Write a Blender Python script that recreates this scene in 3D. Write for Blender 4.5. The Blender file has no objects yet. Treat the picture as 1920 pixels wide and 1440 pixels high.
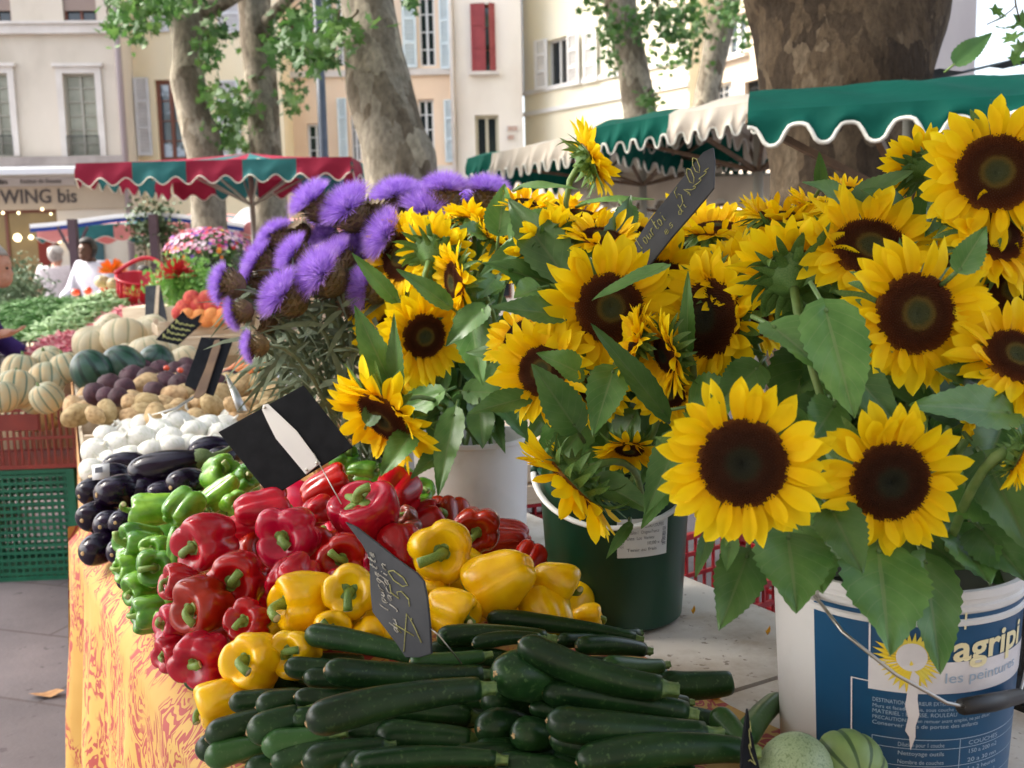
import bpy, math, random
from mathutils import Vector, Matrix, noise
from math import sin, cos, pi, radians, sqrt, atan2, hypot
rnd = random.Random(11)
scn = bpy.context.scene
COL = scn.collection
V = Vector
# ------------------------------------------------------------------ camera
FPX = 1900.0
CAM = V((0, 0, 1.55))
PITCH, ROLL = radians(7.3), radians(1.3)
_f = V((0, cos(PITCH), -sin(PITCH))); _r0 = V((1, 0, 0)); _u0 = _r0.cross(_f)
CF = _f
CR = _r0 * cos(ROLL) - _u0 * sin(ROLL)
CU = _r0 * sin(ROLL) + _u0 * cos(ROLL)
cam = bpy.data.objects.new('camera', bpy.data.cameras.new('camera'))
COL.objects.link(cam)
cam.matrix_world = Matrix(((CR.x, CU.x, -CF.x, CAM.x), (CR.y, CU.y, -CF.y, CAM.y), (CR.z, CU.z, -CF.z, CAM.z), (0, 0, 0, 1)))
cam.data.sensor_width = 36; cam.data.lens = 36 * FPX / 1920
cam.data.clip_start = 0.05; cam.data.clip_end = 500
cam.data.dof.use_dof = True; cam.data.dof.focus_distance = 1.55; cam.data.dof.aperture_fstop = 7.0
scn.camera = cam

def ray(px, py):
    return CF + CR * ((px - 960) / FPX) - CU * ((py - 720) / FPX)
def P(px, py, d):            # a photo pixel at a distance along the viewing axis
    return CAM + ray(px, py) * d
def G(px, py, z):            # where the ray through a photo pixel meets height z
    r = ray(px, py)
    return CAM + r * ((z - CAM.z) / r.z)
def depth(p): return (p - CAM).dot(CF)
def CD(r, u, t):             # direction: right, up, towards the viewer
    return (CR * r + CU * u - CF * t).normalized()

def frame(z, roll=0.0):
    z = z.normalized()
    h = V((0, 0, 1)) if abs(z.z) < .92 else V((0, 1, 0))
    x = h.cross(z).normalized(); y = z.cross(x)
    x2 = x * cos(roll) + y * sin(roll); y2 = z.cross(x2)
    return Matrix(((x2.x, y2.x, z.x), (x2.y, y2.y, z.y), (x2.z, y2.z, z.z)))

# ------------------------------------------------------------------ tags
def tag(o, label=None, cat=None, group=None, kind=None):
    if label: o['label'] = label
    if cat: o['category'] = cat
    if group: o['group'] = group
    if kind: o['kind'] = kind
    return o
def empty(name, loc, label=None, cat=None, group=None):
    o = bpy.data.objects.new(name, None); COL.objects.link(o)
    o.location = loc; o.empty_display_size = .05
    return tag(o, label, cat, group)
def link(name, me, parent=None, M=None):
    o = bpy.data.objects.new(name, me); COL.objects.link(o)
    if parent: o.parent = parent
    if M is not None: o.matrix_local = M
    return o
def TRS(loc, rot3, s=(1, 1, 1)):
    if not hasattr(s, '__len__'): s = (s, s, s)
    return Matrix.Translation(loc) @ rot3.to_4x4() @ Matrix.Diagonal((s[0], s[1], s[2], 1))

# ------------------------------------------------------------------ mesh builder
class MB:
    def __init__(s): s.v = []; s.f = []; s.m = []; s.uv = None
    def add(s, vs, fs, mi=0):
        b = len(s.v); s.v += [V(q) for q in vs]
        for f in fs: s.f.append([b + i for i in f]); s.m.append(mi)
    def box(s, lo, hi, mi=0, M=None):
        (a, b, c), (d, e, f) = lo, hi
        vs = [V(q) for q in ((a,b,c),(d,b,c),(d,e,c),(a,e,c),(a,b,f),(d,b,f),(d,e,f),(a,e,f))]
        if M is not None: vs = [M @ q for q in vs]
        s.add(vs, [(0,3,2,1),(4,5,6,7),(0,1,5,4),(1,2,6,5),(2,3,7,6),(3,0,4,7)], mi)
    def bar(s, p, q, w, h=None, mi=0, up=None):
        p, q = V(p), V(q); h = h or w; z = (q - p); L = z.length; z.normalize()
        up = V(up) if up else (V((0,0,1)) if abs(z.z) < .9 else V((0,1,0)))
        x = up.cross(z).normalized(); y = z.cross(x)
        M = Matrix(((x.x,y.x,z.x,p.x),(x.y,y.y,z.y,p.y),(x.z,y.z,z.z,p.z),(0,0,0,1)))
        s.box((-w/2,-h/2,0),(w/2,h/2,L), mi, M)
    def tube(s, pts, rad, n=8, mi=0, cap=True, flat=1.0):
        pts = [V(p) for p in pts]; k = len(pts)
        if not hasattr(rad, '__len__'): rad = [rad] * k
        t0 = (pts[1] - pts[0]).normalized()
        ref = V((0,0,1)) if abs(t0.z) < .9 else V((1,0,0))
        x = ref.cross(t0).normalized(); vs = []
        for i in range(k):
            t = (pts[min(i+1,k-1)] - pts[max(i-1,0)]).normalized()
            x = (x - t * x.dot(t)).normalized(); y = t.cross(x)
            for j in range(n):
                a = 2*pi*j/n
                vs.append(pts[i] + (x*cos(a) + y*sin(a)*flat)*rad[i])
        fs = [(i*n+j, i*n+(j+1)%n, (i+1)*n+(j+1)%n, (i+1)*n+j) for i in range(k-1) for j in range(n)]
        if cap:
            fs.append(tuple(range(n-1,-1,-1))); fs.append(tuple((k-1)*n+j for j in range(n)))
        s.add(vs, fs, mi)
    def lathe(s, prof, n=32, mi=0, M=None, close=False):
        vs = []
        for r, z in prof:
            for j in range(n):
                a = 2*pi*j/n; vs.append(V((r*cos(a), r*sin(a), z)))
        if M is not None: vs = [M @ q for q in vs]
        k = len(prof)
        fs = [(i*n+j, i*n+(j+1)%n, (i+1)*n+(j+1)%n, (i+1)*n+j) for i in range(k-1) for j in range(n)]
        if close: fs += [tuple(range(n-1,-1,-1)), tuple((k-1)*n+j for j in range(n))]
        s.add(vs, fs, mi)
    def grid(s, fn, nu, nv, mi=0, wrap=False):
        vs = [fn(i/nu, j/nv) for i in range(nu+1) for j in range(nv+1)]
        fs = [(i*(nv+1)+j, (i+1)*(nv+1)+j, (i+1)*(nv+1)+j+1, i*(nv+1)+j+1) for i in range(nu) for j in range(nv)]
        s.add(vs, fs, mi)
    def slab(s, poly, nrm, th, mi=0):      # a flat outline given thickness along -nrm
        poly = [V(p) for p in poly]; n = len(poly); o = V(nrm).normalized()*th
        s.add(poly + [p - o for p in poly], [tuple(range(n)), tuple(range(2*n-1, n-1, -1))] +
              [(i, i+n, (i+1)%n+n, (i+1)%n) for i in range(n)], mi)
    def mesh(s, name, mats, smooth=True, org=None, angle=None):
        me = bpy.data.meshes.new(name)
        vs = [q - org for q in s.v] if org is not None else s.v
        me.from_pydata([tuple(q) for q in vs], [], s.f)
        if not isinstance(mats, (list, tuple)): mats = [mats]
        for m in mats: me.materials.append(m)
        if len(mats) > 1: me.polygons.foreach_set('material_index', s.m)
        if s.uv:
            ul = me.uv_layers.new(name='uv'); n_ = len(s.uv)
            for lp in me.loops: ul.data[lp.index].uv = s.uv[lp.vertex_index] if lp.vertex_index < n_ else (.5, 0)
        if smooth:
            me.shade_smooth()
            if angle: me.set_sharp_from_angle(angle=radians(angle))
        me.update(); return me
    def build(s, name, mats, parent=None, smooth=True, angle=None, at=None):
        org = None
        if parent is not None:
            org = parent.matrix_basis.translation.copy()
            if parent.parent: org += parent.parent.matrix_basis.translation
        if at is not None:
            o = link(name, s.mesh(name, mats, smooth, V(at), angle), None); o.location = at; return o
        return link(name, s.mesh(name, mats, smooth, org, angle), parent)

def bez(a, b, c, n=8):
    a, b, c = V(a), V(b), V(c)
    return [a*((1-t)**2) + b*(2*t*(1-t)) + c*(t*t) for t in [i/n for i in range(n+1)]]

def text_mb(txt, size=1.0, shear=0, ext=0.0, bold=0.0):   # flat letter shapes as a mesh (x along, y up)
    cu = bpy.data.curves.new('t', 'FONT'); cu.body = txt; cu.size = size; cu.shear = shear; cu.extrude = ext; cu.offset = bold
    cu.align_x = 'LEFT'; cu.resolution_u = 3
    o = bpy.data.objects.new('t', cu); COL.objects.link(o)
    dg = bpy.context.evaluated_depsgraph_get()
    me = bpy.data.meshes.new_from_object(o.evaluated_get(dg))
    vs = [v.co.copy() for v in me.vertices]; fs = [tuple(p.vertices) for p in me.polygons]
    bpy.data.objects.remove(o); bpy.data.meshes.remove(me); bpy.data.curves.remove(cu)
    return vs, fs

# ------------------------------------------------------------------ materials
def _nt(name):
    m = bpy.data.materials.new(name); m.use_nodes = True
    nt = m.node_tree; b = nt.nodes['Principled BSDF']
    return m, nt, b
def N(nt, t, **k):
    n = nt.nodes.new(t)
    for a, v in k.items():
        if a.startswith('i_'): n.inputs[a[2:].replace('_', ' ')].default_value = v
        else: setattr(n, a, v)
    return n
def ramp(nt, stops):
    r = nt.nodes.new('ShaderNodeValToRGB'); e = r.color_ramp.elements
    while len(e) < len(stops): e.new(.5)
    for i, (p, c) in enumerate(stops):
        e[i].position = p; e[i].color = (*c, 1)
    return r
def mat(name, c, rough=.6, c2=None, sc=20.0, bump=0.0, bsc=None, spec=.5, coat=0.0, trans=0.0, detail=4, metal=0, stretch=None, pos=(.35,.65), sss=0.0, vary=0.0, back=None, rv=0.0):
    m, nt, b = _nt(name); L = nt.links
    b.inputs['Roughness'].default_value = rough; b.inputs['Specular IOR Level'].default_value = spec
    b.inputs['Coat Weight'].default_value = coat; b.inputs['Coat Roughness'].default_value = .12
    b.inputs['Metallic'].default_value = metal
    tc = N(nt, 'ShaderNodeTexCoord'); vec = tc.outputs['Object']
    if stretch:
        mp = N(nt, 'ShaderNodeMapping'); mp.inputs['Scale'].default_value = stretch
        L.new(vec, mp.inputs[0]); vec = mp.outputs[0]
    out = None
    if c2:
        no = N(nt, 'ShaderNodeTexNoise', i_Scale=sc, i_Detail=detail); L.new(vec, no.inputs['Vector'])
        cols = [c, c2] if not isinstance(c2, list) else [c] + c2
        st = [(pos[0] + (pos[1]-pos[0])*i/(len(cols)-1), q) for i, q in enumerate(cols)]
        rp = ramp(nt, st); L.new(no.outputs[0], rp.inputs[0]); out = rp.outputs[0]
        if rv:
            mr = N(nt, 'ShaderNodeMapRange'); mr.inputs[3].default_value = rough - rv; mr.inputs[4].default_value = rough + rv
            L.new(no.outputs[0], mr.inputs[0]); L.new(mr.outputs[0], b.inputs['Roughness'])
    if vary or back:
        if out is None:
            rg = N(nt, 'ShaderNodeRGB'); rg.outputs[0].default_value = (*c, 1); out = rg.outputs[0]
        if vary:
            oi = N(nt, 'ShaderNodeObjectInfo'); hs = N(nt, 'ShaderNodeHueSaturation')
            mr = N(nt, 'ShaderNodeMapRange'); mr.inputs[3].default_value = 1 - vary; mr.inputs[4].default_value = 1 + vary
            L.new(oi.outputs['Random'], mr.inputs[0]); L.new(mr.outputs[0], hs.inputs['Value'])
            mh = N(nt, 'ShaderNodeMapRange'); mh.inputs[3].default_value = .5 + vary*.05; mh.inputs[4].default_value = .5 - vary*.05
            L.new(oi.outputs['Random'], mh.inputs[0]); L.new(mh.outputs[0], hs.inputs['Hue'])
            L.new(out, hs.inputs['Color']); out = hs.outputs[0]
        if back:
            ge = N(nt, 'ShaderNodeNewGeometry'); mx = N(nt, 'ShaderNodeMix', data_type='RGBA')
            L.new(ge.outputs['Backfacing'], mx.inputs[0]); L.new(out, mx.inputs[6]); mx.inputs[7].default_value = (*back, 1)
            out = mx.outputs[2]
    if out is not None: L.new(out, b.inputs['Base Color'])
    else: b.inputs['Base Color'].default_value = (*c, 1)
    if sss:
        b.inputs['Subsurface Weight'].default_value = sss; b.inputs['Subsurface Radius'].default_value = (.02,.01,.005); b.inputs['Subsurface Scale'].default_value = .3
    if bump:
        nb = N(nt, 'ShaderNodeTexNoise', i_Scale=bsc or sc*3, i_Detail=5); L.new(vec, nb.inputs['Vector'])
        bp = N(nt, 'ShaderNodeBump', i_Strength=bump, i_Distance=.02 if (bsc or sc*3) < 30 else .004); L.new(nb.outputs[0], bp.inputs['Height']); L.new(bp.outputs[0], b.inputs['Normal'])
    if trans:
        tr = N(nt, 'ShaderNodeBsdfTranslucent'); ms = N(nt, 'ShaderNodeMixShader'); ms.inputs[0].default_value = trans
        if out is not None: L.new(out, tr.inputs[0])
        else: tr.inputs[0].default_value = (*c, 1)
        L.new(b.outputs[0], ms.inputs[1]); L.new(tr.outputs[0], ms.inputs[2])
        L.new(ms.outputs[0], nt.nodes['Material Output'].inputs[0])
    return m
def emis(name, c, s):
    m, nt, b = _nt(name)
    b.inputs['Base Color'].default_value = (*c, 1); b.inputs['Emission Color'].default_value = (*c, 1); b.inputs['Emission Strength'].default_value = s
    return m

M = {}
M['red'] = mat('red_pepper_skin', (.32,.002,.009), .20, (.43,.006,.010), 3, vary=.2, coat=.12, spec=.4, bump=.05, bsc=60)
M['yellow'] = mat('yellow_pepper_skin', (.86,.47,.002), .22, (.92,.58,.004), 3, vary=.10, coat=.10, bump=.05, bsc=60)
M['green'] = mat('green_pepper_skin', (.065,.21,.012), .24, (.17,.36,.03), 2.5, vary=.28, coat=.2, bump=.06, bsc=50)
M['brownred'] = mat('brown_pepper_skin', (.10,.035,.015), .28, (.28,.03,.02), 9, coat=.3)
M['stem'] = mat('pepper_stem', (.10,.20,.03), .5, (.20,.30,.06), 60, vary=.2)
M['stemcut'] = mat('pale_cut_stem', (.55,.50,.30), .6)
M['aub'] = mat('aubergine_skin', (.005,.002,.010), .15, (.010,.004,.016), 5, spec=.32, vary=.25, bump=.04, bsc=30)
M['calyx'] = mat('aubergine_calyx', (.05,.09,.02), .5, (.13,.17,.06), 40)
M['cscar'] = mat('blossom_scar', (.42,.30,.14), .8, (.28,.16,.07), 300)
M['cstem'] = mat('courgette_stem', (.07,.14,.03), .55, (.16,.24,.07), 120, vary=.3)
M['onion'] = mat('white_onion_skin', (.52,.56,.38), .38, [(.72,.70,.62),(.78,.76,.70),(.60,.50,.40)], 5, bump=.25, bsc=14, stretch=(3,3,.35), vary=.10, coat=.15, pos=(.28,.80))
M['roots'] = mat('onion_roots', (.45,.36,.22), .9)
M['potato'] = mat('potato_skin', (.28,.17,.075), .75, [(.44,.29,.13),(.54,.38,.19)], 5, bump=.35, bsc=40, vary=.18, pos=(.3,.62), detail=7)
M['beet'] = mat('beetroot_skin', (.035,.008,.014), .65, (.075,.020,.030), 6, bump=.3, bsc=50, vary=.25)
M['carrot'] = mat('carrot_skin', (.72,.20,.04), .5, (.62,.16,.03), 60, vary=.1, bump=.1, bsc=150)
M['peach'] = mat('peach_skin', (.50,.06,.05), .8, [(.58,.10,.06),(.75,.28,.12)], 4, vary=.15, pos=(.42,.72))
M['apricot'] = mat('apricot_skin', (.80,.34,.08), .75, (.70,.18,.05), 14, vary=.1)
M['tomato'] = mat('tomato_skin', (.62,.05,.02), .25, (.70,.10,.03), 10, coat=.3)
M['petal'] = None
M['leaf'] = None
M['bract'] = mat('sunflower_bracts', (.07,.17,.03), .55, (.13,.24,.06), 40, trans=.1)
M['sstem'] = mat('sunflower_stalk', (.10,.19,.04), .6, (.17,.25,.07), 50)
M['slate'] = mat('slate_board', (.005,.006,.008), .75, (.010,.011,.014), 35, bump=.05, bsc=80, spec=.12)
M['slate2'] = mat('grey_slate', (.032,.036,.044), .6, (.058,.062,.070), 14, bump=.08, bsc=60, spec=.25)
M['chalkw'] = mat('white_chalk', (.42,.41,.36), .9, (.24,.23,.21), 250)
M['chalky'] = mat('yellow_chalk', (.40,.39,.13), .9, (.20,.20,.08), 250)
M['wplast'] = mat('white_plastic', (.74,.74,.72), .45, (.66,.66,.66), 5, rv=.08)
M['steel'] = mat('steel_wire', (.42,.40,.36), .35, metal=.9)
M['dsteel'] = mat('dark_wire', (.05,.05,.05), .4, metal=.6)
M['wood'] = mat('crate_wood', (.50,.34,.18), .75, (.62,.46,.27), 8, stretch=(1,1,12), bump=.15, bsc=40)
M['wood2'] = mat('pale_crate_wood', (.66,.55,.40), .75, (.56,.43,.29), 8, stretch=(1,1,12), bump=.15, bsc=40)
M['owood'] = mat('orange_crate_wood', (.48,.25,.08), .7, (.58,.34,.13), 10, stretch=(1,1,10))
M['dwood'] = mat('dark_wood', (.12,.07,.04), .6, (.20,.12,.06), 14)
M['redcr'] = mat('brick_red_plastic', (.17,.022,.015), .45, (.22,.03,.02), 12)
M['greencr'] = mat('green_plastic', (.004,.095,.050), .4, (.008,.125,.068), 9)
M['redpl'] = mat('red_plastic', (.50,.012,.03), .35)
M['crim'] = mat('crimson_plastic', (.33,.012,.02), .4, (.26,.01,.016), 12)
M['tancr'] = mat('tan_plastic', (.52,.37,.17), .55, (.44,.30,.13), 15)
M['blackcr'] = mat('black_plastic', (.012,.012,.013), .5)
M['gbucket'] = mat('green_bucket_plastic', (.003,.036,.018), .35, (.006,.050,.026), 5, rv=.08)
M['wbucket'] = mat('white_bucket_plastic', (.66,.65,.64), .42, [(.60,.59,.57),(.44,.40,.36)], 9, vary=.03, rv=.1, pos=(.5,.80), detail=8)
M['dark'] = mat('dark_water', (.01,.012,.01), .2)
M['blue'] = mat('blue_label_print', (.006,.062,.15), .38, (.010,.078,.18), 6)
M['cream'] = mat('cream_print', (.78,.70,.42), .5)
M['white'] = mat('white_print', (.72,.70,.72), .5, (.62,.60,.62), 20)
M['lblue'] = mat('pale_blue_print', (.34,.45,.58), .5)
M['ylogo'] = mat('yellow_print', (.78,.56,.02), .5, (.70,.62,.10), 30)
M['paper'] = mat('paper_label', (.66,.68,.70), .6)
M['grey'] = mat('grey_print', (.12,.13,.16), .6)
M['board'] = None
M['tealc'] = mat('teal_canvas', (.024,.125,.135), .75, (.038,.16,.17), 3, trans=.12, spec=.1)
M['redc'] = mat('wine_canvas', (.235,.016,.042), .75, (.29,.024,.056), 3, trans=.12, spec=.1)
M['greenc'] = mat('green_canvas', (.003,.085,.062), .75, (.005,.105,.075), 3, trans=.04, bump=.2, bsc=8, spec=.1)
M['creamc'] = mat('cream_canvas', (.70,.62,.52), .75, (.62,.54,.45), 3, trans=.10, bump=.2, bsc=8)
M['trim'] = mat('canvas_trim', (.72,.70,.62), .7)
M['pinkc'] = mat('faded_pink_canvas', (.62,.24,.22), .8, (.55,.2,.2), 3, trans=.2)
M['whitec'] = mat('white_canvas', (.74,.75,.78), .7, trans=.25)
M['bluec'] = mat('blue_canvas', (.03,.06,.26), .7, spec=.1)
M['alum'] = mat('parasol_pole', (.40,.38,.33), .4, metal=.3)
M['post'] = mat('brown_post', (.07,.035,.05), .5)
M['lamp'] = mat('lamp_post_paint', (.055,.075,.11), .45, (.08,.10,.14), 8)
M['skin'] = mat('skin', (.50,.25,.17), .55, (.42,.19,.12), 30)
M['dskin'] = mat('dark_skin', (.13,.06,.035), .5)
M['hair'] = mat('grey_hair', (.42,.38,.35), .7, (.25,.22,.20), 60, stretch=(1,1,.2))
M['dhair'] = mat('dark_hair', (.02,.015,.012), .6)
M['purple'] = mat('purple_cloth', (.035,.018,.10), .85, (.055,.03,.14), 10, spec=.1)
M['wshirt'] = mat('white_cloth', (.66,.64,.72), .8, (.56,.54,.64), 8)
M['khaki'] = mat('khaki_cloth', (.46,.42,.33), .8, (.40,.36,.28), 8)
M['jeans'] = mat('dark_cloth', (.03,.035,.06), .8)
M['capc'] = mat('pale_cap', (.50,.48,.45), .8)
SKY, SUN, SUN_ANG, EXPO = .15, 2.2, 20, 2.0
# ------------------------------------------------------------------ special materials
def zuc_mat(name, a, b_, sp):
    m, nt, b = _nt(name); L = nt.links
    tc = N(nt, 'ShaderNodeTexCoord'); oi = N(nt, 'ShaderNodeObjectInfo')
    n1 = N(nt, 'ShaderNodeTexNoise', i_Scale=14, i_Detail=3); L.new(tc.outputs['Object'], n1.inputs['Vector'])
    r1 = ramp(nt, [(.3, a), (.7, b_)]); L.new(n1.outputs[0], r1.inputs[0])
    vo = N(nt, 'ShaderNodeTexNoise', i_Scale=190, i_Detail=2); L.new(tc.outputs['Object'], vo.inputs['Vector'])
    r2 = ramp(nt, [(.60, (0,0,0)), (.72, (1,1,1))]); L.new(vo.outputs[0], r2.inputs[0])
    mu = N(nt, 'ShaderNodeMath', operation='MULTIPLY'); mu.inputs[1].default_value = .6; L.new(r2.outputs[0], mu.inputs[0])
    mx = N(nt, 'ShaderNodeMix', data_type='RGBA'); L.new(mu.outputs[0], mx.inputs[0]); L.new(r1.outputs[0], mx.inputs[6]); mx.inputs[7].default_value = (*sp, 1)
    # pale scratches
    n3 = N(nt, 'ShaderNodeTexNoise', i_Scale=45, i_Detail=6); n3.inputs['Distortion'].default_value = 2; L.new(tc.outputs['Object'], n3.inputs['Vector'])
    r3 = ramp(nt, [(.70, (0,0,0)), (.76, (1,1,1))]); L.new(n3.outputs[0], r3.inputs[0])
    m3 = N(nt, 'ShaderNodeMath', operation='MULTIPLY'); m3.inputs[1].default_value = .22; L.new(r3.outputs[0], m3.inputs[0])
    mx2 = N(nt, 'ShaderNodeMix', data_type='RGBA'); L.new(m3.outputs[0], mx2.inputs[0]); L.new(mx.outputs[2], mx2.inputs[6]); mx2.inputs[7].default_value = (.20,.22,.12,1)
    hs = N(nt, 'ShaderNodeHueSaturation'); mr = N(nt, 'ShaderNodeMapRange'); mr.inputs[3].default_value = .75; mr.inputs[4].default_value = 1.3
    L.new(oi.outputs['Random'], mr.inputs[0]); L.new(mr.outputs[0], hs.inputs['Value']); L.new(mx2.outputs[2], hs.inputs['Color'])
    L.new(hs.outputs[0], b.inputs['Base Color'])
    b.inputs['Specular IOR Level'].default_value = .28
    rr = N(nt, 'ShaderNodeMapRange'); rr.inputs[3].default_value = .24; rr.inputs[4].default_value = .42
    L.new(n1.outputs[0], rr.inputs[0]); L.new(rr.outputs[0], b.inputs['Roughness'])
    bp = N(nt, 'ShaderNodeBump', i_Strength=.12, i_Distance=.002); L.new(n3.outputs[0], bp.inputs['Height']); L.new(bp.outputs[0], b.inputs['Normal'])
    return m
M['zuc'] = zuc_mat('courgette_skin', (.004,.019,.006), (.016,.055,.013), (.07,.13,.045))
M['zuc2'] = zuc_mat('light_courgette_skin', (.022,.075,.018), (.035,.10,.024), (.07,.13,.05))
M['rzuc'] = mat('round_courgette_skin', (.22,.30,.15), .45, [(.30,.38,.22), (.14,.21,.09)], 30, bump=.1, bsc=60)

def radial_mat(name, stops, rough, nsc=40, namt=.12, bump=0.0, trans=0.0, spec=.4, inten=1.0):
    # colour by distance from the flower's own axis, in units of its own size
    m, nt, b = _nt(name); L = nt.links
    tc = N(nt, 'ShaderNodeTexCoord'); sx = N(nt, 'ShaderNodeSeparateXYZ'); L.new(tc.outputs['Object'], sx.inputs[0])
    cb = N(nt, 'ShaderNodeCombineXYZ'); L.new(sx.outputs[0], cb.inputs[0]); L.new(sx.outputs[1], cb.inputs[1])
    ln = N(nt, 'ShaderNodeVectorMath', operation='LENGTH'); L.new(cb.outputs[0], ln.inputs[0])
    no = N(nt, 'ShaderNodeTexNoise', i_Scale=nsc, i_Detail=3); L.new(tc.outputs['Object'], no.inputs['Vector'])
    ma = N(nt, 'ShaderNodeMath', operation='MULTIPLY_ADD'); L.new(no.outputs[0], ma.inputs[0]); ma.inputs[1].default_value = namt
    L.new(ln.outputs['Value'], ma.inputs[2])
    sb = N(nt, 'ShaderNodeMath', operation='SUBTRACT'); L.new(ma.outputs[0], sb.inputs[0]); sb.inputs[1].default_value = namt*.5
    rp = ramp(nt, stops); L.new(sb.outputs[0], rp.inputs[0]); L.new(rp.outputs[0], b.inputs['Base Color'])
    b.inputs['Roughness'].default_value = rough; b.inputs['Specular IOR Level'].default_value = spec
    if trans:
        tr = N(nt, 'ShaderNodeBsdfTranslucent'); L.new(rp.outputs[0], tr.inputs[0])
        ms = N(nt, 'ShaderNodeMixShader'); ms.inputs[0].default_value = trans
        L.new(b.outputs[0], ms.inputs[1]); L.new(tr.outputs[0], ms.inputs[2]); L.new(ms.outputs[0], nt.nodes['Material Output'].inputs[0])
    return m
M['petal'] = radial_mat('sunflower_petals', [(.0, (.88,.46,.0)), (.48, (.91,.52,.0)), (.66, (.95,.66,.003)), (1.0, (.97,.75,.012))], .6, 9, .25, trans=.35, spec=.15)
M['disc'] = radial_mat('sunflower_disc', [(.0, (.050,.060,.030)), (.24, (.048,.052,.018)), (.36, (.105,.070,.014)), (.46, (.055,.018,.005)), (.66, (.050,.014,.005)), (.88, (.095,.026,.007)), (1.0, (.19,.075,.010))], .8, 6, .12, spec=.15)
M['disc2'] = radial_mat('dark_sunflower_disc', [(.0, (.012,.014,.010)), (.30, (.020,.020,.010)), (.46, (.034,.012,.005)), (.66, (.038,.012,.005)), (.88, (.070,.020,.006)), (1.0, (.16,.060,.010))], .8, 6, .14, spec=.15)
M['tuft'] = mat('thistle_tuft', (.38,.20,.70), .85, [(.50,.30,.80), (.63,.44,.88)], 3, trans=.35, spec=.1)
M['scale'] = mat('thistle_scales', (.13,.06,.04), .6, [(.17,.14,.06), (.32,.19,.10)], 30)
M['tgreen'] = mat('thistle_stalk', (.10,.14,.08), .7, (.17,.21,.13), 30)

def cloth_mat():
    m, nt, b = _nt('printed_tablecloth'); L = nt.links
    tc = N(nt, 'ShaderNodeTexCoord')
    mp = N(nt, 'ShaderNodeMapping'); mp.inputs['Scale'].default_value = (1, 1, .55); L.new(tc.outputs['Object'], mp.inputs[0])
    n1 = N(nt, 'ShaderNodeTexNoise', i_Scale=17, i_Detail=2); n1.inputs['Distortion'].default_value = 1.2; L.new(mp.outputs[0], n1.inputs['Vector'])
    # contour rings of a warped noise give the marbled print
    mu = N(nt, 'ShaderNodeMath', operation='MULTIPLY'); mu.inputs[1].default_value = 44; L.new(n1.outputs[0], mu.inputs[0])
    sn = N(nt, 'ShaderNodeMath', operation='SINE'); L.new(mu.outputs[0], sn.inputs[0])
    n2 = N(nt, 'ShaderNodeTexNoise', i_Scale=11, i_Detail=2); L.new(mp.outputs[0], n2.inputs['Vector'])
    r1 = ramp(nt, [(.10, (0,0,0)), (.25, (1,1,1))]); L.new(sn.outputs[0], r1.inputs[0])
    r2 = ramp(nt, [(.40, (0,0,0)), (.46, (1,1,1))]); L.new(n2.outputs[0], r2.inputs[0])
    mm = N(nt, 'ShaderNodeMath', operation='MULTIPLY'); L.new(r1.outputs[0], mm.inputs[0]); L.new(r2.outputs[0], mm.inputs[1])
    n3 = N(nt, 'ShaderNodeTexNoise', i_Scale=5, i_Detail=3); L.new(tc.outputs['Object'], n3.inputs['Vector'])
    ry = ramp(nt, [(.35, (.45,.255,.055)), (.65, (.50,.31,.080))]); L.new(n3.outputs[0], ry.inputs[0])
    mx = N(nt, 'ShaderNodeMix', data_type='RGBA'); L.new(mm.outputs[0], mx.inputs[0]); L.new(ry.outputs[0], mx.inputs[6]); mx.inputs[7].default_value = (.33,.055,.048,1)
    L.new(mx.outputs[2], b.inputs['Base Color']); b.inputs['Roughness'].default_value = .75
    wv = N(nt, 'ShaderNodeTexNoise', i_Scale=7, i_Detail=3); L.new(tc.outputs['Object'], wv.inputs['Vector'])
    bp = N(nt, 'ShaderNodeBump', i_Strength=.3, i_Distance=.02); L.new(wv.outputs[0], bp.inputs['Height']); L.new(bp.outputs[0], b.inputs['Normal'])
    return m
M['cloth'] = cloth_mat()

def worn_mat(name, base, dirt, dark, sc):
    m, nt, b = _nt(name); L = nt.links
    tc = N(nt, 'ShaderNodeTexCoord')
    n1 = N(nt, 'ShaderNodeTexNoise', i_Scale=sc, i_Detail=6, i_Roughness=.65); L.new(tc.outputs['Object'], n1.inputs['Vector'])
    r1 = ramp(nt, [(.34, dirt), (.56, base)]); L.new(n1.outputs[0], r1.inputs[0])
    n2 = N(nt, 'ShaderNodeTexNoise', i_Scale=sc*9, i_Detail=3); L.new(tc.outputs['Object'], n2.inputs['Vector'])
    r2 = ramp(nt, [(.28, (1,1,1)), (.36, (0,0,0))]); L.new(n2.outputs[0], r2.inputs[0])
    mx = N(nt, 'ShaderNodeMix', data_type='RGBA'); L.new(r2.outputs[0], mx.inputs[0]); L.new(r1.outputs[0], mx.inputs[6]); mx.inputs[7].default_value = (*dark, 1)
    L.new(mx.outputs[2], b.inputs['Base Color']); b.inputs['Roughness'].default_value = .65
    bp = N(nt, 'ShaderNodeBump', i_Strength=.15, i_Distance=.004); L.new(n2.outputs[0], bp.inputs['Height']); L.new(bp.outputs[0], b.inputs['Normal'])
    return m
M['board'] = worn_mat('white_painted_board', (.58,.53,.47), (.40,.33,.26), (.24,.19,.15), 7)

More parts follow.
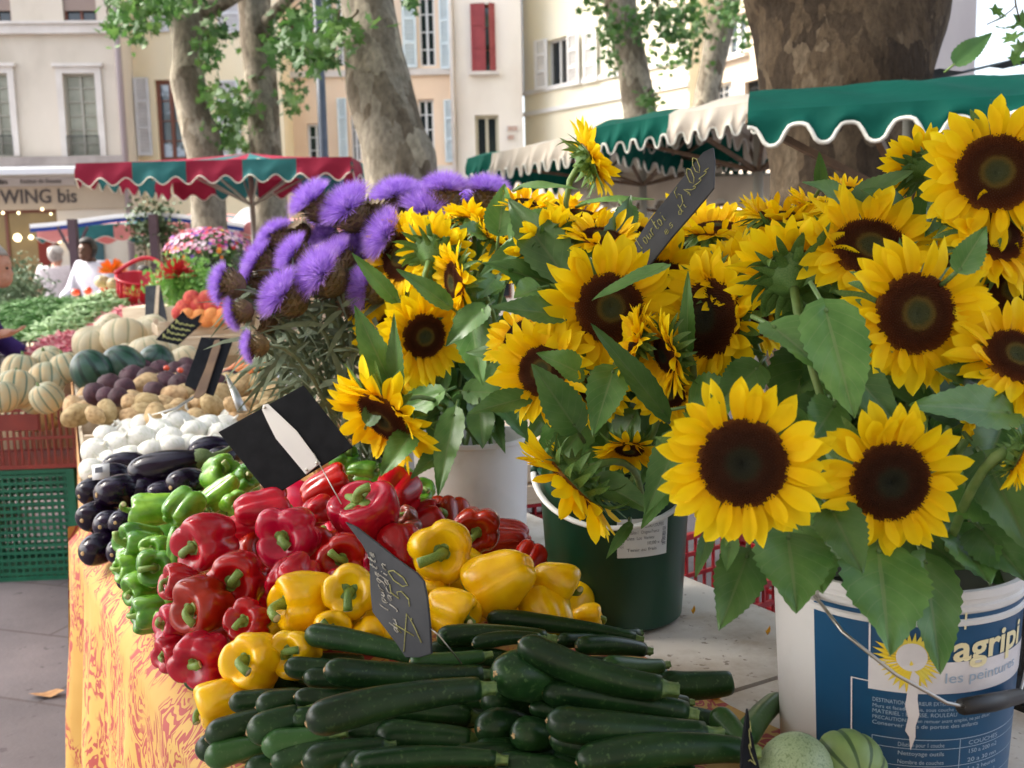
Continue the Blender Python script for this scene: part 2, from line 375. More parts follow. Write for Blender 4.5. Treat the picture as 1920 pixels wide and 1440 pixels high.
def melon_mat(name, base, base2, stripe, n, width, rough=.6):
    m, nt, b = _nt(name); L = nt.links
    tc = N(nt, 'ShaderNodeTexCoord'); sx = N(nt, 'ShaderNodeSeparateXYZ'); L.new(tc.outputs['Object'], sx.inputs[0])
    at = N(nt, 'ShaderNodeMath', operation='ARCTAN2'); L.new(sx.outputs[1], at.inputs[0]); L.new(sx.outputs[0], at.inputs[1])
    mu = N(nt, 'ShaderNodeMath', operation='MULTIPLY'); L.new(at.outputs[0], mu.inputs[0]); mu.inputs[1].default_value = n
    co = N(nt, 'ShaderNodeMath', operation='COSINE'); L.new(mu.outputs[0], co.inputs[0])
    no = N(nt, 'ShaderNodeTexNoise', i_Scale=3.0, i_Detail=4); L.new(tc.outputs['Object'], no.inputs['Vector'])
    ad = N(nt, 'ShaderNodeMath', operation='MULTIPLY_ADD'); L.new(no.outputs[0], ad.inputs[0]); ad.inputs[1].default_value = .12; L.new(co.outputs[0], ad.inputs[2])
    rp = ramp(nt, [(1 - width, (0,0,0)), (1 - width*.4, (1,1,1))]); L.new(ad.outputs[0], rp.inputs[0])
    rb = ramp(nt, [(.35, base), (.65, base2)]); L.new(no.outputs[0], rb.inputs[0])
    mx = N(nt, 'ShaderNodeMix', data_type='RGBA'); L.new(rp.outputs[0], mx.inputs[0]); L.new(rb.outputs[0], mx.inputs[6]); mx.inputs[7].default_value = (*stripe, 1)
    L.new(mx.outputs[2], b.inputs['Base Color']); b.inputs['Roughness'].default_value = rough
    return m
M['melon'] = melon_mat('melon_rind', (.43,.41,.26), (.52,.37,.18), (.11,.17,.11), 10, .10)
M['squash'] = melon_mat('pale_squash_rind', (.48,.42,.28), (.55,.44,.26), (.30,.29,.17), 9, .05)
M['wmelon'] = melon_mat('watermelon_rind', (.018,.055,.035), (.030,.085,.050), (.010,.030,.018), 9, .5, .3)
M['rzucs'] = melon_mat('striped_round_courgette', (.20,.30,.10), (.15,.24,.07), (.05,.10,.03), 10, .22, .45)

# ------------------------------------------------------------------ produce shapes
def interp(prof, n):          # smooth resample of a (r, z) profile
    out = []
    k = len(prof)
    for i in range(n):
        t = i/(n-1)*(k-1); j = min(int(t), k-2); f = t - j
        p0, p1, p2, p3 = prof[max(j-1,0)], prof[j], prof[j+1], prof[min(j+2,k-1)]
        q = []
        for a in (0, 1):
            q.append(.5*((2*p1[a]) + (-p0[a]+p2[a])*f + (2*p0[a]-5*p1[a]+4*p2[a]-p3[a])*f*f + (-p0[a]+3*p1[a]-3*p2[a]+p3[a])*f**3))
        out.append((max(q[0], 0.0), q[1]))
    return out
PEP_PROF = [(0,.30),(.10,.31),(.20,.38),(.31,.455),(.41,.45),(.485,.33),(.50,.12),(.48,-.12),(.43,-.34),(.33,-.49),(.20,-.52),(.09,-.46),(0,-.43)]
PEP_LONG = [(0,.46),(.10,.47),(.20,.55),(.32,.62),(.42,.58),(.48,.42),(.48,.15),(.44,-.2),(.38,-.55),(.28,-.78),(.16,-.86),(.06,-.84),(0,-.82)]
PEP_CONE = [(0,.32),(.10,.33),(.20,.37),(.32,.43),(.43,.42),(.50,.28),(.49,.05),(.43,-.2),(.34,-.45),(.24,-.62),(.14,-.68),(.06,-.64),(0,-.62)]
def pepper_mesh(name, m, prof, seed, lobes=4, crease=.16, bend=0.0, stalk='curl', stalk_len=.38, wrink=0.0):
    r = random.Random(seed); mb = MB(); nr, ns = 26, 44
    pr = interp(prof, nr); ph = r.uniform(0, 6.28); wa = r.uniform(.1, .28); wp = r.uniform(0, 6.28)
    amp = [r.uniform(.85, 1.12) for _ in range(lobes)]; off = V((r.uniform(-9,9), r.uniform(-9,9), r.uniform(-9,9)))
    zt = max(p[1] for p in pr); zb = min(p[1] for p in pr)
    vs = []
    for i, (rr, z) in enumerate(pr):
        t = i/(nr-1)
        for j in range(ns):
            a = 2*pi*j/ns
            b = a + wa*sin(a + wp)
            c = abs(cos(lobes*b/2)); L = c**.55
            lob = amp[int(((lobes*b/(2*pi)) + .5) % lobes)]
            k = crease*(.55 + (1.5*max(0, .45-t)*1.6 if t < .45 else .8*(t-.45)*1.6))
            q = rr*(1 - k*(1-L))*(1 + (lob-1)*.6*L)
            zz = z + (.24*L - .19)*max(0, 1 - t/.42)*min(1, rr*3.2)*lob - (.13*L - .08)*max(0, (t-.62)/.38)*min(1, rr*4)
            p = V((q*cos(a), q*sin(a), zz))
            nn = noise.noise(p*2.2 + off)*.05 + noise.noise(p*6 + off)*(.008 + wrink)
            p += V((cos(a), sin(a), .0))*nn*min(1, rr*4)
            u = (zz - zt)/(zt - zb); p.x += bend*u*u
            vs.append(p)
    mb.add(vs, [(i*ns+(j+1)%ns, i*ns+j, (i+1)*ns+j, (i+1)*ns+(j+1)%ns) for i in range(nr-1) for j in range(ns)])
    body = mb.mesh(name, m)
    st = MB(); z0 = prof[0][1] - .01       # green cap and stalk
    cap = []
    for k in range(31):
        a = 2*pi*k/30; cap.append((.155 + .045*cos(a*lobes + ph))*1.0)
    n = 30; vs = [V((0, 0, z0 + .06))]
    for k in range(n): a = 2*pi*k/n; vs.append(V((cap[k]*.55*cos(a), cap[k]*.55*sin(a), z0 + .05)))
    for k in range(n): a = 2*pi*k/n; vs.append(V((cap[k]*1.3*cos(a), cap[k]*1.3*sin(a), z0 + .045 + .03*cos(a*lobes+ph))))
    for k in range(n): a = 2*pi*k/n; vs.append(V((cap[k]*1.2*cos(a), cap[k]*1.2*sin(a), z0 - .01)))
    fs = [(0, 1+k, 1+(k+1)%n) for k in range(n)]
    for q in (0, 1): fs += [(1+q*n+k, 1+(q+1)*n+k, 1+(q+1)*n+(k+1)%n, 1+q*n+(k+1)%n) for k in range(n)]
    st.add(vs, fs)
    L = stalk_len*r.uniform(.55, .95); dx, dy = r.uniform(-.5, .5)*L, r.uniform(-.5, .5)*L
    if stalk == 'curl': dx, dy = L*.75*cos(ph), L*.75*sin(ph)
    hk_ = r.uniform(.45, .95); pts = bez((0,0,z0+.02), (dx*.02, dy*.02, z0 + L*1.05), (dx*1.15, dy*1.15, z0 + L*hk_), 7)
    rad = [.11, .085, .072, .068, .068, .070, .074, .080]
    st.tube(pts, rad, 9); 
    e = pts[-1]; t = (pts[-1]-pts[-2]).normalized()
    st.tube([e - t*.005, e + t*.012], [.072, .062], 9, 1)
    return body, st.mesh('stem', [M['stem'], M['stemcut']])

def var(fn, n): return [fn(k) for k in range(n)]
PEPS = {
 'red': var(lambda k: pepper_mesh('red_bell_pepper', M['red'], PEP_PROF, 100+k, (4, 3, 4, 5)[k % 4], .42), 6),
 'redcone': var(lambda k: pepper_mesh('red_bell_pepper', M['red'], PEP_CONE, 120+k, 4, .30), 3),
 'redlong': var(lambda k: pepper_mesh('red_bell_pepper', M['red'], PEP_LONG, 130+k, 3, .22, .06), 3),
 'yel': var(lambda k: pepper_mesh('yellow_bell_pepper', M['yellow'], PEP_PROF, 140+k, 4 if k % 2 else 3, .36, 0, 'curl', .5), 5),
 'yelcone': var(lambda k: pepper_mesh('yellow_bell_pepper', M['yellow'], PEP_CONE, 150+k, 3, .28), 3),
 'grn': var(lambda k: pepper_mesh('green_bell_pepper', M['green'], PEP_PROF, 160+k, 4 if k % 2 else 3, .46, .05, 'curl', .5, .02), 5),
 'grnlong': var(lambda k: pepper_mesh('green_bell_pepper', M['green'], PEP_LONG, 170+k, 3, .28, .36, 'curl', .5, .02), 4),
 'brown': var(lambda k: pepper_mesh('brown_red_pepper', M['brownred'], PEP_PROF, 180+k, 4, .22), 2)}
PNAME = {'red': 'red_bell_pepper', 'yel': 'yellow_bell_pepper', 'grn': 'green_bell_pepper', 'bro': 'brown_red_pepper'}
PGROUP = {'red': 'red bell peppers in the heap', 'yel': 'yellow bell peppers in the heap', 'grn': 'green bell peppers in the heap', 'bro': 'brown red peppers'}
PLACED = []                  # centres of the heap, used to drape the cloth beneath
def pepper(kind, px, py, z, wpx, ax, label, var=0, roll=None, s=(1,1,1), push=0.0):
    c = G(px, py, z)
    if push: c += ray(px, py).normalized()*push
    w = wpx*depth(c)/FPX
    me, st = PEPS[kind][var % len(PEPS[kind])]
    k = kind[:3]
    o = link(PNAME[k], me); o.matrix_basis = TRS(c, frame(CD(*ax), rnd.uniform(0, 6.28) if roll is None else roll), (w*s[0], w*s[1], w*s[2]))
    tag(o, label, 'pepper', PGROUP[k]); link('stem', st, o)
    PLACED.append((c, w*.5)); return o

def zucchini(bx, by, zb, sx, sy, zs, th, label, lightc=False, bow=.0, tip=True, name='courgette', hidden_b=False):
    b, e = G(bx, by, zb), G(sx, sy, zs)
    mid = (b + e)/2; d = depth(mid); r = th*d/FPX*.475
    L = (e - b).length; ax = (e - b).normalized(); side = ax.cross(CF).normalized(); bow = bow or rnd.uniform(-.035,.035)
    o = empty('x', (0,0,0)) if False else None
    k = 26; mb = MB(); pts = []; rad = []; hr = random.Random(int(bx*3+by)); hk = hr.uniform(.15,.34); bl = hr.uniform(-.02,.12)
    for i in range(k+1):
        t = i/k; t2 = 1 - cos(t*pi/2) if t < .5 else t
        t = t**1.35
        p = b + (e-b)*t + side*(bow*L*4*t*(1-t))
        q = 1.0 + .04*sin(t*5 + bx)
        u = t*L/r
        if u < 1.25: q *= sqrt(max(0, 1 - (1-u/1.25)**2))
        q *= 1 - hk*max(0, (t-.40)/.60)**1.3 + bl*math.exp(-((t-.22)/.16)**2)
        if t > .97: q *= .96
        pts.append(p); rad.append(max(r*q, r*.06))
    ns = 22
    mb.tube(pts, rad, ns)
    for i, v in enumerate(mb.v):            # faint ribs and unevenness
        ring, j = divmod(i, ns); c = pts[min(ring, k)]
        off = v - c; mb.v[i] = c + off*(1 + .022*cos(5*2*pi*j/ns + bx) + .045*noise.noise(v*22) + .014*noise.noise(v*70))
    o = link(name, mb.mesh(name, M['zuc2'] if lightc else M['zuc'], True, mid)); o.location = mid
    tag(o, label, 'courgette', 'courgettes in the front heap')
    s = MB(); pd = -ax                        # blossom scar disc
    xs = pd.orthogonal().normalized(); ys = pd.cross(xs); c = b + pd*(r*.012)
    sr = r*rnd.uniform(.15,.24); rn = [sr*(1 + .25*sin(2.3*q+bx)) for q in range(12)]
    ring = [c + (xs*cos(q*pi/6) + ys*sin(q*pi/6))*rn[q] - pd*(r*.06) for q in range(12)]
    s.add(ring + [c + pd*r*.05], [(q, (q+1) % 12, 12) for q in range(12)])
    s.build('blossom_scar', M['cscar'], o)
    if tip:
        s = MB(); ed = (pts[-1]-pts[-2]).normalized(); rr = rad[-1]
        ln = r*rnd.uniform(.8, 1.25)
        prof = [(-.3,.95),(-.02,.97),(.1,.72),(.45,.56),(.85,.54),(1.0,.60),(1.0,.3)]
        x = ed.orthogonal().normalized(); y = ed.cross(x); vs = []
        for t, q in prof:
            for j in range(20):
                a = 2*pi*j/20; f = q*(1 + (.16*cos(5*a) if t > 0 else .03*cos(5*a)))
                vs.append(e + ed*(t*ln) + (x*cos(a) + y*sin(a))*rr*f)
        n = len(prof); s.add(vs, [(i*20+j, i*20+(j+1)%20, (i+1)*20+(j+1)%20, (i+1)*20+j) for i in range(n-1) for j in range(20)] + [tuple((n-1)*20+j for j in range(20))])
        s.build('stem', M['cstem'], o)
    PLACED.append((mid, r)); PLACED.append((b+(e-b)*.15, r)); PLACED.append((b+(e-b)*.85, r))
    return o

AUB = [(0,-.62),(.10,-.615),(.26,-.57),(.40,-.44),(.48,-.25),(.50,-.02),(.46,.22),(.38,.45),(.29,.63),(.20,.74),(.0,.78)]
def aub_mesh(seed):
    r = random.Random(seed); mb = MB(); pr = interp(AUB, 24); bend = r.uniform(-.12,.12)
    pr = [(max(q,.0005), z) for q, z in pr]
    mb.lathe(pr, 32)
    for i, v in enumerate(mb.v): v.x += bend*(v.z*v.z)*2; v.y += .05*noise.noise(v*2+V((seed,0,0)))
    body = mb.mesh('aubergine', M['aub'])
    s = MB(); vs = []; n = 30
    for q, z, tw in ((.30, .42, 1), (.31, .60, .5), (.22, .755, .15), (.10, .84, 0), (.075, 1.0, 0), (.07, 1.12, 0), (.085, 1.17, 0), (.0, 1.17, 0)):
        for j in range(n):
            a = 2*pi*j/n; zz = z + tw*(.17*(cos(5*a+seed)*.5+.5))
            rr = q*(1.06 if tw else 1)
            x = rr*cos(a) + bend*z*z*2 + (max(0, z-.8)**2*.8)
            vs.append(V((x, rr*sin(a), zz)))
    s.add(vs, [(i*n+j, i*n+(j+1)%n, (i+1)*n+(j+1)%n, (i+1)*n+j) for i in range(7) for j in range(n)])
    sc = MB(); sc.lathe([(.0005,-.628),(.05,-.627),(.075,-.618),(.075,-.60)], 12)
    return body, s.mesh('calyx', M['calyx']), sc.mesh('blossom_scar', M['cscar'])
AUBS = [aub_mesh(k) for k in range(4)]
def aubergine(px, py, z, wpx, ax, label, ln=1.0, v=0, push=0):
    c = G(px, py, z) + ray(px, py)*push; w = wpx*1.12*depth(c)/FPX
    a, b, s = AUBS[v % 4]; o = link('aubergine', a)
    o.matrix_basis = TRS(c, frame(CD(*ax), rnd.uniform(0,6)), (w, w, w*ln))
    tag(o, label, 'aubergine', 'aubergines at the table corner'); link('calyx', b, o); link('blossom_scar', s, o); PLACED.append((c, w*.5)); return o

def blob_mesh(name, m, seed, sq=(1,1,1), amp=.08, freq=1.3, prof=None, n=22, ribs=0, rib=.0):
    mb = MB(); off = V((seed*3.1, seed*1.7, seed*.9)); nr = 15
    pr = prof or [(.5*sin(pi*i/(nr-1)), .5*cos(pi*i/(nr-1))) for i in range(nr)]
    vs = []
    for rr, z in pr:
        for j in range(n):
            a = 2*pi*j/n; q = max(rr, .0006)*(1 - rib*(.5+.5*cos(ribs*a))**4 if ribs else 1)
            p = V((q*cos(a)*sq[0], q*sin(a)*sq[1], z*sq[2]))
            p *= 1 + amp*noise.noise(p*freq*2 + off)
            vs.append(p)
    k = len(pr)
    mb.add(vs, [(i*n+(j+1)%n, i*n+j, (i+1)*n+j, (i+1)*n+(j+1)%n) for i in range(k-1) for j in range(n)])
    return mb.mesh(name, m)
ON_PROF = [(.012,.74),(.03,.72),(.04,.62),(.06,.54),(.13,.46),(.28,.36),(.42,.20),(.49,.02),(.47,-.16),(.36,-.32),(.20,-.40),(.08,-.43),(.001,-.43)]
ONIONS = [blob_mesh('white_onion', M['onion'], k, (1,1,.92), .06, 1.2, interp(ON_PROF, 22)) for k in range(4)]
def root_mesh(seed):
    r = random.Random(seed); mb = MB()
    for k in range(26):
        a = r.uniform(0, 6.28); q = r.uniform(.0,.09); mb.tube([(q*cos(a), q*sin(a), -.38), (q*1.3*cos(a), q*1.3*sin(a), -.44), (q*2.2*cos(a), q*2.2*sin(a), -.48)], [.007,.006,.003], 4)
    return mb.mesh('roots', M['roots'])
ROOTS = root_mesh(1)
POTS = [blob_mesh('potato', M['potato'], k, (1.0,.86,1.22), .16, 1.2) for k in range(6)]
BEET_PROF = [(.02,.52),(.08,.47),(.2,.44),(.37,.33),(.48,.12),(.49,-.08),(.40,-.30),(.22,-.44),(.07,-.52),(.03,-.62),(.008,-.72)]
BEETS = [blob_mesh('beetroot', M['beet'], k, (1,1,1), .12, 1.2, interp(BEET_PROF, 20)) for k in range(4)]
MEL_PROF = [(.001,.44),(.06,.452),(.2,.455),(.36,.37),(.47,.2),(.5,0),(.47,-.2),(.36,-.37),(.2,-.455),(.06,-.452),(.001,-.44)]
MELONS = [blob_mesh('melon', M['melon'], k, (1,1,1), .03, .8, interp(MEL_PROF, 20), 60, 10, .07) for k in range(3)]
SQUASH = [blob_mesh('pale_squash', M['squash'], k, (1.08,1,.9), .05, .8, interp(MEL_PROF, 20), 60, 9, .05) for k in range(3)]
WMEL = [blob_mesh('watermelon', M['wmelon'], k, (1,1,1.12), .02, .8, None, 40) for k in range(2)]
PEACH = [blob_mesh('peach', M['peach'], k, (1,1,.95), .03, 1, None, 28, 1, .06) for k in range(3)]
APRI = [blob_mesh('apricot', M['apricot'], k, (1,1,.95), .03, 1, None, 24, 1, .06) for k in range(2)]
TOM = [blob_mesh('tomato', M['tomato'], k, (1,1,.86), .04, 1, interp(MEL_PROF, 16), 30, 5, .03) for k in range(2)]
ms = MB(); ms.tube([(0,0,.44),(.02,.01,.50),(.05,.02,.55)], [.05,.03,.034], 8); MSTEM = ms.mesh('stem', M['cstem'])
def lump(meshes, name, cat, px, py, z, wpx, label, group=None, s=1.0, push=0, tilt=.6, axis=None):
    c = G(px, py, z) + ray(px, py)*push; w = wpx*depth(c)/FPX
    o = link(name, rnd.choice(meshes))
    if axis is None: axis = V((rnd.uniform(-1,1)*tilt, rnd.uniform(-1,1)*tilt, 1))
    elif len(axis) == 3 and not isinstance(axis, V): axis = CD(*axis)
    o.matrix_basis = TRS(c, frame(axis, rnd.uniform(0, 6.28)), w*s)
    if cat == 'melon': link('stem', MSTEM, o)
    tag(o, label, cat, group); return o

def leaf_mat():
    m, nt, b = _nt('sunflower_leaf'); L = nt.links
    tc = N(nt, 'ShaderNodeTexCoord'); sx = N(nt, 'ShaderNodeSeparateXYZ'); L.new(tc.outputs['UV'], sx.inputs[0])
    def mth(op, a, b_=None):
        q = N(nt, 'ShaderNodeMath', operation=op)
        for i, x in enumerate((a, b_)):
            if x is None: continue
            if isinstance(x, (int, float)): q.inputs[i].default_value = x
            else: L.new(x, q.inputs[i])
        return q.outputs[0]
    s_ = mth('ABSOLUTE', mth('SUBTRACT', mth('MULTIPLY', sx.outputs[0], 2), 1))
    mid = mth('LESS_THAN', s_, .05)
    ph = mth('SUBTRACT', mth('MULTIPLY', sx.outputs[1], 7.5), mth('MULTIPLY', s_, 2.3))
    sv = mth('ABSOLUTE', mth('SUBTRACT', mth('FRACT', ph), .5)); side = mth('LESS_THAN', sv, .045)
    vein = mth('MAXIMUM', mid, mth('MULTIPLY', side, .55))
    n1 = N(nt, 'ShaderNodeTexNoise', i_Scale=22, i_Detail=5); L.new(tc.outputs['Object'], n1.inputs['Vector'])
    rp = ramp(nt, [(.35, (.060,.165,.032)), (.65, (.120,.255,.062))]); L.new(n1.outputs[0], rp.inputs[0])
    mx = N(nt, 'ShaderNodeMix', data_type='RGBA'); L.new(mth('MULTIPLY', vein, .55), mx.inputs[0]); L.new(rp.outputs[0], mx.inputs[6]); mx.inputs[7].default_value = (.17,.25,.10,1)
    ge = N(nt, 'ShaderNodeNewGeometry'); m2 = N(nt, 'ShaderNodeMix', data_type='RGBA'); L.new(ge.outputs['Backfacing'], m2.inputs[0]); L.new(mx.outputs[2], m2.inputs[6]); m2.inputs[7].default_value = (.19,.28,.14,1)
    oi = N(nt, 'ShaderNodeObjectInfo'); hs = N(nt, 'ShaderNodeHueSaturation'); mr = N(nt, 'ShaderNodeMapRange'); mr.inputs[3].default_value = .65; mr.inputs[4].default_value = 1.35
    L.new(oi.outputs['Random'], mr.inputs[0]); L.new(mr.outputs[0], hs.inputs['Value']); L.new(m2.outputs[2], hs.inputs['Color']); L.new(hs.outputs[0], b.inputs['Base Color'])
    b.inputs['Roughness'].default_value = .38; b.inputs['Specular IOR Level'].default_value = .5
    ht = mth('SUBTRACT', mth('MULTIPLY', n1.outputs[0], .35), vein); bp = N(nt, 'ShaderNodeBump', i_Strength=.35, i_Distance=.0025); L.new(ht, bp.inputs['Height']); L.new(bp.outputs[0], b.inputs['Normal'])
    tr = N(nt, 'ShaderNodeBsdfTranslucent'); L.new(hs.outputs[0], tr.inputs[0]); ms = N(nt, 'ShaderNodeMixShader'); ms.inputs[0].default_value = .16
    L.new(b.outputs[0], ms.inputs[1]); L.new(tr.outputs[0], ms.inputs[2]); L.new(ms.outputs[0], nt.nodes['Material Output'].inputs[0])
    return m
M['leaf'] = leaf_mat()
# ------------------------------------------------------------------ sunflowers
def petals_mesh(seed, disc, cup, tidy=1.0):
    r = random.Random(seed); mb = MB()
    rows = [(23, 0.0, 1.06, cup - .04), (21, .5, 1.0, cup + .16), (11, .25, .84, cup + .42)]
    nl, nw = 8, 4
    for cnt, ph, ls, el0 in rows:
        for k in range(cnt):
            if r.random() < .05: continue
            a = 2*pi*(k + ph + r.uniform(-.28, .28))/cnt
            Ln = (1 - disc*.90)*ls*r.uniform(.84, 1.14)
            w = (.185 + .075*r.random())*(1.0 if ls > .9 else .8)
            el = el0 + r.gauss(0, .16)*tidy; cv = r.uniform(-.65, .55) - .05; tw = r.gauss(0, .45)*tidy; sw = r.gauss(0, .18)*tidy
            fold = r.uniform(.10, .45); r0 = disc*.90; pt = r.uniform(.42, .70)
            er, et = V((cos(a), sin(a), 0)), V((-sin(a), cos(a), 0)); ez = V((0, 0, 1))
            vs = []; x = r0; z = -.02 if ls > 1.03 else (.0 if ls > .9 else .03); ang = el
            for i in range(nl+1):
                t = i/nl
                if i: ang = el + cv*t; x += cos(ang)*Ln/nl; z += sin(ang)*Ln/nl
                wd = w*(.42 + .58*sin(min(1, t*1.55)*pi/2))*(1 if t < pt else max(0, 1 - ((t-pt)/(1-pt))**1.9)**.85)
                wd = max(wd, .003)
                up = -er*sin(ang) + ez*cos(ang)
                ta = tw*t
                sd = et*cos(ta) + up*sin(ta); u2 = up*cos(ta) - et*sin(ta)
                for j in range(nw+1):
                    s = j/nw*2 - 1
                    vs.append(er*x + ez*z + et*(sw*t*t*.5) + sd*(s*wd*.5) + u2*(fold*wd*.55*(abs(s)**1.3) - .02*cos(s*pi*2.0)*wd))
            mb.add(vs, [(i*(nw+1)+j, (i+1)*(nw+1)+j, (i+1)*(nw+1)+j+1, i*(nw+1)+j+1) for i in range(nl) for j in range(nw)])
    return mb.mesh('petals', M['petal'])
def disc_mesh(seed):
    r = random.Random(seed); mb = MB()
    def hz(q): return .17*(1-q*q) + .10*q*q*(1-q)*4*.6 - .10*max(0, 1-q/.34)**2
    rings = [(q, hz(q) - .01) for q in [i/14 for i in range(15)]]
    prof = [(1.0, -.10), (1.0, -.01)] + [(max(q, .001), z) for q, z in reversed(rings)]
    mb.lathe(prof, 40)
    n = 760
    for k in range(n):
        q = sqrt((k + .5)/n); a = k*2.399963
        q2 = q*.985; z = hz(q2) - .012; inner = q < .40
        h = (.028 if inner else .062*r.uniform(.7,1.35)*(.6 + .6*q)); w = .018 if inner else .019
        er, et = V((cos(a), sin(a), 0)), V((-sin(a), cos(a), 0))
        c = er*q2 + V((0, 0, z)); lean = er*(.018*q*r.uniform(.2, 2.2)) + et*r.uniform(-.012, .012)
        tip = c + V((0, 0, h)) + lean
        mb.add([c + er*w, c + et*w, c - er*w, c - et*w, tip + er*w*.55, tip + et*w*.55, tip - er*w*.55, tip - et*w*.55],
               [(0,1,5,4),(1,2,6,5),(2,3,7,6),(3,0,4,7),(4,5,6,7)])
    return mb.mesh('disc', M['disc2' if seed == 2 else 'disc'], smooth=False)
DISCS = [disc_mesh(k) for k in range(3)]
def bracts_mesh(seed, disc):
    r = random.Random(seed); mb = MB()
    mb.lathe([(.07, -.34), (.12, -.30), (.30, -.22), (disc*.8, -.13), (disc*.97, -.05), (disc*.98, -.02)], 26)
    for cnt, r0, z0, ln, fl in ((15, disc*.92, -.06, .50, .55), (14, disc*.74, -.15, .48, .15), (11, disc*.5, -.22, .42, -.35)):
        for k in range(cnt):
            a = 2*pi*(k + r.uniform(-.25, .25))/cnt; er, et = V((cos(a), sin(a), 0)), V((-sin(a), cos(a), 0))
            L = ln*r.uniform(.8, 1.25); an = fl*-.6 + r.uniform(-.35, .35); cv = r.uniform(-1.4, .9); w = .20*r.uniform(.8,1.2)
            x, z = r0, z0; vs = []
            for i in range(7):
                t = i/6
                if i: x += cos(an + cv*t)*L/6; z += sin(an + cv*t)*L/6
                wd = w*max(.02, (1-t)**.8*(.75+.6*t)); up = -er*sin(an+cv*t) + V((0,0,1))*cos(an+cv*t)
                for s in (-1, 0, 1): vs.append(er*x + V((0,0,z)) + et*(s*wd*.5) + up*(.18*wd*abs(s)))
            mb.add(vs, [(i*3+j, (i+1)*3+j, (i+1)*3+j+1, i*3+j+1) for i in range(6) for j in range(2)])
    return mb.mesh('bracts', M['bract'])

HEADS = {}                   # bunch -> list of (root, centre, pixel)
def sunflower(bunch, px, py, d, Rpx, face, label, foot, disc=.50, cup=.12, tidy=1.0, sc=None):
    c = P(px, py, d); Rw = Rpx*d/FPX*(1.0 if bunch == 'paint' and Rpx > 135 else 1.03); fd = CD(*face); seed = int(px*7 + py)
    o = empty('sunflower', c, label, 'sunflower', 'cut sunflowers in the %s bucket' % bunch)
    F = frame(fd, rnd.uniform(0, 6.28)); Mx = TRS((0,0,0), F, Rw)
    link('petals', petals_mesh(seed, disc, cup, tidy), o, Mx)
    link('disc', DISCS[seed % 3], o, TRS(F @ V((0,0,.02*Rw)), F @ Matrix.Rotation(rnd.uniform(0,6), 3, 'Z'), Rw*disc))
    link('bracts', bracts_mesh(seed, disc), o, Mx)
    s = MB(); b = c - fd*(Rw*.30); mid = b - fd*(Rw*.9) + V((0,0,-.03))
    f = V(foot)
    pts = bez(b, mid, (mid + f)/2 if (mid - f).length > .05 else f, 6)[:-1] + bez((mid*.5 + f*.5), mid*.15 + f*.85, f, 5)
    s.tube(pts, [.0065]*2 + [.0055]*(len(pts)-2), 8)
    s.build('stem', M['sstem'], o)
    HEADS.setdefault(bunch, []).append((o, c))
    return o

def leaf_mesh(b, t, w, nrm, fold=.35, droop=.12, seed=0, wave=.05, heart=.0, twist=0.0, tooth=.035):
    r = random.Random(seed); b, t = V(b), V(t); ax = (t - b); L = ax.length; ax.normalize()
    nrm = (nrm - ax*nrm.dot(ax)); nrm = nrm.normalized() if nrm.length > 1e-4 else ax.orthogonal().normalized()
    sd = ax.cross(nrm); nl, nw = 24, 8; wave *= 1.6; mb = MB(); vs = []
    bx = heart; o1, o2 = r.uniform(0,6), r.uniform(0,6)
    for i in range(nl+1):
        q = i/nl
        # ovate outline, widest at a third, drawn out tip
        wd = (sin(pi*min(1, q**.62))**.8)*(1-.25*q) if 0 < q < 1 else 0.0
        wd = max(wd, .012)*w*.5*1.08
        ang = twist*q; s1 = sd*cos(ang) + nrm*sin(ang); n1 = nrm*cos(ang) - sd*sin(ang)
        for j in range(nw+1):
            s = j/nw*2 - 1
            ser = 1 + (.05*(1 if (i % 2) else -1) if abs(s) > .9 else 0)
            back = -heart*L*.16*abs(s)**1.5*max(0, 1 - q*3.2)
            p = b + ax*(q*L + back) + s1*(s*wd*ser)
            p += n1*(fold*wd*(abs(s)**1.25) - droop*L*(q*q) + droop*L*.35*q)
            p += n1*(wave*w*(sin(q*11 + o1 + s*1.2)*abs(s)**1.5*.5 + .35*sin(q*5 + o2)*s))
            p += n1*(-.012*w*cos(q*34 - abs(s)*9)*(1-abs(s)*.3)*(.5 if abs(s) < .95 else 0) - (.03*w if j == nw//2 else 0))
            vs.append(p)
    mb.add(vs, [(i*(nw+1)+j, i*(nw+1)+j+1, (i+1)*(nw+1)+j+1, (i+1)*(nw+1)+j) for i in range(nl) for j in range(nw)])
    mb.uv = [(j/nw, i/nl) for i in range(nl+1) for j in range(nw+1)]
    return mb
def leaf(bunch, b, t, wpx, nrm=(0,.45,1), d=None, fold=.3, droop=.10, heart=.6, wave=.05, twist=0.0, owner=None, petiole=True):
    # b, t: (px, py, d)
    pb, pt = P(*b), P(*t); w = wpx*(b[2]+t[2])*.5/FPX; nv = CR*nrm[0] + CU*nrm[1] - CF*nrm[2]
    mb = leaf_mesh(pb, pt, w, nv, fold, droop, int(b[0]+t[1]), wave, heart, twist)
    if owner is None: owner = min(HEADS[bunch], key=lambda h: (h[1] - pb).length)[0]
    if petiole:
        e = pb + (pb - pt).normalized()*w*.5 + CF*.03
        mb.tube([pb + (pt-pb)*.03, pb*.5 + e*.5, e], [.0026, .003, .0032], 6)
    return mb.build('leaf', M['leaf'], owner)

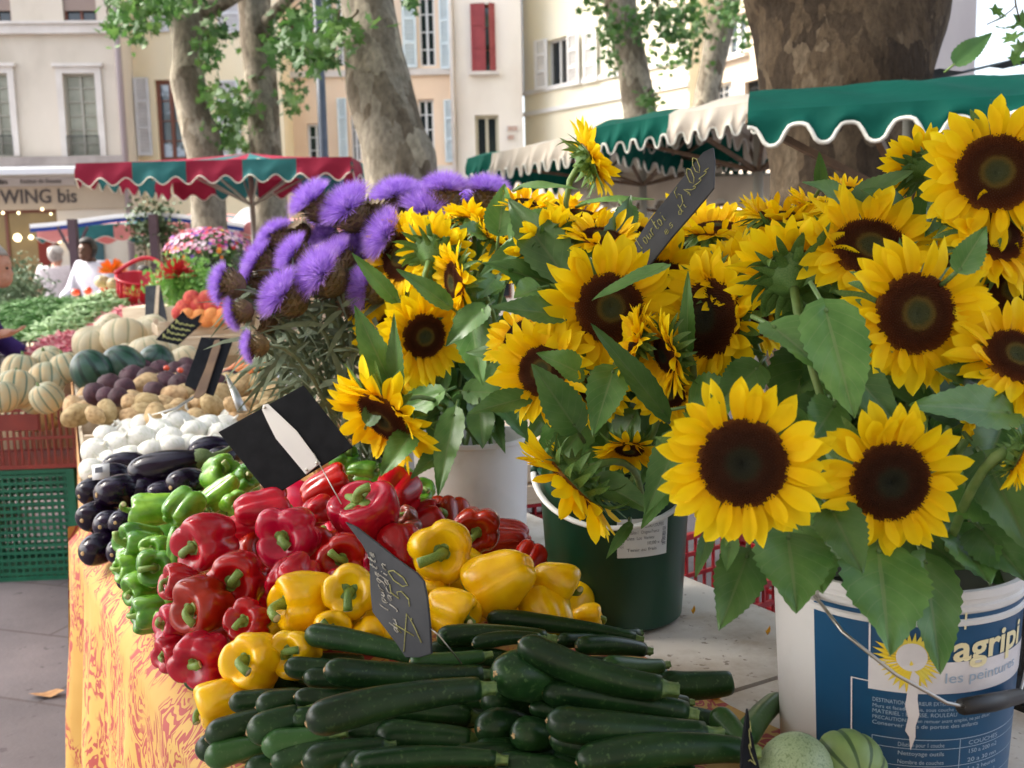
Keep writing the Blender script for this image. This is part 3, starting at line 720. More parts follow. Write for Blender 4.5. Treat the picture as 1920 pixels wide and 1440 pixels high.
# ------------------------------------------------------------------ thistles
def tuft_mesh(seed):
    r = random.Random(seed); mb = MB(); n = 2000
    for k in range(n):
        q = sqrt((k+.5)/n); a = k*2.39996
        th = q*1.3 + r.gauss(0, .09)
        L = (1.15 + r.uniform(-.2, .12))*(.95 - .08*q*q)
        base = V((.36*q*cos(a), .36*q*sin(a), 0)); d = V((sin(th)*cos(a), sin(th)*sin(a), cos(th)))
        tip = base + d*L*.85 + V((r.gauss(0,.03), r.gauss(0,.03), r.gauss(0,.03)))
        m_ = base*.5 + tip*.5 + V((0,0,.05*q)); s = d.cross(V((r.uniform(-1,1), r.uniform(-1,1), r.uniform(-1,1)))).normalized()*.011
        mb.add([base - s, base + s, m_ - s, m_ + s, tip], [(0,1,3,2), (2,3,4)])
    mb.lathe([(.34,-.02),(.46,.2),(.44,.36),(.3,.5),(.001,.56)], 18)
    return mb.mesh('tuft', M['tuft'])
TUFTS = [tuft_mesh(k) for k in range(3)]
def bulb_mesh(seed):
    r = random.Random(seed); mb = MB()
    pr = interp([(.06,-.98),(.30,-.9),(.55,-.62),(.62,-.32),(.50,-.06),(.34,.04),(.001,.03)], 14); mb.lathe(pr, 18)
    rows = 9
    for i in range(rows):
        t = i/(rows-1); f = .06 + t*.76; k = f*13; j = int(k); fr = k - j
        q = pr[j][0]*(1-fr) + pr[min(j+1,13)][0]*fr; z = pr[j][1]*(1-fr) + pr[min(j+1,13)][1]*fr
        n = 13
        for c in range(n):
            a = 2*pi*(c + (i % 2)*.5)/n + r.uniform(-.08,.08); er, et = V((cos(a), sin(a), 0)), V((-sin(a), cos(a), 0))
            L = .30*r.uniform(.8,1.3); up = V((0,0,1))
            dr = (up*(.55+.3*t) + er*(.75 + r.uniform(-.2,.35))).normalized(); p = er*q + up*z; w = .115
            tip = p + dr*L + er*.05
            mid = p + up*L*.42 + er*L*.30
            nn = er*.05
            mb.add([p - et*w, p + et*w, mid - et*w*.75 + nn, mid + et*w*.75 + nn, mid + nn*1.8, tip], [(0,1,3,4,2), (2,4,5), (4,3,5)])
    return mb.mesh('scaly_bulb', M['scale'])
BULBS = [bulb_mesh(k) for k in range(3)]
def thistle(px, py, d, wpx, face, label, foot, open_=1.0):
    c = P(px, py, d); w = wpx*d/FPX*.60; fd = CD(*face); k = int(px+py) % 3
    o = empty('thistle', c, label, 'thistle', 'purple thistle heads in the bunch')
    F = frame(fd, rnd.uniform(0, 6)); s = w*.98
    base = -(F @ V((0,0,1)))*(s*.45)
    if open_ > 0: link('tuft', TUFTS[k], o, TRS(base, F, (s*open_, s*open_, s*(.95 if open_ > .8 else 1.1))))
    link('scaly_bulb', BULBS[k], o, TRS(base, F, s*1.0))
    b = c + base - fd*s*.9; mb = MB(); f = V(foot)
    mb.tube(bez(b, b - fd*.08, f*.45 + b*.55 - V((0,0,.04)), 5)[:-1] + bez(f*.45+b*.55-V((0,0,.04)), f*.8+b*.2-V((0,0,.03)), f, 4), .005, 6)
    mb.build('stem', M['tgreen'], o)
    mb = MB()                                   # narrow grey leaves along the stalk
    for q in range(5):
        t = rnd.uniform(.1, .75); p = b*(1-t) + f*t - V((0,0,.03*sin(t*pi))); dr = V((rnd.uniform(-1,1), rnd.uniform(-1,.3), rnd.uniform(-.5,.7))).normalized()
        L = rnd.uniform(.06,.14); sd = dr.cross(V((0,.4,1))).normalized()*rnd.uniform(.004,.009); up = V((0,0,1))
        pts = [p + dr*(L*u) - up*(L*.4*u*u) for u in (0,.25,.5,.75,1)]; ws = (.5,1,.9,.6,.05); vs = []
        for pp, ww in zip(pts, ws): vs += [pp - sd*ww, pp + sd*ww]
        mb.add(vs, [(2*i, 2*i+1, 2*i+3, 2*i+2) for i in range(4)])
    mb.build('leaves', M['tgreen'], o)
    return o
# ------------------------------------------------------------------ the front table
TZ = .85
EU, ED = V((cos(radians(30)), sin(radians(30)), 0)), V((-sin(radians(30)), cos(radians(30)), 0))   # across / along the table
T0 = G(370, 1330, TZ); T0.z = 0                       # a point on the near left edge
def tp(u, v, z=TZ): p = T0 + EU*u + ED*v; return V((p.x, p.y, z))
TW = 1.06
# extents along the table
v_back = (G(150, 985, TZ) - T0).dot(ED); v_front = -.95

# -- vegetables --------------------------------------------------------------
red = [
 ('red', 388,1020,1.07,118,(-.55,-.08,.83),'red bell pepper at the upper left of the red heap, stalk pointing left',0),
 ('red', 447,1087,1.045,112,(-.1,-.02,1),'round red bell pepper showing its stalk straight on amid the red heap',1),
 ('red', 545,1005,1.085,122,(-.22,.06,.97),'large red bell pepper with thick green stalk facing out, top centre of the red heap',4),
 ('red', 553,1088,1.05,104,(-.15,-.45,.88),'red bell pepper whose stalk is partly covered by the yellow pepper below it',2),
 ('red', 643,1045,1.06,96,(.1,.0,1),'small lobed red bell pepper with dark crumpled stalk, left of the chalk price slate',5),
 ('redcone', 684,965,1.10,130,(-.25,.80,.55),'biggest red bell pepper with flat star-shaped green cap, highest in the red heap',0),
 ('redlong', 500,955,1.10,80,(.92,.16,-.3),'long red pepper lying on its side with a bright gloss, under the black sign corner',0),
 ('redlong', 618,912,1.09,74,(.9,.4,-.1),'long red pepper lying at the back of the heap below the white plastic peg',1),
 ('red', 742,928,1.06,100,(.3,.3,-.9),'blocky red pepper at the back right of the heap, turned away',3),
 ('red', 596,958,1.07,62,(.4,.2,-.9),'red pepper wedged between the long lying peppers and the biggest red pepper',2),
 ('redlong', 480,990,1.06,74,(.92,.1,-.3),'red pepper lying underneath the long shiny red pepper',2),
 ('red', 381,1138,1.02,114,(-.5,.02,.86),'red bell pepper with stalk facing left, just above the lowest red pepper',1),
 ('red', 378,1232,.98,108,(-.2,-.18,.95),'lowest red bell pepper showing its stalk, touching the tablecloth edge',4),
 ('red', 322,1225,.945,70,(-.65,-.05,.75),'half hidden red pepper at the far left bottom with its stalk over the cloth',0),
 ('red', 467,1168,1.01,92,(-.2,.35,.9),'red bell pepper with two shiny lobes just above the yellow pepper with curled stalk',3),
 ('red', 424,1245,.965,80,(.3,.1,-.9),'smooth red pepper flank left of the yellow pepper with curled stalk',5),
 ('red', 330,1172,.975,84,(-.75,.1,.6),'red pepper bulging over the left edge of the heap beside the green peppers',2),
 ('red', 335,1092,1.03,74,(-.7,.2,.5),'red pepper squeezed between the green peppers and the red heap',5),
 ('red', 897,992,1.045,92,(-.1,-.15,.97),'dark red four-lobed pepper alone in front of the white bucket',4),
 ('red', 992,1052,1.0,72,(.35,.45,-.8),'red pepper tip showing behind the yellow peppers near the green bucket',3),
 ('redcone', 752,1030,1.045,92,(-.4,.5,-.7),'smooth red pepper between the chalk price slate and the yellow pepper with white stalk end',1),
 ('red', 628,1112,1.02,86,(0,.2,-.9),'red pepper mostly hidden behind two yellow peppers left of the chalk price slate',1),
 ('brown', 764,968,1.05,42,(-.5,.3,.4),'small brownish red pepper tucked behind the biggest red pepper',0),
 ('brown', 772,990,1.03,40,(-.3,-.3,.6),'small coppery pepper just below the brownish one',1)]
for k, px, py, z, w, ax, lb, v in red: pepper(k, px, py, z, w, ax, lb, v, None, (1,1,.84))
yel = [
 ('yel', 566,1125,1.04,118,(-.72,-.02,.62),'yellow bell pepper with stalk pointing left, leaning on the red peppers',0),
 ('yel', 662,1112,1.05,112,(-.02,.25,.95),'yellow bell pepper with long curved stalk, touching the left edge of the chalk price slate',1),
 ('yel', 478,1238,1.0,112,(-.35,.25,.9),'yellow bell pepper with thick curled stalk above the courgettes at the left',3),
 ('yel', 552,1228,1.0,96,(-.3,.3,.85),'yellow bell pepper half covered by the courgettes, right of the one with curled stalk',2),
 ('yel', 412,1315,.955,94,(-.85,-.25,.35),'lowest yellow pepper at the table edge, its green stalk hanging over the cloth',4),
 ('yel', 620,1182,1.01,82,(.2,.2,.9),'yellow pepper peeping over the highest courgette at the left',1),
 ('yel', 692,1192,1.0,72,(.2,-.2,.9),'yellow pepper behind the courgettes and below the curved-stalk pepper',0),
 ('yel', 826,1035,1.075,126,(.14,.12,.98),'four-lobed yellow bell pepper with pale cut stalk end facing out, right of the price slate',3),
 ('yelcone', 933,1090,1.04,132,(-.55,-.35,-.2),'large smooth yellow pepper with its tip up, in the right part of the heap',0),
 ('yelcone', 1045,1097,1.02,92,(.72,-.32,.1),'yellow pepper leaning right with its stalk against the green bucket',1),
 ('yelcone', 1022,1152,.985,104,(-.3,.3,-.6),'deep yellow pepper at the foot of the heap below the one leaning right',2),
 ('yel', 1104,1160,.945,58,(.9,.12,.1),'small yellow pepper at the far right end of the heap by the green bucket',2),
 ('yel', 848,1150,1.02,98,(.85,-.25,.4),'bright yellow pepper just right of the slate, stalk to the right over the courgettes',4),
 ('yel', 812,1108,1.02,66,(.2,.1,-.9),'yellow pepper half hidden behind the slate and under the four-lobed one',0),
 ('yel', 900,1140,1.0,60,(.4,.2,.6),'small yellow pepper peeping out under the large smooth one',1),
 ('yel', 745,1185,1.0,76,(0,.3,-.8),'yellow pepper behind the bottom of the chalk price slate',2)]
for k, px, py, z, w, ax, lb, v in yel: pepper(k, px, py, z, w, ax, lb, v, None, (1,1,.82 if k == 'yelcone' else .92))
grn = [
 ('grnlong', 292,962,1.02,74,(-.93,.12,.3),'long arched green pepper on top of the green heap beside the aubergines',0),
 ('grn', 346,953,1.04,70,(.35,.55,-.6),'smooth triangular green pepper beside the long arched one',1),
 ('grn', 412,888,1.06,72,(.5,.2,.5),'wrinkled light green pepper next to the black sign, below its left corner',2),
 ('grnlong', 412,925,1.05,48,(-.7,-.62,.3),'slim curved green pepper lying across behind the red heap',1),
 ('grn', 262,1018,.99,84,(-.6,.1,.7),'ribbed green pepper at the left of the green heap, under the arched one',3),
 ('grn', 297,1030,.99,64,(-.2,.1,.95),'small knobbly green pepper in the middle of the green heap',4),
 ('grnlong', 333,1018,1.02,46,(.3,.8,.2),'narrow green pepper standing against the red pepper with left-pointing stalk',2),
 ('grn', 293,1066,.97,78,(.2,.2,.9),'green pepper with pale shoulders in the lower middle of the green heap',0),
 ('grn', 268,1102,.93,70,(-.6,-.2,.7),'crumpled green pepper near the table edge above the dark stalk',2),
 ('grnlong', 322,1106,.97,44,(.4,.75,.3),'pale slim green pepper touching the red heap low down',3),
 ('grn', 285,1150,.905,74,(-.75,-.05,.5),'lowest green pepper resting on the tablecloth edge',1),
 ('grn', 312,1166,.91,50,(.5,-.4,.6),'small curled green pepper at the bottom of the green heap by the red ones',4),
 ('grn', 455,900,1.05,56,(.6,.3,.4),'green pepper peeping out below the black sign edge',3),
 ('grn', 440,945,1.04,52,(.4,.2,.6),'green pepper between the slim curved one and the long shiny red pepper',0),
 ('grn', 245,1065,.95,58,(-.7,0,.7),'green pepper touching the lowest aubergines',1),
 ('grn', 372,945,1.02,54,(-.2,.3,.8),'green pepper in the gap behind the triangular one',4),
 ('grn', 646,868,1.05,60,(.3,.6,.3),'dark green pepper behind the right edge of the black sign',0),
 ('grnlong', 686,878,1.05,36,(.9,-.2,.2),'slim green pepper lying behind the long red pepper at the back',1),
 ('grn', 786,930,1.02,62,(.2,.5,.6),'dark green pepper between the red heap and the white bucket',2),
 ('grn', 800,975,.99,58,(.3,.2,-.5),'shadowed green pepper low against the white bucket',3)]
for k, px, py, z, w, ax, lb, v in grn: pepper(k, px, py, z, w, ax, lb, v)
aub = [
 (308,880,1.02,62,(.97,.2,-.2),'large aubergine lying on top with its green stalk pointing right',1.55,0),
 (240,872,.99,46,(.95,.05,-.3),'long aubergine at the back touching the white onions',1.5,1),
 (224,921,.985,58,(.7,.1,-.7),'aubergine with round end to the left just below the large top one',1.1,2),
 (180,920,.95,48,(.5,.2,-.8),'leftmost aubergine of the upper row beside the onion crate',1.1,3),
 (352,907,1.01,54,(.5,.1,-.85),'aubergine facing out between the large one and the green peppers',1.1,0),
 (212,893,.98,46,(.8,.1,-.6),'aubergine squeezed under the long one at the back',1.1,1),
 (181,968,.93,52,(.35,.1,-.95),'aubergine in the left column, second row from the top',1.05,2),
 (205,982,.935,48,(.1,.05,-1),'aubergine with a blossom scar facing out, middle of the left stack',1.05,3),
 (231,978,.95,42,(.1,-.05,-1),'small aubergine with pale blossom scar next to the ribbed green pepper',1.05,0),
 (187,1028,.895,54,(.4,.1,-.9),'lowest left aubergine above the tablecloth',1.1,1),
 (226,1032,.905,44,(.1,.1,-1),'aubergine in the bottom row beside the lowest left one',1.1,2),
 (245,1082,.885,38,(.3,.3,-.9),'small aubergine at the very bottom against the green peppers',1.05,3),
 (315,930,.97,56,(.6,.1,-.8),'aubergine in the dark gap behind the arched green pepper',1.1,2),
 (272,925,.97,54,(.6,.1,-.8),'aubergine in shadow below the large top one',1.1,0),
 (392,842,1.02,44,(.85,.15,-.4),'aubergine under the left corner of the black sign',1.3,1),
 (418,858,1.01,40,(.7,.1,-.6),'aubergine hidden beneath the black sign',1.1,3)]
for px, py, z, w, ax, lb, ln, v in aub: aubergine(px, py, z, w, ax, lb, ln, v)

zuc = [ # blossom end, stem end (px, py, z), thickness px, label, light skin, bow
 (573,1188,1.035, 782,1232,1.02, 46,'courgette highest at the left, running behind the bottom of the price slate',0,.02),
 (533,1248,1.01, 690,1262,1.0, 46,'courgette lying under the highest left one, blunt end over the yellow pepper',0,0),
 (607,1256,1.045, 900,1266,1.0, 54,'long courgette with round orange scar below the price slate, tapering right',0,-.02),
 (568,1270,1.0, 720,1286,.99, 40,'courgette half hidden beneath the long one below the price slate',0,0),
 (573,1357,1.045, 897,1292,1.05, 66,'longest courgette in front, lying aslant across the middle of the heap',0,.03),
 (551,1306,1.015, 730,1312,1.0, 46,'courgette just above the left end of the longest one',0,0),
 (429,1318,.985, 560,1302,.99, 44,'courgette at the left edge beside the lowest yellow pepper',0,0),
 (479,1326,1.0, 610,1306,1.0, 48,'courgette second from the left edge in the upper left row',0,.02),
 (543,1352,1.0, 640,1330,1.0, 46,'courgette tip facing out behind the left end of the longest one',0,0),
 (385,1386,.965, 520,1340,.98, 52,'courgette nearest the tablecloth edge, pointing down to the left',0,.03),
 (462,1376,.99, 560,1342,1.0, 66,'thick courgette end at the left, above the light green ones',0,0),
 (384,1424,.945, 520,1392,.96, 50,'light green courgette low at the left table edge',1,.02),
 (490,1398,.98, 620,1378,.99, 54,'light green courgette right of the thick end at the left',1,0),
 (508,1432,.965, 640,1400,.98, 48,'courgette in the bottom row, fourth tip from the left',0,0),
 (566,1430,.975, 720,1404,.98, 56,'courgette in the bottom row just left of the middle',0,0),
 (660,1434,.98, 930,1424,.985, 46,'flat-lying courgette cut off by the bottom of the picture in the middle',0,0),
 (458,1442,.945, 580,1425,.95, 44,'courgette tip at the lowest left of the heap',0,0),
 (928,1262,1.06, 1085,1290,1.0, 100,'fat courgette end facing out in the middle right, with a tan scar',0,0),
 (972,1203,1.09, 1238,1290,1.03, 62,'topmost courgette at the right, sloping down to the right',0,-.05),
 (1015,1297,1.03, 1285,1336,.99, 54,'courgette under the topmost right one, tan tip to the left',0,.02),
 (1024,1352,1.035, 1320,1378,1.0, 70,'big courgette at the right with a brown torn tip and pale cut stalk',0,-.02),
 (992,1325,1.01, 1120,1340,1.0, 36,'thin courgette tip between the two big right-hand ones',0,0),
 (962,1378,1.0, 1060,1385,.97, 64,'courgette end facing out in the dark centre right, with yellow patches',0,0),
 (897,1366,.995, 990,1372,.96, 74,'shadowed courgette end facing out in the dark centre',0,0),
 (1030,1383,1.0, 1220,1420,.98, 50,'courgette below the big one with the torn tip',0,0),
 (1080,1430,1.0, 1395,1408,.99, 66,'courgette along the bottom right edge of the picture',0,.04),
 (1338,1338,.945, 1400,1412,.93, 50,'upright leaning courgette at the right end of the heap',1,.05),
 (818,1196,1.03, 1020,1196,1.01, 42,'courgette right of the price slate, in the back row',0,.03),
 (885,1208,1.03, 1010,1196,1.02, 28,'thin courgette with pale tip in the back row',0,.04),
 (912,1160,1.01, 1190,1196,.97, 34,'long courgette at the very back under the yellow peppers',0,.02),
 (1046,1200,.99, 1195,1188,.96, 30,'courgette at the back right with frayed stalk',0,0),
 (1080,1212,1.0, 1205,1218,.965, 38,'courgette pointing right behind the topmost right one',0,0),
 (1130,1246,.99, 1240,1248,.96, 40,'courgette with leafy light green stalk at the right rim of the heap',1,0),
 (1190,1316,.975, 1285,1316,.95, 34,'courgette end in the right shadow over the patterned cloth',0,0),
 (768,1240,1.03, 905,1230,1.02, 36,'light green courgette stuck by the wire pin of the price slate',1,0),
 (720,1330,.99, 880,1345,.97, 60,'dark courgette deep under the longest one',0,0),
 (700,1382,.975, 880,1392,.965, 66,'dark courgette in the shadowed middle of the front row',0,0),
 (880,1418,.965, 1040,1418,.96, 66,'dark courgette low in the middle right front row',0,0),
 (640,1370,.98, 790,1385,.965, 56,'dark courgette beneath the left half of the longest one',0,0),
 (1150,1385,.985, 1330,1405,.96, 60,'dark courgette under the big one with the torn tip',0,0),
 (760,1285,1.0, 940,1318,.99, 50,'dark courgette behind the middle of the longest one',0,0),
 (1060,1255,1.0, 1230,1300,.97, 56,'dark courgette hidden under the topmost right one',0,0),
 (800,1220,1.0, 960,1240,.99, 44,'dark courgette behind the fat end facing out',0,0),
 (900,1310,1.0, 1050,1330,.97, 58,'dark courgette just under the fat end facing out',0,0)]
for a in zuc: zucchini(*a[:8], bool(a[8]), a[9])
# lower layer: courgettes that fill the heap from below
for i in range(30):
    px = 420 + (i % 10)*95 + rnd.uniform(-20,20); py = 1270 + (i//10)*70 + rnd.uniform(-12,12)
    z = .925 - (.02 if px < 520 else 0)
    zucchini(px-60, py, z, px+80, py+rnd.uniform(-20,20), z-.01, 58, 'dark courgette buried in the bottom layer of the front heap', False, 0, False)
for i in range(12):
    px = 720 + (i % 6)*95 + rnd.uniform(-20,20); py = 1440 + (i//6)*60
    zucchini(px-80, py, .965, px+90, py+rnd.uniform(-20,20), .96, 70, 'dark courgette buried in the bottom layer of the front heap', False, 0, False)
# lower layer of peppers
def fill(kind, spots, lb, dz=.055, w=100):
    for px, py, z in spots: pepper(kind, px, py, z - dz, w, (rnd.uniform(-.6,.6), rnd.uniform(-.3,.6), rnd.uniform(-1,.4)), lb, rnd.randint(0,5))
fill('red', [(420,1060,1.05),(490,1050,1.06),(600,1040,1.06),(500,1120,1.02),(420,1180,1.0),(350,1200,.96),(700,1010,1.06),(650,990,1.07),(560,960,1.07),(790,990,1.04),(840,985,1.03),(720,1070,1.04),(940,1020,1.0)], 'red pepper in the lower layer, almost covered by the red heap')
fill('yel', [(620,1150,1.02),(540,1180,1.0),(460,1290,.96),(700,1150,1.02),(880,1080,1.03),(980,1110,1.0),(1060,1140,.96),(780,1140,1.0),(860,1110,1.0)], 'yellow pepper in the lower layer, almost covered by the yellow heap')
fill('grn', [(290,1000,.99),(330,990,1.0),(270,1060,.96),(310,1080,.97),(300,1130,.93),(400,960,1.01),(450,930,1.02),(370,990,1.02),(700,900,1.03),(760,920,1.02)], 'green pepper in the lower layer, almost covered by the green heap', .05, 80)
for px, py, z in ((205,945,.95),(255,955,.95),(290,910,.97),(340,925,.97),(210,1010,.91),(245,1030,.92)):
    aubergine(px, py, z - .04, 56, (.5,.2,-.8), 'aubergine in the lower layer, almost covered by the stack', 1.1, rnd.randint(0,3))

# round courgettes and the pieces right of the heap
def ronde(px, py, z, w, lb, me, ax):
    c = G(px, py, z); s = w*depth(c)/FPX; o = link('round_courgette', me)
    o.matrix_basis = TRS(c, frame(CD(*ax), rnd.uniform(0,6)), (s, s, s*.9)); tag(o, lb, 'courgette', 'round courgettes by the paint bucket'); link('stem', MSTEM, o)
R1 = blob_mesh('round_courgette', M['rzuc'], 3, (1,1,1), .03, .9, None, 36); R2 = blob_mesh('round_courgette', M['rzucs'], 4, (1,1,1), .02, .9, interp(MEL_PROF, 20), 60, 10, .06)
ronde(1490,1452,.955,158,'pale silvery round courgette before the paint bucket, beside the striped one',R1,(-.6,.2,-.3))
ronde(1590,1440,.945,142,'dark striped round courgette with its stalk facing out, against the paint bucket',R2,(.1,-.1,1))
zucchini(1392,1392,.91, 1455,1315,.90, 46,'light green courgette behind the dark upright slate at the bottom right',True,.03)

# -- fallen petals
def fallen(px, py, z, a, L, lb):
    c = G(px, py, z); mb = MB(); w = L*.32
    vs = []
    for i in range(9):
        t = i/8
        for s in (-1,0,1):
            q = w*sin(pi*min(1, t*.9+.08))**.7
            p = V((cos(a)*(t-.5)*L - sin(a)*s*q*.5, sin(a)*(t-.5)*L + cos(a)*s*q*.5, .006*(abs(s)) + .008*(2*t-1)**2)); vs.append(c + p)
    mb.add(vs, [(i*3+j, (i+1)*3+j, (i+1)*3+j+1, i*3+j+1) for i in range(8) for j in range(2)])
    o = mb.build('fallen_petal', M['fpetal'], at=c); tag(o, lb, 'petal', 'sunflower petals fallen on the table')
M['fpetal'] = mat('fallen_petal', (.86,.46,.01), .6, (.80,.36,.01), 40, trans=.2)
fallen(1330,1313,TZ+.004,-.1,.05,'long yellow petal lying across the table seam by the courgettes')
fallen(1300,1151,TZ+.004,1.2,.022,'small orange petal on the table right of the green bucket')
fallen(1440,1190,TZ+.004,1.0,.022,'small orange petal at the table edge left of the paint bucket')

# -- cloth over the heap, white boards, trestles
def hz(p):
    best = 0.0; num = den = 0.0
    for c, r in PLACED:
        d2 = (c.x-p.x)**2 + (c.y-p.y)**2
        if d2 < .05:
            w = math.exp(-d2/.006); num += w*(c.z - r - .045); den += w
    if den < 1e-3: return TZ + .004
    f = min(1, den/.6)
    return max(TZ + .004, (num/den)*f + TZ*(1-f))
def cloth():
    mb = MB(); nv = 90; us = [i/46 for i in range(47)]; drop = .74; nd = 26
    wmax = .74
    rows = []
    for iv in range(nv+1):
        v = v_front + (v_back - v_front)*iv/nv; row = []
        ed = .03*noise.noise(V((v*3, 0, 0)))
        for k in range(nd, 0, -1):          # hanging side, gently pleated
            t = k/nd; ple = .022*sin(v*17 + 1.3*sin(v*5)) + .012*sin(v*39)
            out = .022 + ple*min(1, t*1.6) + .05*t
            p = tp(-out - .012, v, TZ - .012 - t*drop + .01*sin(v*7)*t); row.append(p)
        for u in us:
            p = tp(u*(wmax + .04*sin(v*4.1)), v); p.z = hz(p) if u > .06 else TZ + .004 - .006*(1-u/.06)**2
            p.z += .002*noise.noise(p*20); row.append(p)
        rows.append(row)
    n = len(rows[0]); mb.add([p for r in rows for p in r], [(i*n+j, i*n+j+1, (i+1)*n+j+1, (i+1)*n+j) for i in range(nv) for j in range(n-1)])
    # far end, hanging down at the corner
    end = []
    for k in range(nd+1):
        t = k/nd; row = []
        for q in range(31):
            u = -.034 - .05*t + (wmax+.05)*q/30; row.append(tp(u, v_back + .002 + .02*t + .015*sin(u*20)*t, TZ - .012*(1 if k else 0) - t*drop))
        end.append(row)
    mb.add([p for r in end for p in r], [(i*31+j, i*31+j+1, (i+1)*31+j+1, (i+1)*31+j) for i in range(nd) for j in range(30)])
    o = mb.build('tablecloth', M['cloth'], at=tp(0, 0)); tag(o, 'yellow tablecloth printed with red marbled swirls hanging over the front table edge', 'tablecloth')
cloth()
tb = empty('market_table', tp(.5, .4, 0), 'long trestle table of worn white painted boards carrying the peppers and flower buckets', 'table')
seam = (G(1380,1292,TZ) - T0).dot(ED)
vs_ = [v_front, seam - .004, seam + .9, v_back + .02]
for a, b in ((v_front, seam-.006), (seam+.006, v_back + .01)):
    m_ = MB(); m_.slab([tp(.04,a,TZ-.002), tp(TW,a,TZ-.002), tp(TW,b,TZ-.002), tp(.04,b,TZ-.002)], (0,0,1), .03); m_.build('tabletop', M['board'], tb, False)
m_ = MB(); m_.slab([tp(.02,v_front,TZ-.035), tp(TW-.02,v_front,TZ-.035), tp(TW-.02,v_back,TZ-.035), tp(.02,v_back,TZ-.035)], (0,0,1), .03); m_.build('underframe', M['dwood'], tb, False)
for v in (v_front+.25, .3, v_back-.25):
    for u in (.12, TW-.12):
        m_ = MB(); m_.bar(tp(u, v, TZ-.07), tp(u + (.06 if u > .5 else -.02), v, 0), .05); m_.build('leg', M['dwood'], tb, False)
# ------------------------------------------------------------------ buckets and flowers
class Cone:                 # a tapered bucket standing on the table; label pieces follow its side
    def __init__(s, px, d, rt, rb, h, z0=TZ+.003):
        p = P(px, 720, d); s.c = V((p.x, p.y, z0)); s.rt, s.rb, s.h = rt, rb, h
        to = V((CAM.x - s.c.x, CAM.y - s.c.y, 0)).normalized(); s.a0 = atan2(to.y, to.x)
    def r(s, z): return s.rb + (s.rt - s.rb)*z/s.h
    def pt(s, a, z, off=0.0):  # a: angle to the right of the side facing the viewer
        q = s.r(z) + off; b = s.a0 + a
        return V((s.c.x + q*cos(b), s.c.y + q*sin(b), s.c.z + z))
    def hit(s, px, py):
        rr = ray(px, py); o = CAM - s.c; lo, hi = .3, 4.0; t = None
        prev = None
        k = .3
        while k < 4:
            p = o + rr*k; q = hypot(p.x, p.y) - s.r(p.z)
            if q < 0: t = k; break
            k += .002
        if t is None: return None
        p = o + rr*t; a = atan2(p.y, p.x) - s.a0
        a = (a + pi) % (2*pi) - pi
        return a, p.z
def patch(cn, mb, a0, a1, z0, z1, off=.0006, n=None, mi=0):
    n = n or max(2, int(abs(a1-a0)/.06)); nz = 6
    def fn(u, v):
        za = z0(a0+(a1-a0)*u) if callable(z0) else z0; zb = z1(a0+(a1-a0)*u) if callable(z1) else z1
        return cn.pt(a0 + (a1-a0)*u, za + (zb-za)*v, off)
    mb.grid(fn, n, nz, mi)
def wrap_text(cn, mb, txt, a, z, size, off=.0016, shear=0, wid=None, slope=0, bold=0):
    vs, fs = text_mb(txt, size, shear, 0, bold)
    if not vs: return
    k = 1.0
    if wid: k = wid/max(.001, max(v.x for v in vs))
    q = cn.r(z)
    mb.add([cn.pt(a + v.x*k/q, z + v.y + slope*v.x*k, off) for v in vs], fs)
def bucket(name, cn, m, label, rim, lip=.006, th=.003, ribs=()):
    o = empty(name, cn.c, label, 'bucket'); mb = MB()
    prof = [(.001, 0), (cn.rb-.006, 0), (cn.rb, .005)]
    zs = sorted([cn.h*k/10 for k in range(1, 10)] + [q for z in ribs for q in (z-.005, z-.003, z+.003, z+.005)])
    for z in zs:
        b = .0035 if any(abs(z - q) < .004 for q in ribs) else 0
        prof.append((cn.r(z)+b, z))
    prof += [(cn.rt, cn.h-.012), (cn.rt+lip, cn.h-.010), (cn.rt+lip, cn.h), (cn.rt-th, cn.h), (cn.rt-th-.002, cn.h-.02), (cn.rb-th, .01), (.001, .01)]
    mb.lathe(prof, 72, 0, Matrix.Translation(cn.c)); mb.build('pail', m, o, True, 40)
    w = MB(); w.lathe([(.001, cn.h*.72), (cn.r(cn.h*.72)-.006, cn.h*.72)], 40, 0, Matrix.Translation(cn.c)); w.build('water', M['dark'], o)
    return o
# green bucket
gb = Cone(1150, 1.93, .147, .128, .315)
o = bucket('flower_bucket', gb, M['gbucket'], 'dark green plastic bucket with a white paper sticker, full of sunflowers', 0, ribs=(.285,))
mb = MB(); A = gb.hit(1157, 1010); B = gb.hit(1249, 1010); T_ = gb.hit(1200, 972); Bo = gb.hit(1205, 1044)
patch(gb, mb, A[0], B[0], Bo[1], T_[1]); stick = mb.build('sticker', M['paper'], o)
mb = MB(); zt, zb = T_[1], Bo[1]; H = zt - zb
for k, (t, w) in enumerate((('ETIQUETTE  FLEURS COUPEES', .7), ('Qualite I   Origine France', .6), ('Date  Lot  Variete', .5), ('10,00 x 1', .3), ('Tenir au frais', .55))):
    wrap_text(gb, mb, t, A[0] + (B[0]-A[0])*(.17 if k != 3 else .55), zt - H*(.24 + .15*k), H*.12, .0014, wid=(B[0]-A[0])*gb.rt*w)
for side in (.04, .88):
    for q in range(14): 
        a = A[0] + (B[0]-A[0])*(side); patch(gb, mb, a, a + (B[0]-A[0])*.08, zb + H*(.25 + .035*q), zb + H*(.25 + .035*q + rnd.uniform(.008,.024)), .0014, 2)
mb.build('sticker_print', M['grey'], stick, False)
mb = MB(); ctl = [gb.pt(-1.45, .285, .012), P(1000, 945, depth(gb.pt(-1.2,.25))), P(1060, 975, 1.76), P(1150, 975, 1.755)] # white handle hanging in front
hp = []
for k in range(21):
    t = k/20; a = -1.5 + 2.95*t; hp.append(gb.pt(a, .285 - .075*sin(pi*t), .010 + .012*sin(pi*t)))
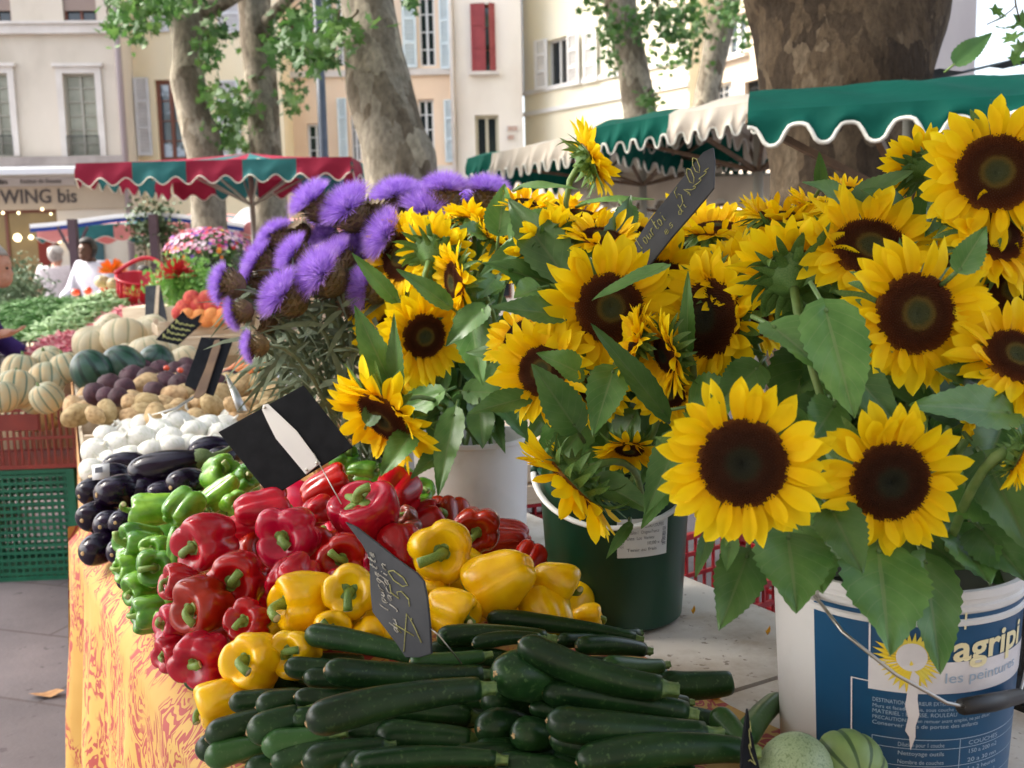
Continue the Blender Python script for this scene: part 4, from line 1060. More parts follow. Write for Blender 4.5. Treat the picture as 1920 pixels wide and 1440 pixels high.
mb.tube(hp, .0062, 8, 0, True, .6); mb.build('handle', M['wplast'], o)
for a in (-1.5, 1.45):
    mb = MB(); mb.tube([gb.pt(a, .285, 0), gb.pt(a, .285, .016)], .012, 10); mb.build('handle_boss', M['gbucket'], o)
# white bucket
wb = Cone(879, 2.47, .142, .132, .26)
o = bucket('flower_bucket', wb, M['wbucket'], 'plain white plastic bucket of sunflowers at the back of the table beside the purple thistles', 0)
# paint bucket
pb = Cone(1686, 1.34, .160, .146, .285)
o = bucket('paint_bucket', pb, M['wbucket'], 'white and blue paint pail with yellow sun emblem reused for sunflowers at the right', 0, .004, ribs=(.245, .262))
def hp_(px, py):
    h = pb.hit(px, py)
    return h if h else (0, .1)
aL = hp_(1530, 1250)[0]; aR = 1.75; aP = hp_(1630, 1300)[0]; aM = hp_(1598, 1350)[0]
ztop = hp_(1560, 1130)[1]
mb = MB(); patch(pb, mb, aL, aR, .006, ztop); blu = mb.build('blue_label', M['blue'], o)
zp1, zp0 = hp_(1700, 1240)[1], hp_(1700, 1298)[1]
mb = MB(); patch(pb, mb, aP, aR, zp0, zp1, .0012); mb.build('white_band', M['white'], blu)
mb = MB()                                        # thin white frame lines
zl = hp_(1600, 1268)[1]
patch(pb, mb, aP - .008, aP + .006, zp0, ztop - .012, .0014, 2)
patch(pb, mb, aM - .006, aM + .006, .02, zl, .0014, 2); patch(pb, mb, aM + .006, aP, zl-.0015, zl, .0014, 2)
mb.build('frame_line', M['white'], blu, False)
mb = MB(); ac, zc = hp_(1708, 1237); ac += .0                     # spiky yellow sun
pts = []; n = 64
for k in range(n):
    t = 2*pi*k/n; q = .033*(1 + (.30 if k % 2 else -.10) + .12*sin(3*t))
    pts.append(pb.pt(ac + q*cos(t)/pb.r(zc), zc + q*sin(t)*.92, .0020))
mb.add(pts + [pb.pt(ac, zc, .0020)], [(k, (k+1) % n, n) for k in range(n)]); mb.build('sun_emblem', M['ylogo'], blu, False)
mb = MB(); pts = [pb.pt(ac + .004 + .018*cos(2*pi*k/24)/pb.r(zc), zc + .004 + .018*sin(2*pi*k/24), .0026) for k in range(24)]
mb.add(pts, [tuple(range(24))])
dr = [(0.0,-.012),(.008,-.02),(.007,-.05),(.010,-.07),(.006,-.085),(.0065,-.10),(.001,-.118),(-.001,-.10),(-.006,-.092),(-.003,-.075),(-.007,-.06),(-.004,-.03)]
mb.add([pb.pt(ac + .012 + x/pb.r(zc), zc + z, .0026) for x, z in dr], [tuple(range(len(dr)-1, -1, -1))]); mb.build('worn_patch', M['white'], blu, False)
mb = MB(); a_, z_ = hp_(1784, 1238); wrap_text(pb, mb, 'agripi', a_, z_, .047, .002, wid=.118, bold=.0012, slope=.02)
patch(pb, mb, a_ + .075, a_ + .092, z_ + .040, z_ + .062, .002, 2); mb.build('lettering', M['cream'], blu, False)
mb = MB(); a_, z_ = hp_(1768, 1280); wrap_text(pb, mb, 'les peintures', a_, z_, .019, .002, wid=.118, slope=.02); mb.build('lettering', M['lblue'], blu, False)
mb = MB(); a0_, z0_ = hp_(1636, 1312)
for k in range(5): wrap_text(pb, mb, ('DESTINATION INTERIEUR EXTERIEUR', 'Murs et facades, bois, sous couche et finition mate', 'MATERIEL : BROSSE, ROULEAU', 'PRECAUTIONS : bien remuer avant emploi, ne pas diluer', 'Conserver hors de portee des enfants')[k], a0_, z0_ - .0075*k, .0066 if k % 2 else .0074, .0014, wid=(.10, .14, .10, .15, .13)[k])
zr = z0_ - .046
rows_ = ('Dilution pour 1 couche', 'Nettoyage outils', 'Nombre de couches', 'Rendement moyen', 'pour 1 litre', 'Sechage  toucher', 'Sechage complet', 'Stockage interieur')
cells = ('COUCHES', '150 a 200 m2', '20 a 30 mn', '1 a 2 heures', '1000 m2 150 m2', '24 heures', '12 mois', 'eau')
for k in range(8):
    z = zr - .0115*(k+1)
    if z < .01: break
    wrap_text(pb, mb, rows_[k], a0_ + .20, z + .0025, .0078, .0014, wid=.055); wrap_text(pb, mb, cells[k], a0_ + .78, z + .0025, .0078, .0014, wid=.05)
    if k % 2 == 0: patch(pb, mb, a0_, aR - .2, z - .0006, z + .0002, .0014)
patch(pb, mb, a0_, a0_ + .006, .012, zr, .0014, 2); patch(pb, mb, a0_ + .70, a0_ + .706, .012, zr, .0014, 2); patch(pb, mb, a0_, aR-.2, zr, zr + .001, .0014)
mb.build('small_print', M['lblue'], blu, False)
mb = MB(); E0 = pb.pt(-.62, .262, .004)
w1 = [E0, P(1580, 1185, 1.17), P(1680, 1265, 1.155), P(1775, 1318, 1.155), P(1808, 1325, 1.16)]
hpts = [E0]
for i in range(1, 13):
    t = i/12; k = t*4; j = min(int(k), 3); f = k - j; hpts.append(w1[j]*(1-f) + w1[j+1]*f)
# keep the wire clear of the pail
def clear(p, off):
    z = p.z - pb.c.z; q = V((p.x-pb.c.x, p.y-pb.c.y, 0)); rr = pb.r(max(0, z)) + off
    if q.length < rr: q = q.normalized()*rr
    return V((pb.c.x+q.x, pb.c.y+q.y, p.z))
hpts = [clear(p, .006) for p in hpts]
g1 = clear(P(1805, 1325, 1.16), .016); g2 = clear(P(1895, 1300, 1.27), .016)
up = pb.pt(1.35, .262, .004)
mb.tube(hpts + [g1, g1*.5+g2*.5 - CF*.004, g2, clear(P(1905, 1240, 1.3), .012), up], .0022, 8); mb.build('wire_handle', M['steel'], o)
mb = MB(); mb.tube([g1, g1*.5+g2*.5 - CF*.004, g2], [.0095, .011, .0095], 10); mb.build('grip', M['blackcr'], o)
mb = MB(); mb.tube([E0 - CF*-.004, E0 + CF*-.006], .008, 10); mb.build('handle_boss', M['wbucket'], o)

FW, FG, FB = wb.c + V((0,0,.16)), gb.c + V((0,0,.2)), pb.c + V((0,0,.17))
def foot(b): return b + V((rnd.uniform(-.07,.07), rnd.uniform(-.07,.07), 0))
S = sunflower
# white bucket
S('white', 795,630,2.15,92,(.42,-.22,.88),'fully open sunflower facing the viewer at the lower left above the white bucket',foot(FW),.46,.10)
S('white', 752,482,2.32,92,(-.62,.10,.78),'sunflower turned left at the upper left of the white bucket bunch, beside the purple thistles',foot(FW),.5,.10)
S('white', 815,475,2.24,82,(.35,.62,-.70),'sunflower seen from behind with green bracts, at the top left of the white bucket bunch',foot(FW),.5,.1)
S('white', 853,530,2.18,80,(-.88,-.15,.42),'sunflower in side view with narrow brown rim, right of the one seen from behind',foot(FW),.5,.3)
S('white', 893,410,2.35,66,(.12,.92,.10),'sunflower facing the sky at the top of the white bucket bunch',foot(FW),.5,.35)
S('white', 695,560,2.4,58,(-.45,.30,.75),'small sunflower poking out left of the white bucket bunch over the thistles',foot(FW),.45,.25)
S('white', 742,625,2.33,82,(-.25,.0,.95),'sunflower half hidden behind the open one at the left of the white bucket',foot(FW),.5,.2)
S('white', 722,782,2.1,118,(-.50,-.62,.52),'sunflower drooping to the lower left below the thistles, next to the black sign',foot(FW),.5,.2)
S('white', 925,440,2.3,58,(.45,.65,.30),'sunflower with slanting brown rim at the top right of the white bucket bunch',foot(FW),.55,.3)
# green bucket
S('green', 1142,578,1.62,132,(.22,-.02,.97),'large sunflower above the green bucket with a leaf lying across its dark face',foot(FG),.5,.12)
S('green', 1330,598,1.60,128,(-.80,.02,.55),'sunflower with a tall oval brown face turned left, above the green bucket',foot(FG),.58,.22)
S('green', 1192,640,1.52,74,(-.80,.25,.10),'small side-view sunflower in front of the large one with the leaf across it',foot(FG),.4,.35)
S('green', 1248,665,1.5,88,(-.80,-.30,.30),'drooping side-view sunflower left of the tall oval face',foot(FG),.42,.35)
S('green', 1018,695,1.6,102,(-.42,.15,.88),'sunflower at the left of the green bucket bunch with a broad leaf covering its face',foot(FG),.48,.2)
S('green', 1028,478,1.85,92,(-.42,.45,-.70),'sunflower seen from behind at the upper left of the green bucket bunch',foot(FG),.46,.05)
S('green', 1128,445,1.80,80,(.05,.72,.45),'sunflower tilted to the sky behind the large one with the leaf across it',foot(FG),.48,.35)
S('green', 1105,300,1.95,76,(.80,.45,-.05),'tallest sunflower, standing alone against the striped awning, in side view',foot(FG),.45,.2)
S('green', 1078,905,1.50,122,(-.66,-.66,-.10),'sunflower hanging head down in front of the green bucket with its spiky bracts upward',foot(FG),.5,.25)
S('green', 1180,842,1.56,66,(-.10,-.75,.40),'small downward facing sunflower above the sticker of the green bucket',foot(FG),.42,.3)
S('green', 1340,430,1.80,84,(-.1,.78,.30),'sunflower right of the grey slate, its petals pointing up',foot(FG),.5,.35)
S('green', 1238,540,1.72,108,(.12,-.05,.95),'sunflower half hidden behind the foot of the grey slate',foot(FG),.5,.2)
S('green', 1418,598,1.70,76,(.55,.05,.65),'sunflower in shade between the tall oval face and the big leaves',foot(FG),.45,.2)
S('green', 1300,480,1.85,84,(.15,.45,.75),'sunflower behind the grey slate and above the tall oval face',foot(FG),.46,.3)
S('green', 985,385,2.0,58,(.10,.70,.45),'sunflower at the back left of the green bucket bunch under the folded leaf',foot(FG),.45,.3)
# paint bucket
S('paint', 1393,868,1.10,160,(-.22,-.06,.96),'huge sunflower with black brown face at the lower left of the paint pail bunch',foot(FB),.53,.06)
S('paint', 1668,902,1.14,146,(.02,-.16,.98),'round sunflower facing the viewer in the lower middle above the paint pail',foot(FB),.53,.04)
S('paint', 1716,588,1.24,150,(.08,-.02,1),'big round sunflower facing the viewer in the upper middle of the paint pail bunch',foot(FB),.52,.10)
S('paint', 1632,468,1.38,142,(-.05,.50,.85),'sunflower leaning back above the upper middle one, its lower half hidden',foot(FB),.5,.2)
S('paint', 1868,325,1.30,140,(-.30,.02,.95),'topmost big sunflower at the right edge of the picture under the green awning',foot(FB),.53,.08)
S('paint', 1868,442,1.32,122,(.22,.30,.92),'sunflower at the right edge just below the topmost big one',foot(FB),.44,.15)
S('paint', 1728,312,1.45,80,(-.15,.60,-.60),'sunflower seen from the back left of the topmost big one',foot(FB),.46,.12)
S('paint', 1905,670,1.22,132,(.05,.52,.85),'sunflower at the right edge at mid height with ragged lower petals',foot(FB),.45,.2)
S('paint', 1898,545,1.34,98,(-.25,.1,.9),'sunflower half hidden at the right edge between two others',foot(FB),.5,.25)
S('paint', 1910,855,1.12,70,(.75,-.35,.25),'sunflower cut by the right edge of the picture, side view, beside the round one',foot(FB),.42,.35)
S('paint', 1588,358,1.62,52,(.0,.6,.3),'small sunflower behind the folded leaf under the green awning',foot(FB),.42,.3)
S('paint', 1465,408,1.62,88,(.06,.85,.25),'sunflower facing the sky at the top left of the paint pail bunch',foot(FB),.5,.4)
S('paint', 1484,512,1.42,122,(.06,.72,-.62),'sunflower seen from below with dark curled bracts, left of the upper middle one',foot(FB),.46,.22)
S('paint', 1640,640,1.42,100,(-.1,.2,.9),'sunflower mostly hidden behind the big round one of the paint pail bunch',foot(FB),.5,.3)
S('paint', 1880,610,1.40,95,(.1,-.3,.9),'sunflower in the shadows at the right edge behind two others',foot(FB),.5,.3)

for q in [('green',1090,405,1.95,70,(.1,.7,.3),'sunflower rim just behind the tilted one at the back of the green bucket'),
 ('green',1040,388,2.02,64,(-.1,.8,.3),'sunflower at the very back of the green bucket bunch, left of the tallest'),
 ('green',1195,445,1.9,66,(.1,.5,.6),'sunflower between the tilted one and the grey slate'),
 ('green',1352,500,1.92,84,(.1,.45,.75),'sunflower behind the top of the tall oval face'),
 ('green',1255,735,1.58,72,(-.3,-.4,.6),'sunflower low under the drooping side-view one'),
 ('green',968,630,1.72,70,(-.6,.4,.4),'sunflower at the left edge of the green bucket bunch behind the broad leaf'),
 ('green',1110,720,1.68,80,(-.2,-.2,.8),'sunflower in the gap below the large one with the leaf across it'),
 ('white',740,690,2.3,66,(-.4,-.1,.8),'sunflower low behind the open one at the left side of the white bucket'),
 ('white',838,432,2.36,60,(0,.7,.5),'sunflower at the back of the white bucket bunch under the wide thistle'),
 ('white',960,480,2.3,58,(.2,.3,.7),'sunflower at the right back of the white bucket bunch'),
 ('green',1300,415,1.95,70,(.15,.6,.5),'sunflower at the back right behind the grey slate'),
 ('green',1385,440,1.88,78,(-.1,.6,.6),'sunflower at the back between the grey slate and the paint pail bunch'),
 ('paint',1425,470,1.7,80,(-.2,.5,.6),'sunflower at the far left of the paint pail bunch, behind the curled bracts'),
 ('green',1215,500,1.86,70,(-.1,.4,.8),'sunflower tucked directly left of the foot of the grey slate'),
 ('paint',1385,520,1.6,92,(-.2,.4,.7),'sunflower left of the one with dark curled bracts'),
 ('paint',1540,390,1.66,72,(.1,.8,.3),'sunflower at the back left under the folded leaves'),
 ('paint',1560,480,1.5,96,(-.1,.5,.7),'sunflower between the one leaning back and the curled bracts'),
 ('paint',1790,505,1.42,90,(.1,.3,.8),'sunflower behind the upper right petals of the big round one'),
 ('paint',1850,760,1.3,84,(.4,-.1,.7),'sunflower in the gap at the right above the dark leaves')]:
    S(q[0],q[1],q[2],q[3],q[4],q[5],q[6],foot({'green':FG,'white':FW,'paint':FB}[q[0]]),.46,.25)
L = leaf
big = [ # bunch, base, tip, width, normal, fold, droop
 ('paint',(1548,578,1.20),(1604,782,1.14),128,(-.1,.3,1),.18,.05),
 ('paint',(1450,612,1.24),(1548,686,1.16),104,(.1,.6,1),.35,.12),
 ('paint',(1895,775,1.18),(1716,752,1.12),92,(.1,.5,1),.3,.10),
 ('paint',(1560,955,1.14),(1618,1072,1.08),96,(-.1,.2,1),.2,.06),
 ('paint',(1648,1030,1.16),(1672,1225,1.06),176,(0,.25,1),.16,.05),
 ('paint',(1735,1050,1.20),(1768,1262,1.13),112,(.1,.2,1),.22,.06),
 ('paint',(1478,1005,1.16),(1497,1145,1.10),150,(0,.3,1),.2,.08),
 ('paint',(1402,1040,1.18),(1350,1180,1.13),98,(-.2,.2,1),.22,.04),
 ('paint',(1330,1000,1.18),(1304,1082,1.14),30,(-.2,.2,1),.3,.05),
 ('paint',(1370,1010,1.19),(1362,1070,1.15),36,(-.2,.2,1),.3,.05),
 ('paint',(1850,860,1.20),(1935,1035,1.12),120,(-.3,.2,1),.35,.06),
 ('paint',(1800,505,1.20),(1850,424,1.18),58,(-.2,.1,1),.3,.05),
 ('paint',(1600,385,1.45),(1708,314,1.40),54,(-.2,.6,.9),.4,.15),
 ('paint',(1590,385,1.45),(1512,335,1.42),58,(.2,.6,.9),.4,.15),
 ('paint',(1540,350,1.48),(1536,284,1.44),26,(-.3,.1,1),.3,.0),
 ('paint',(1790,990,1.22),(1860,1090,1.14),120,(.1,.3,1),.3,.1),
 ('paint',(1800,900,1.22),(1935,1000,1.14),140,(-.1,.3,1),.3,.08),
 ('paint',(1840,990,1.20),(1925,1085,1.14),120,(-.2,.3,1),.3,.08),
 ('paint',(1700,985,1.25),(1810,1065,1.20),110,(.1,.3,1),.2,.08),
 ('paint',(1880,800,1.24),(1840,900,1.2),100,(-.1,.2,1),.25,.06),
 ('paint',(1565,760,1.24),(1520,830,1.20),90,(.1,.3,1),.2,.08),
 ('paint',(1600,700,1.22),(1690,800,1.20),80,(.1,.3,1),.2,.08),
 ('paint',(1450,940,1.22),(1560,1010,1.16),120,(.1,.3,1),.2,.08),
 ('paint',(1520,1040,1.18),(1545,1110,1.15),90,(0,.2,1),.2,.06),
 ('paint',(1840,720,1.24),(1760,690,1.20),60,(0,.5,1),.3,.1),
 ('paint',(1700,395,1.44),(1620,350,1.40),46,(.2,.6,.9),.4,.12),
 ('paint',(1770,365,1.40),(1740,440,1.36),56,(.2,.3,1),.3,.1),
 ('green',(1052,590,1.60),(922,572,1.54),58,(0,.5,1),.28,.06),
 ('green',(1078,800,1.50),(1000,683,1.46),82,(.1,.2,1),.25,.05),
 ('green',(1150,695,1.52),(1112,812,1.46),78,(-.2,.25,1),.3,.14),
 ('green',(1245,775,1.48),(1112,606,1.42),54,(.35,.2,1),.3,.05),
 ('green',(1245,500,1.52),(1110,557,1.45),36,(0,.8,.6),.3,.06),
 ('green',(1288,660,1.52),(1290,508,1.49),32,(-.4,.1,1),.3,.0),
 ('green',(985,745,1.60),(878,773,1.52),54,(0,.6,1),.3,.04),
 ('green',(1275,820,1.46),(1208,965,1.40),72,(-.3,.2,1),.3,.05),
 ('green',(1260,900,1.46),(1202,990,1.42),42,(-.3,.2,1),.3,.05),
 ('green',(995,455,1.86),(898,512,1.80),52,(0,.7,.8),.3,.1),
 ('green',(935,435,2.0),(946,344,1.98),60,(-.1,.1,1),.25,.02),
 ('green',(975,352,1.95),(1085,348,1.92),28,(0,.8,.6),.35,.1),
 ('green',(1095,382,1.92),(1226,368,1.88),26,(0,.8,.6),.35,.08),
 ('green',(960,445,1.90),(1032,388,1.86),54,(-.1,.4,1),.3,.05),
 ('green',(1180,985,1.50),(1137,1046,1.46),24,(-.3,.2,1),.3,.05),
 ('green',(1300,760,1.50),(1405,735,1.46),110,(0,.5,1),.2,.12),
 ('green',(1170,390,1.86),(1185,440,1.84),46,(.2,.2,1),.3,.05),
 ('green',(1120,900,1.52),(1230,960,1.46),60,(.2,.5,1),.3,.1),
 ('green',(1010,540,1.66),(965,555,1.62),60,(-.1,.5,1),.3,.1),
 ('green',(1090,700,1.56),(1010,660,1.52),60,(-.1,.5,1),.3,.1),
 ('green',(1420,690,1.46),(1340,760,1.42),80,(-.1,.4,1),.3,.1),
 ('white',(880,585,2.12),(903,720,2.06),74,(-.35,.2,1),.3,.05),
 ('white',(908,578,2.10),(835,645,2.06),54,(0,.6,.8),.3,.12),
 ('white',(730,715,2.10),(664,573,2.04),62,(-.2,.2,1),.3,.05),
 ('white',(746,725,2.08),(738,588,2.04),38,(-.4,.1,1),.3,.02),
 ('white',(738,560,2.14),(660,474,2.08),34,(-.2,.4,1),.3,.05),
 ('white',(840,572,2.12),(745,503,2.08),42,(0,.5,1),.3,.06),
 ('white',(770,815,2.08),(713,892,2.02),56,(-.2,.3,1),.3,.05),
 ('white',(852,775,2.10),(820,928,2.02),56,(-.2,.2,1),.3,.06),
 ('white',(835,840,2.10),(770,895,2.04),42,(-.1,.5,1),.3,.06),
 ('white',(905,440,2.25),(858,425,2.2),44,(0,.6,1),.3,.1),
 ('white',(690,790,2.1),(735,720,2.06),40,(-.2,.2,1),.3,.05),
 ('white',(930,520,2.2),(895,560,2.14),50,(0,.4,1),.3,.05),
 ('white',(900,770,2.15),(905,840,2.1),54,(0,.2,1),.2,.05)]
for q in big: L(q[0], q[1], q[2], q[3], q[4], None, q[5], q[6])
def filler(bunch, cx, cy, rx, ry, d, n, wmin, wmax, lim):
    for k in range(n):
        a = rnd.uniform(0, 2*pi); q = sqrt(rnd.random()); bx, by = cx + rx*q*cos(a)*.75, cy + ry*q*sin(a)*.75
        Lp = rnd.uniform(1.2, 2.0)*rnd.uniform(wmin, wmax); da = a + rnd.uniform(-.7,.7)
        if rnd.random() < .5: da = pi/2 + rnd.uniform(-.9,.9)
        if by + Lp*sin(da) > lim: Lp *= .5; by -= .5*Lp
        L(bunch, (bx, by, d + rnd.uniform(-.05,.14)), (bx + Lp*cos(da), by + Lp*sin(da), d - .03 + rnd.uniform(-.05,.1)), rnd.uniform(wmin,wmax), (rnd.uniform(-.5,.5), rnd.uniform(.2,.9), 1), None, rnd.uniform(.15,.4), rnd.uniform(.03,.16))
filler('white', 850,640,130,190,2.38,34,45,85,860)
filler('white', 850,730,95,55,2.28,14,50,80,840)
filler('green', 1140,640,190,210,1.80,40,55,110,930)
filler('green', 1170,820,150,90,1.72,20,60,110,940)
filler('paint', 1660,650,220,260,1.44,36,70,140,1100)
filler('paint', 1620,960,220,90,1.30,22,80,150,1130)
filler('paint', 1850,800,90,230,1.35,16,70,130,1110)

# thistles: the bunch stands behind the white bucket at the left
FT = P(735, 860, 2.75); FT.z = TZ + .05
th = [(572,362,2.42,78,(-.55,.62,.35),'thistle at the upper left of the bunch against the striped parasol'),
 (638,372,2.38,92,(-.45,.55,.50),'large thistle at the top of the bunch with dense upright tuft'),
 (732,348,2.5,78,(-.25,.75,.35),'thistle at the top right of the bunch in front of the plane trunk'),
 (836,336,2.45,78,(.05,.92,.30),'upright thistle at the top, left one of two above the sunflowers'),
 (915,340,2.5,74,(.10,.92,.25),'upright thistle at the top, right one of two beside the sunflower leaf'),
 (806,372,2.45,94,(.15,.80,.45),'wide thistle half covered by the topmost yellow petals'),
 (765,388,2.55,70,(-.1,.7,.5),'thistle partly hidden below the wide one'),
 (704,432,2.34,92,(-.75,.35,.45),'thistle facing left just beside the first sunflower'),
 (508,428,2.42,64,(-.50,.72,.10),'thistle at the left with its scaly bulb to the right, above the market flowers'),
 (536,468,2.34,74,(-.75,.50,.30),'elongated thistle in the left middle of the bunch'),
 (474,478,2.40,74,(-.78,.52,.15),'thistle leaning left next to the colourful flower bouquet'),
 (582,500,2.26,98,(-.60,.42,.55),'biggest thistle low in the middle of the bunch'),
 (616,470,2.36,74,(-.62,.52,.40),'thistle behind and above the biggest one'),
 (655,452,2.44,58,(-.2,.3,.8),'small violet thistle deep inside the bunch'),
 (510,542,2.26,90,(-.70,.45,.45),'low thistle in front with brown bulb at its right'),
 (404,530,2.30,68,(-.96,.12,.10),'leftmost thistle turned fully left'),
 (430,590,2.28,56,(-.92,-.25,.05),'narrow thistle hanging left above the peaches crate'),
 (460,650,2.2,54,(-.97,-.08,.10),'lowest thistle, alone, with a dark spiky bulb on the right'),
 (666,538,2.3,78,(-.90,.10,.30),'thistle touching the left edge of the sunflower bunch'),
 (600,432,2.45,52,(-.4,.5,.5),'small thistle between the top ones and the biggest one'),
 (560,470,2.5,60,(-.5,.5,.4),'thistle glimpsed between two bulbs at the left'),
 (672,395,2.5,70,(-.2,.6,.6),'thistle behind the large top one, right of its bulb'),
 (690,478,2.48,66,(-.4,.3,.7),'thistle in shade beside the left-turned sunflower'),
 (545,520,2.4,66,(-.6,.3,.5),'thistle between the biggest one and the low front one'),
 (640,505,2.42,62,(-.3,.2,.8),'violet thistle behind the biggest one at its right'),
 (450,530,2.42,62,(-.85,.3,.2),'thistle between the leftmost and the low front one'),
 (770,350,2.6,60,(-.1,.85,.3),'small thistle at the back between the top right and the upright ones'),
 (600,395,2.55,56,(-.3,.6,.5),'thistle at the back between the two top left ones'),
 (875,365,2.6,56,(.1,.8,.4),'small thistle at the back between the two upright ones')]
for a in th: thistle(a[0], a[1], a[2], a[3], a[4], a[5], FT + V((rnd.uniform(-.05,.05), rnd.uniform(-.05,.05), rnd.uniform(0,.05))))
for a in [(692,366,2.42,78,(-.05,.9,.3),'closed brown thistle bud standing in the upper middle of the bunch'),(548,412,2.44,60,(-.3,.6,.4),'closed brown thistle bud above the elongated thistle'),(640,560,2.36,70,(-.5,.1,.6),'closed dark thistle bud at the bottom right of the bunch'),
          (470,600,2.34,64,(-.6,.1,.5),'closed brown thistle bud at the lower left of the bunch')]:
    thistle(a[0], a[1], a[2], a[3], a[4], a[5], FT, 0)
# greenery of the bunch, part of the largest thistle
mb = MB()
for k in range(420):
    px, py = rnd.uniform(470, 710), rnd.uniform(520, 775); px += max(0, py-630)*.5*(1 if px < 560 else 0); d = rnd.uniform(2.3, 2.7); p = P(px, py, d)
    dr = CD(rnd.uniform(-1,.6), rnd.uniform(-.6,.5), rnd.uniform(-.5,.6)); Lg = rnd.uniform(.06,.16); sd = dr.cross(CF + V((0,0,rnd.uniform(-.5,.5)))).normalized()*rnd.uniform(.003,.008)
    vs = []
    for u, w in ((0,.4),(.3,1),(.6,.8),(1,.05)):
        pp = p + dr*(Lg*u) - V((0,0,1))*(Lg*.3*u*u); vs += [pp - sd*w, pp + sd*w]
    mb.add(vs, [(2*i, 2*i+1, 2*i+3, 2*i+2) for i in range(3)])
big_t = [x for x in bpy.data.objects if x.get('label','').startswith('biggest thistle')][0]
mb.build('leaves', M['tgreen'], big_t)
th_b = Cone(735, 2.75, .10, .085, .20)
bucket('thistle_bucket', th_b, M['wbucket'], 'small white pail holding the purple thistles behind the black sign', 0)
# ------------------------------------------------------------------ price slates
def onplane(px, py, p0, n):
    r = ray(px, py); return CAM + r*((p0 - CAM).dot(n)/r.dot(n))
def plate(name, poly, d, n, th, m, label, at=None):
    nv = CD(*n); p0 = P(*(at or poly[0]), d)
    mb = MB(); mb.slab([onplane(x, y, p0, nv) for x, y in poly], nv, th)
    c = sum((onplane(x, y, p0, nv) for x, y in poly), V())/len(poly)
    o = mb.build(name, m, None, False, at=c); tag(o, label, 'price sign', 'price signs on the stall')
    bv = o.modifiers.new('edge', 'BEVEL'); bv.width = .001; bv.segments = 2
    return o, p0, nv
def strokes(o, p0, nv, lines, w, m, name='lettering', off=.0012):
    mb = MB()
    for ln in lines:
        pts = [onplane(x, y, p0 + nv*off, nv) for x, y in ln]
        if len(pts) < 2: continue
        mb.tube(pts, w, 5, 0, True)
    c = o.location
    for i, v in enumerate(mb.v):
        h = (v - p0).dot(nv); mb.v[i] = v - nv*(h - off)*.75
    return mb.build(name, m, o)
# black board with its white peg, seen from behind
o, p0, nv = plate('price_sign', [(569,722),(661,838),(508,932),(409,810)], 1.86, (-.12,.28,.95), .004, M['slate'], 'black price board with a white plastic peg riveted on, stuck in the red peppers', (535,825))
mb = MB(); pk = [(491,768),(493,759),(502,757),(556,808),(600,868),(573,889),(517,822),(499,786)]
mb.slab([onplane(x, y, p0 + nv*.0045, nv) for x, y in pk], nv, .004); pg = mb.build('peg', M['wplast'], o, False)
for x, y in ((496,764),(594,868),(575,881)):
    mb = MB(); c = onplane(x, y, p0 + nv*.006, nv); mb.tube([c - nv*.002, c + nv*.0012], .0026, 10); mb.build('rivet', M['steel'], pg)
mb = MB(); mb.tube([onplane(588, 850, p0 + nv*.006, nv), P(640, 945, 1.72)], .0011, 6); mb.build('wire_pin', M['steel'], o)
# courgette price slate, seen at a slant
o, p0, nv = plate('price_sign', [(646,978),(668,988),(700,1013),(740,1045),(780,1074),(794,1090),(800,1120),(805,1165),(808,1226),(786,1233),(760,1233),(745,1210),(698,1148),(694,1110),(692,1046),(678,1020)], 1.30, (-.58,.10,.80), .004, M['slate2'], 'small slate chalked with the courgette price, standing between yellow peppers and courgettes', (745,1110))
def along(a, b, off, pts):      # writing running from a to b, letters' height to the side
    ax, ay = b[0]-a[0], b[1]-a[1]; out = []
    for ln in pts: out.append([(a[0] + ax*u + off[0]*v, a[1] + ay*u + off[1]*v) for u, v in ln])
    return out
def cursive(n, seed, loops='abc'):
    r = random.Random(seed); out = []; pts = []
    for k in range(n*6):
        t = k/(n*6-1); h = (.32 if (k//6) % 4 else .95) * r.uniform(.8,1.1)
        pts.append((t + .35/n*sin(k*1.05+1.2), .08 + h*(.5 - .5*cos(k*1.05))))
    return [pts]
C_ = [(.10,.85),(.06,.98),(.0,.9),(-.02,.45),(.02,.05),(.09,.05),(.12,.15)]
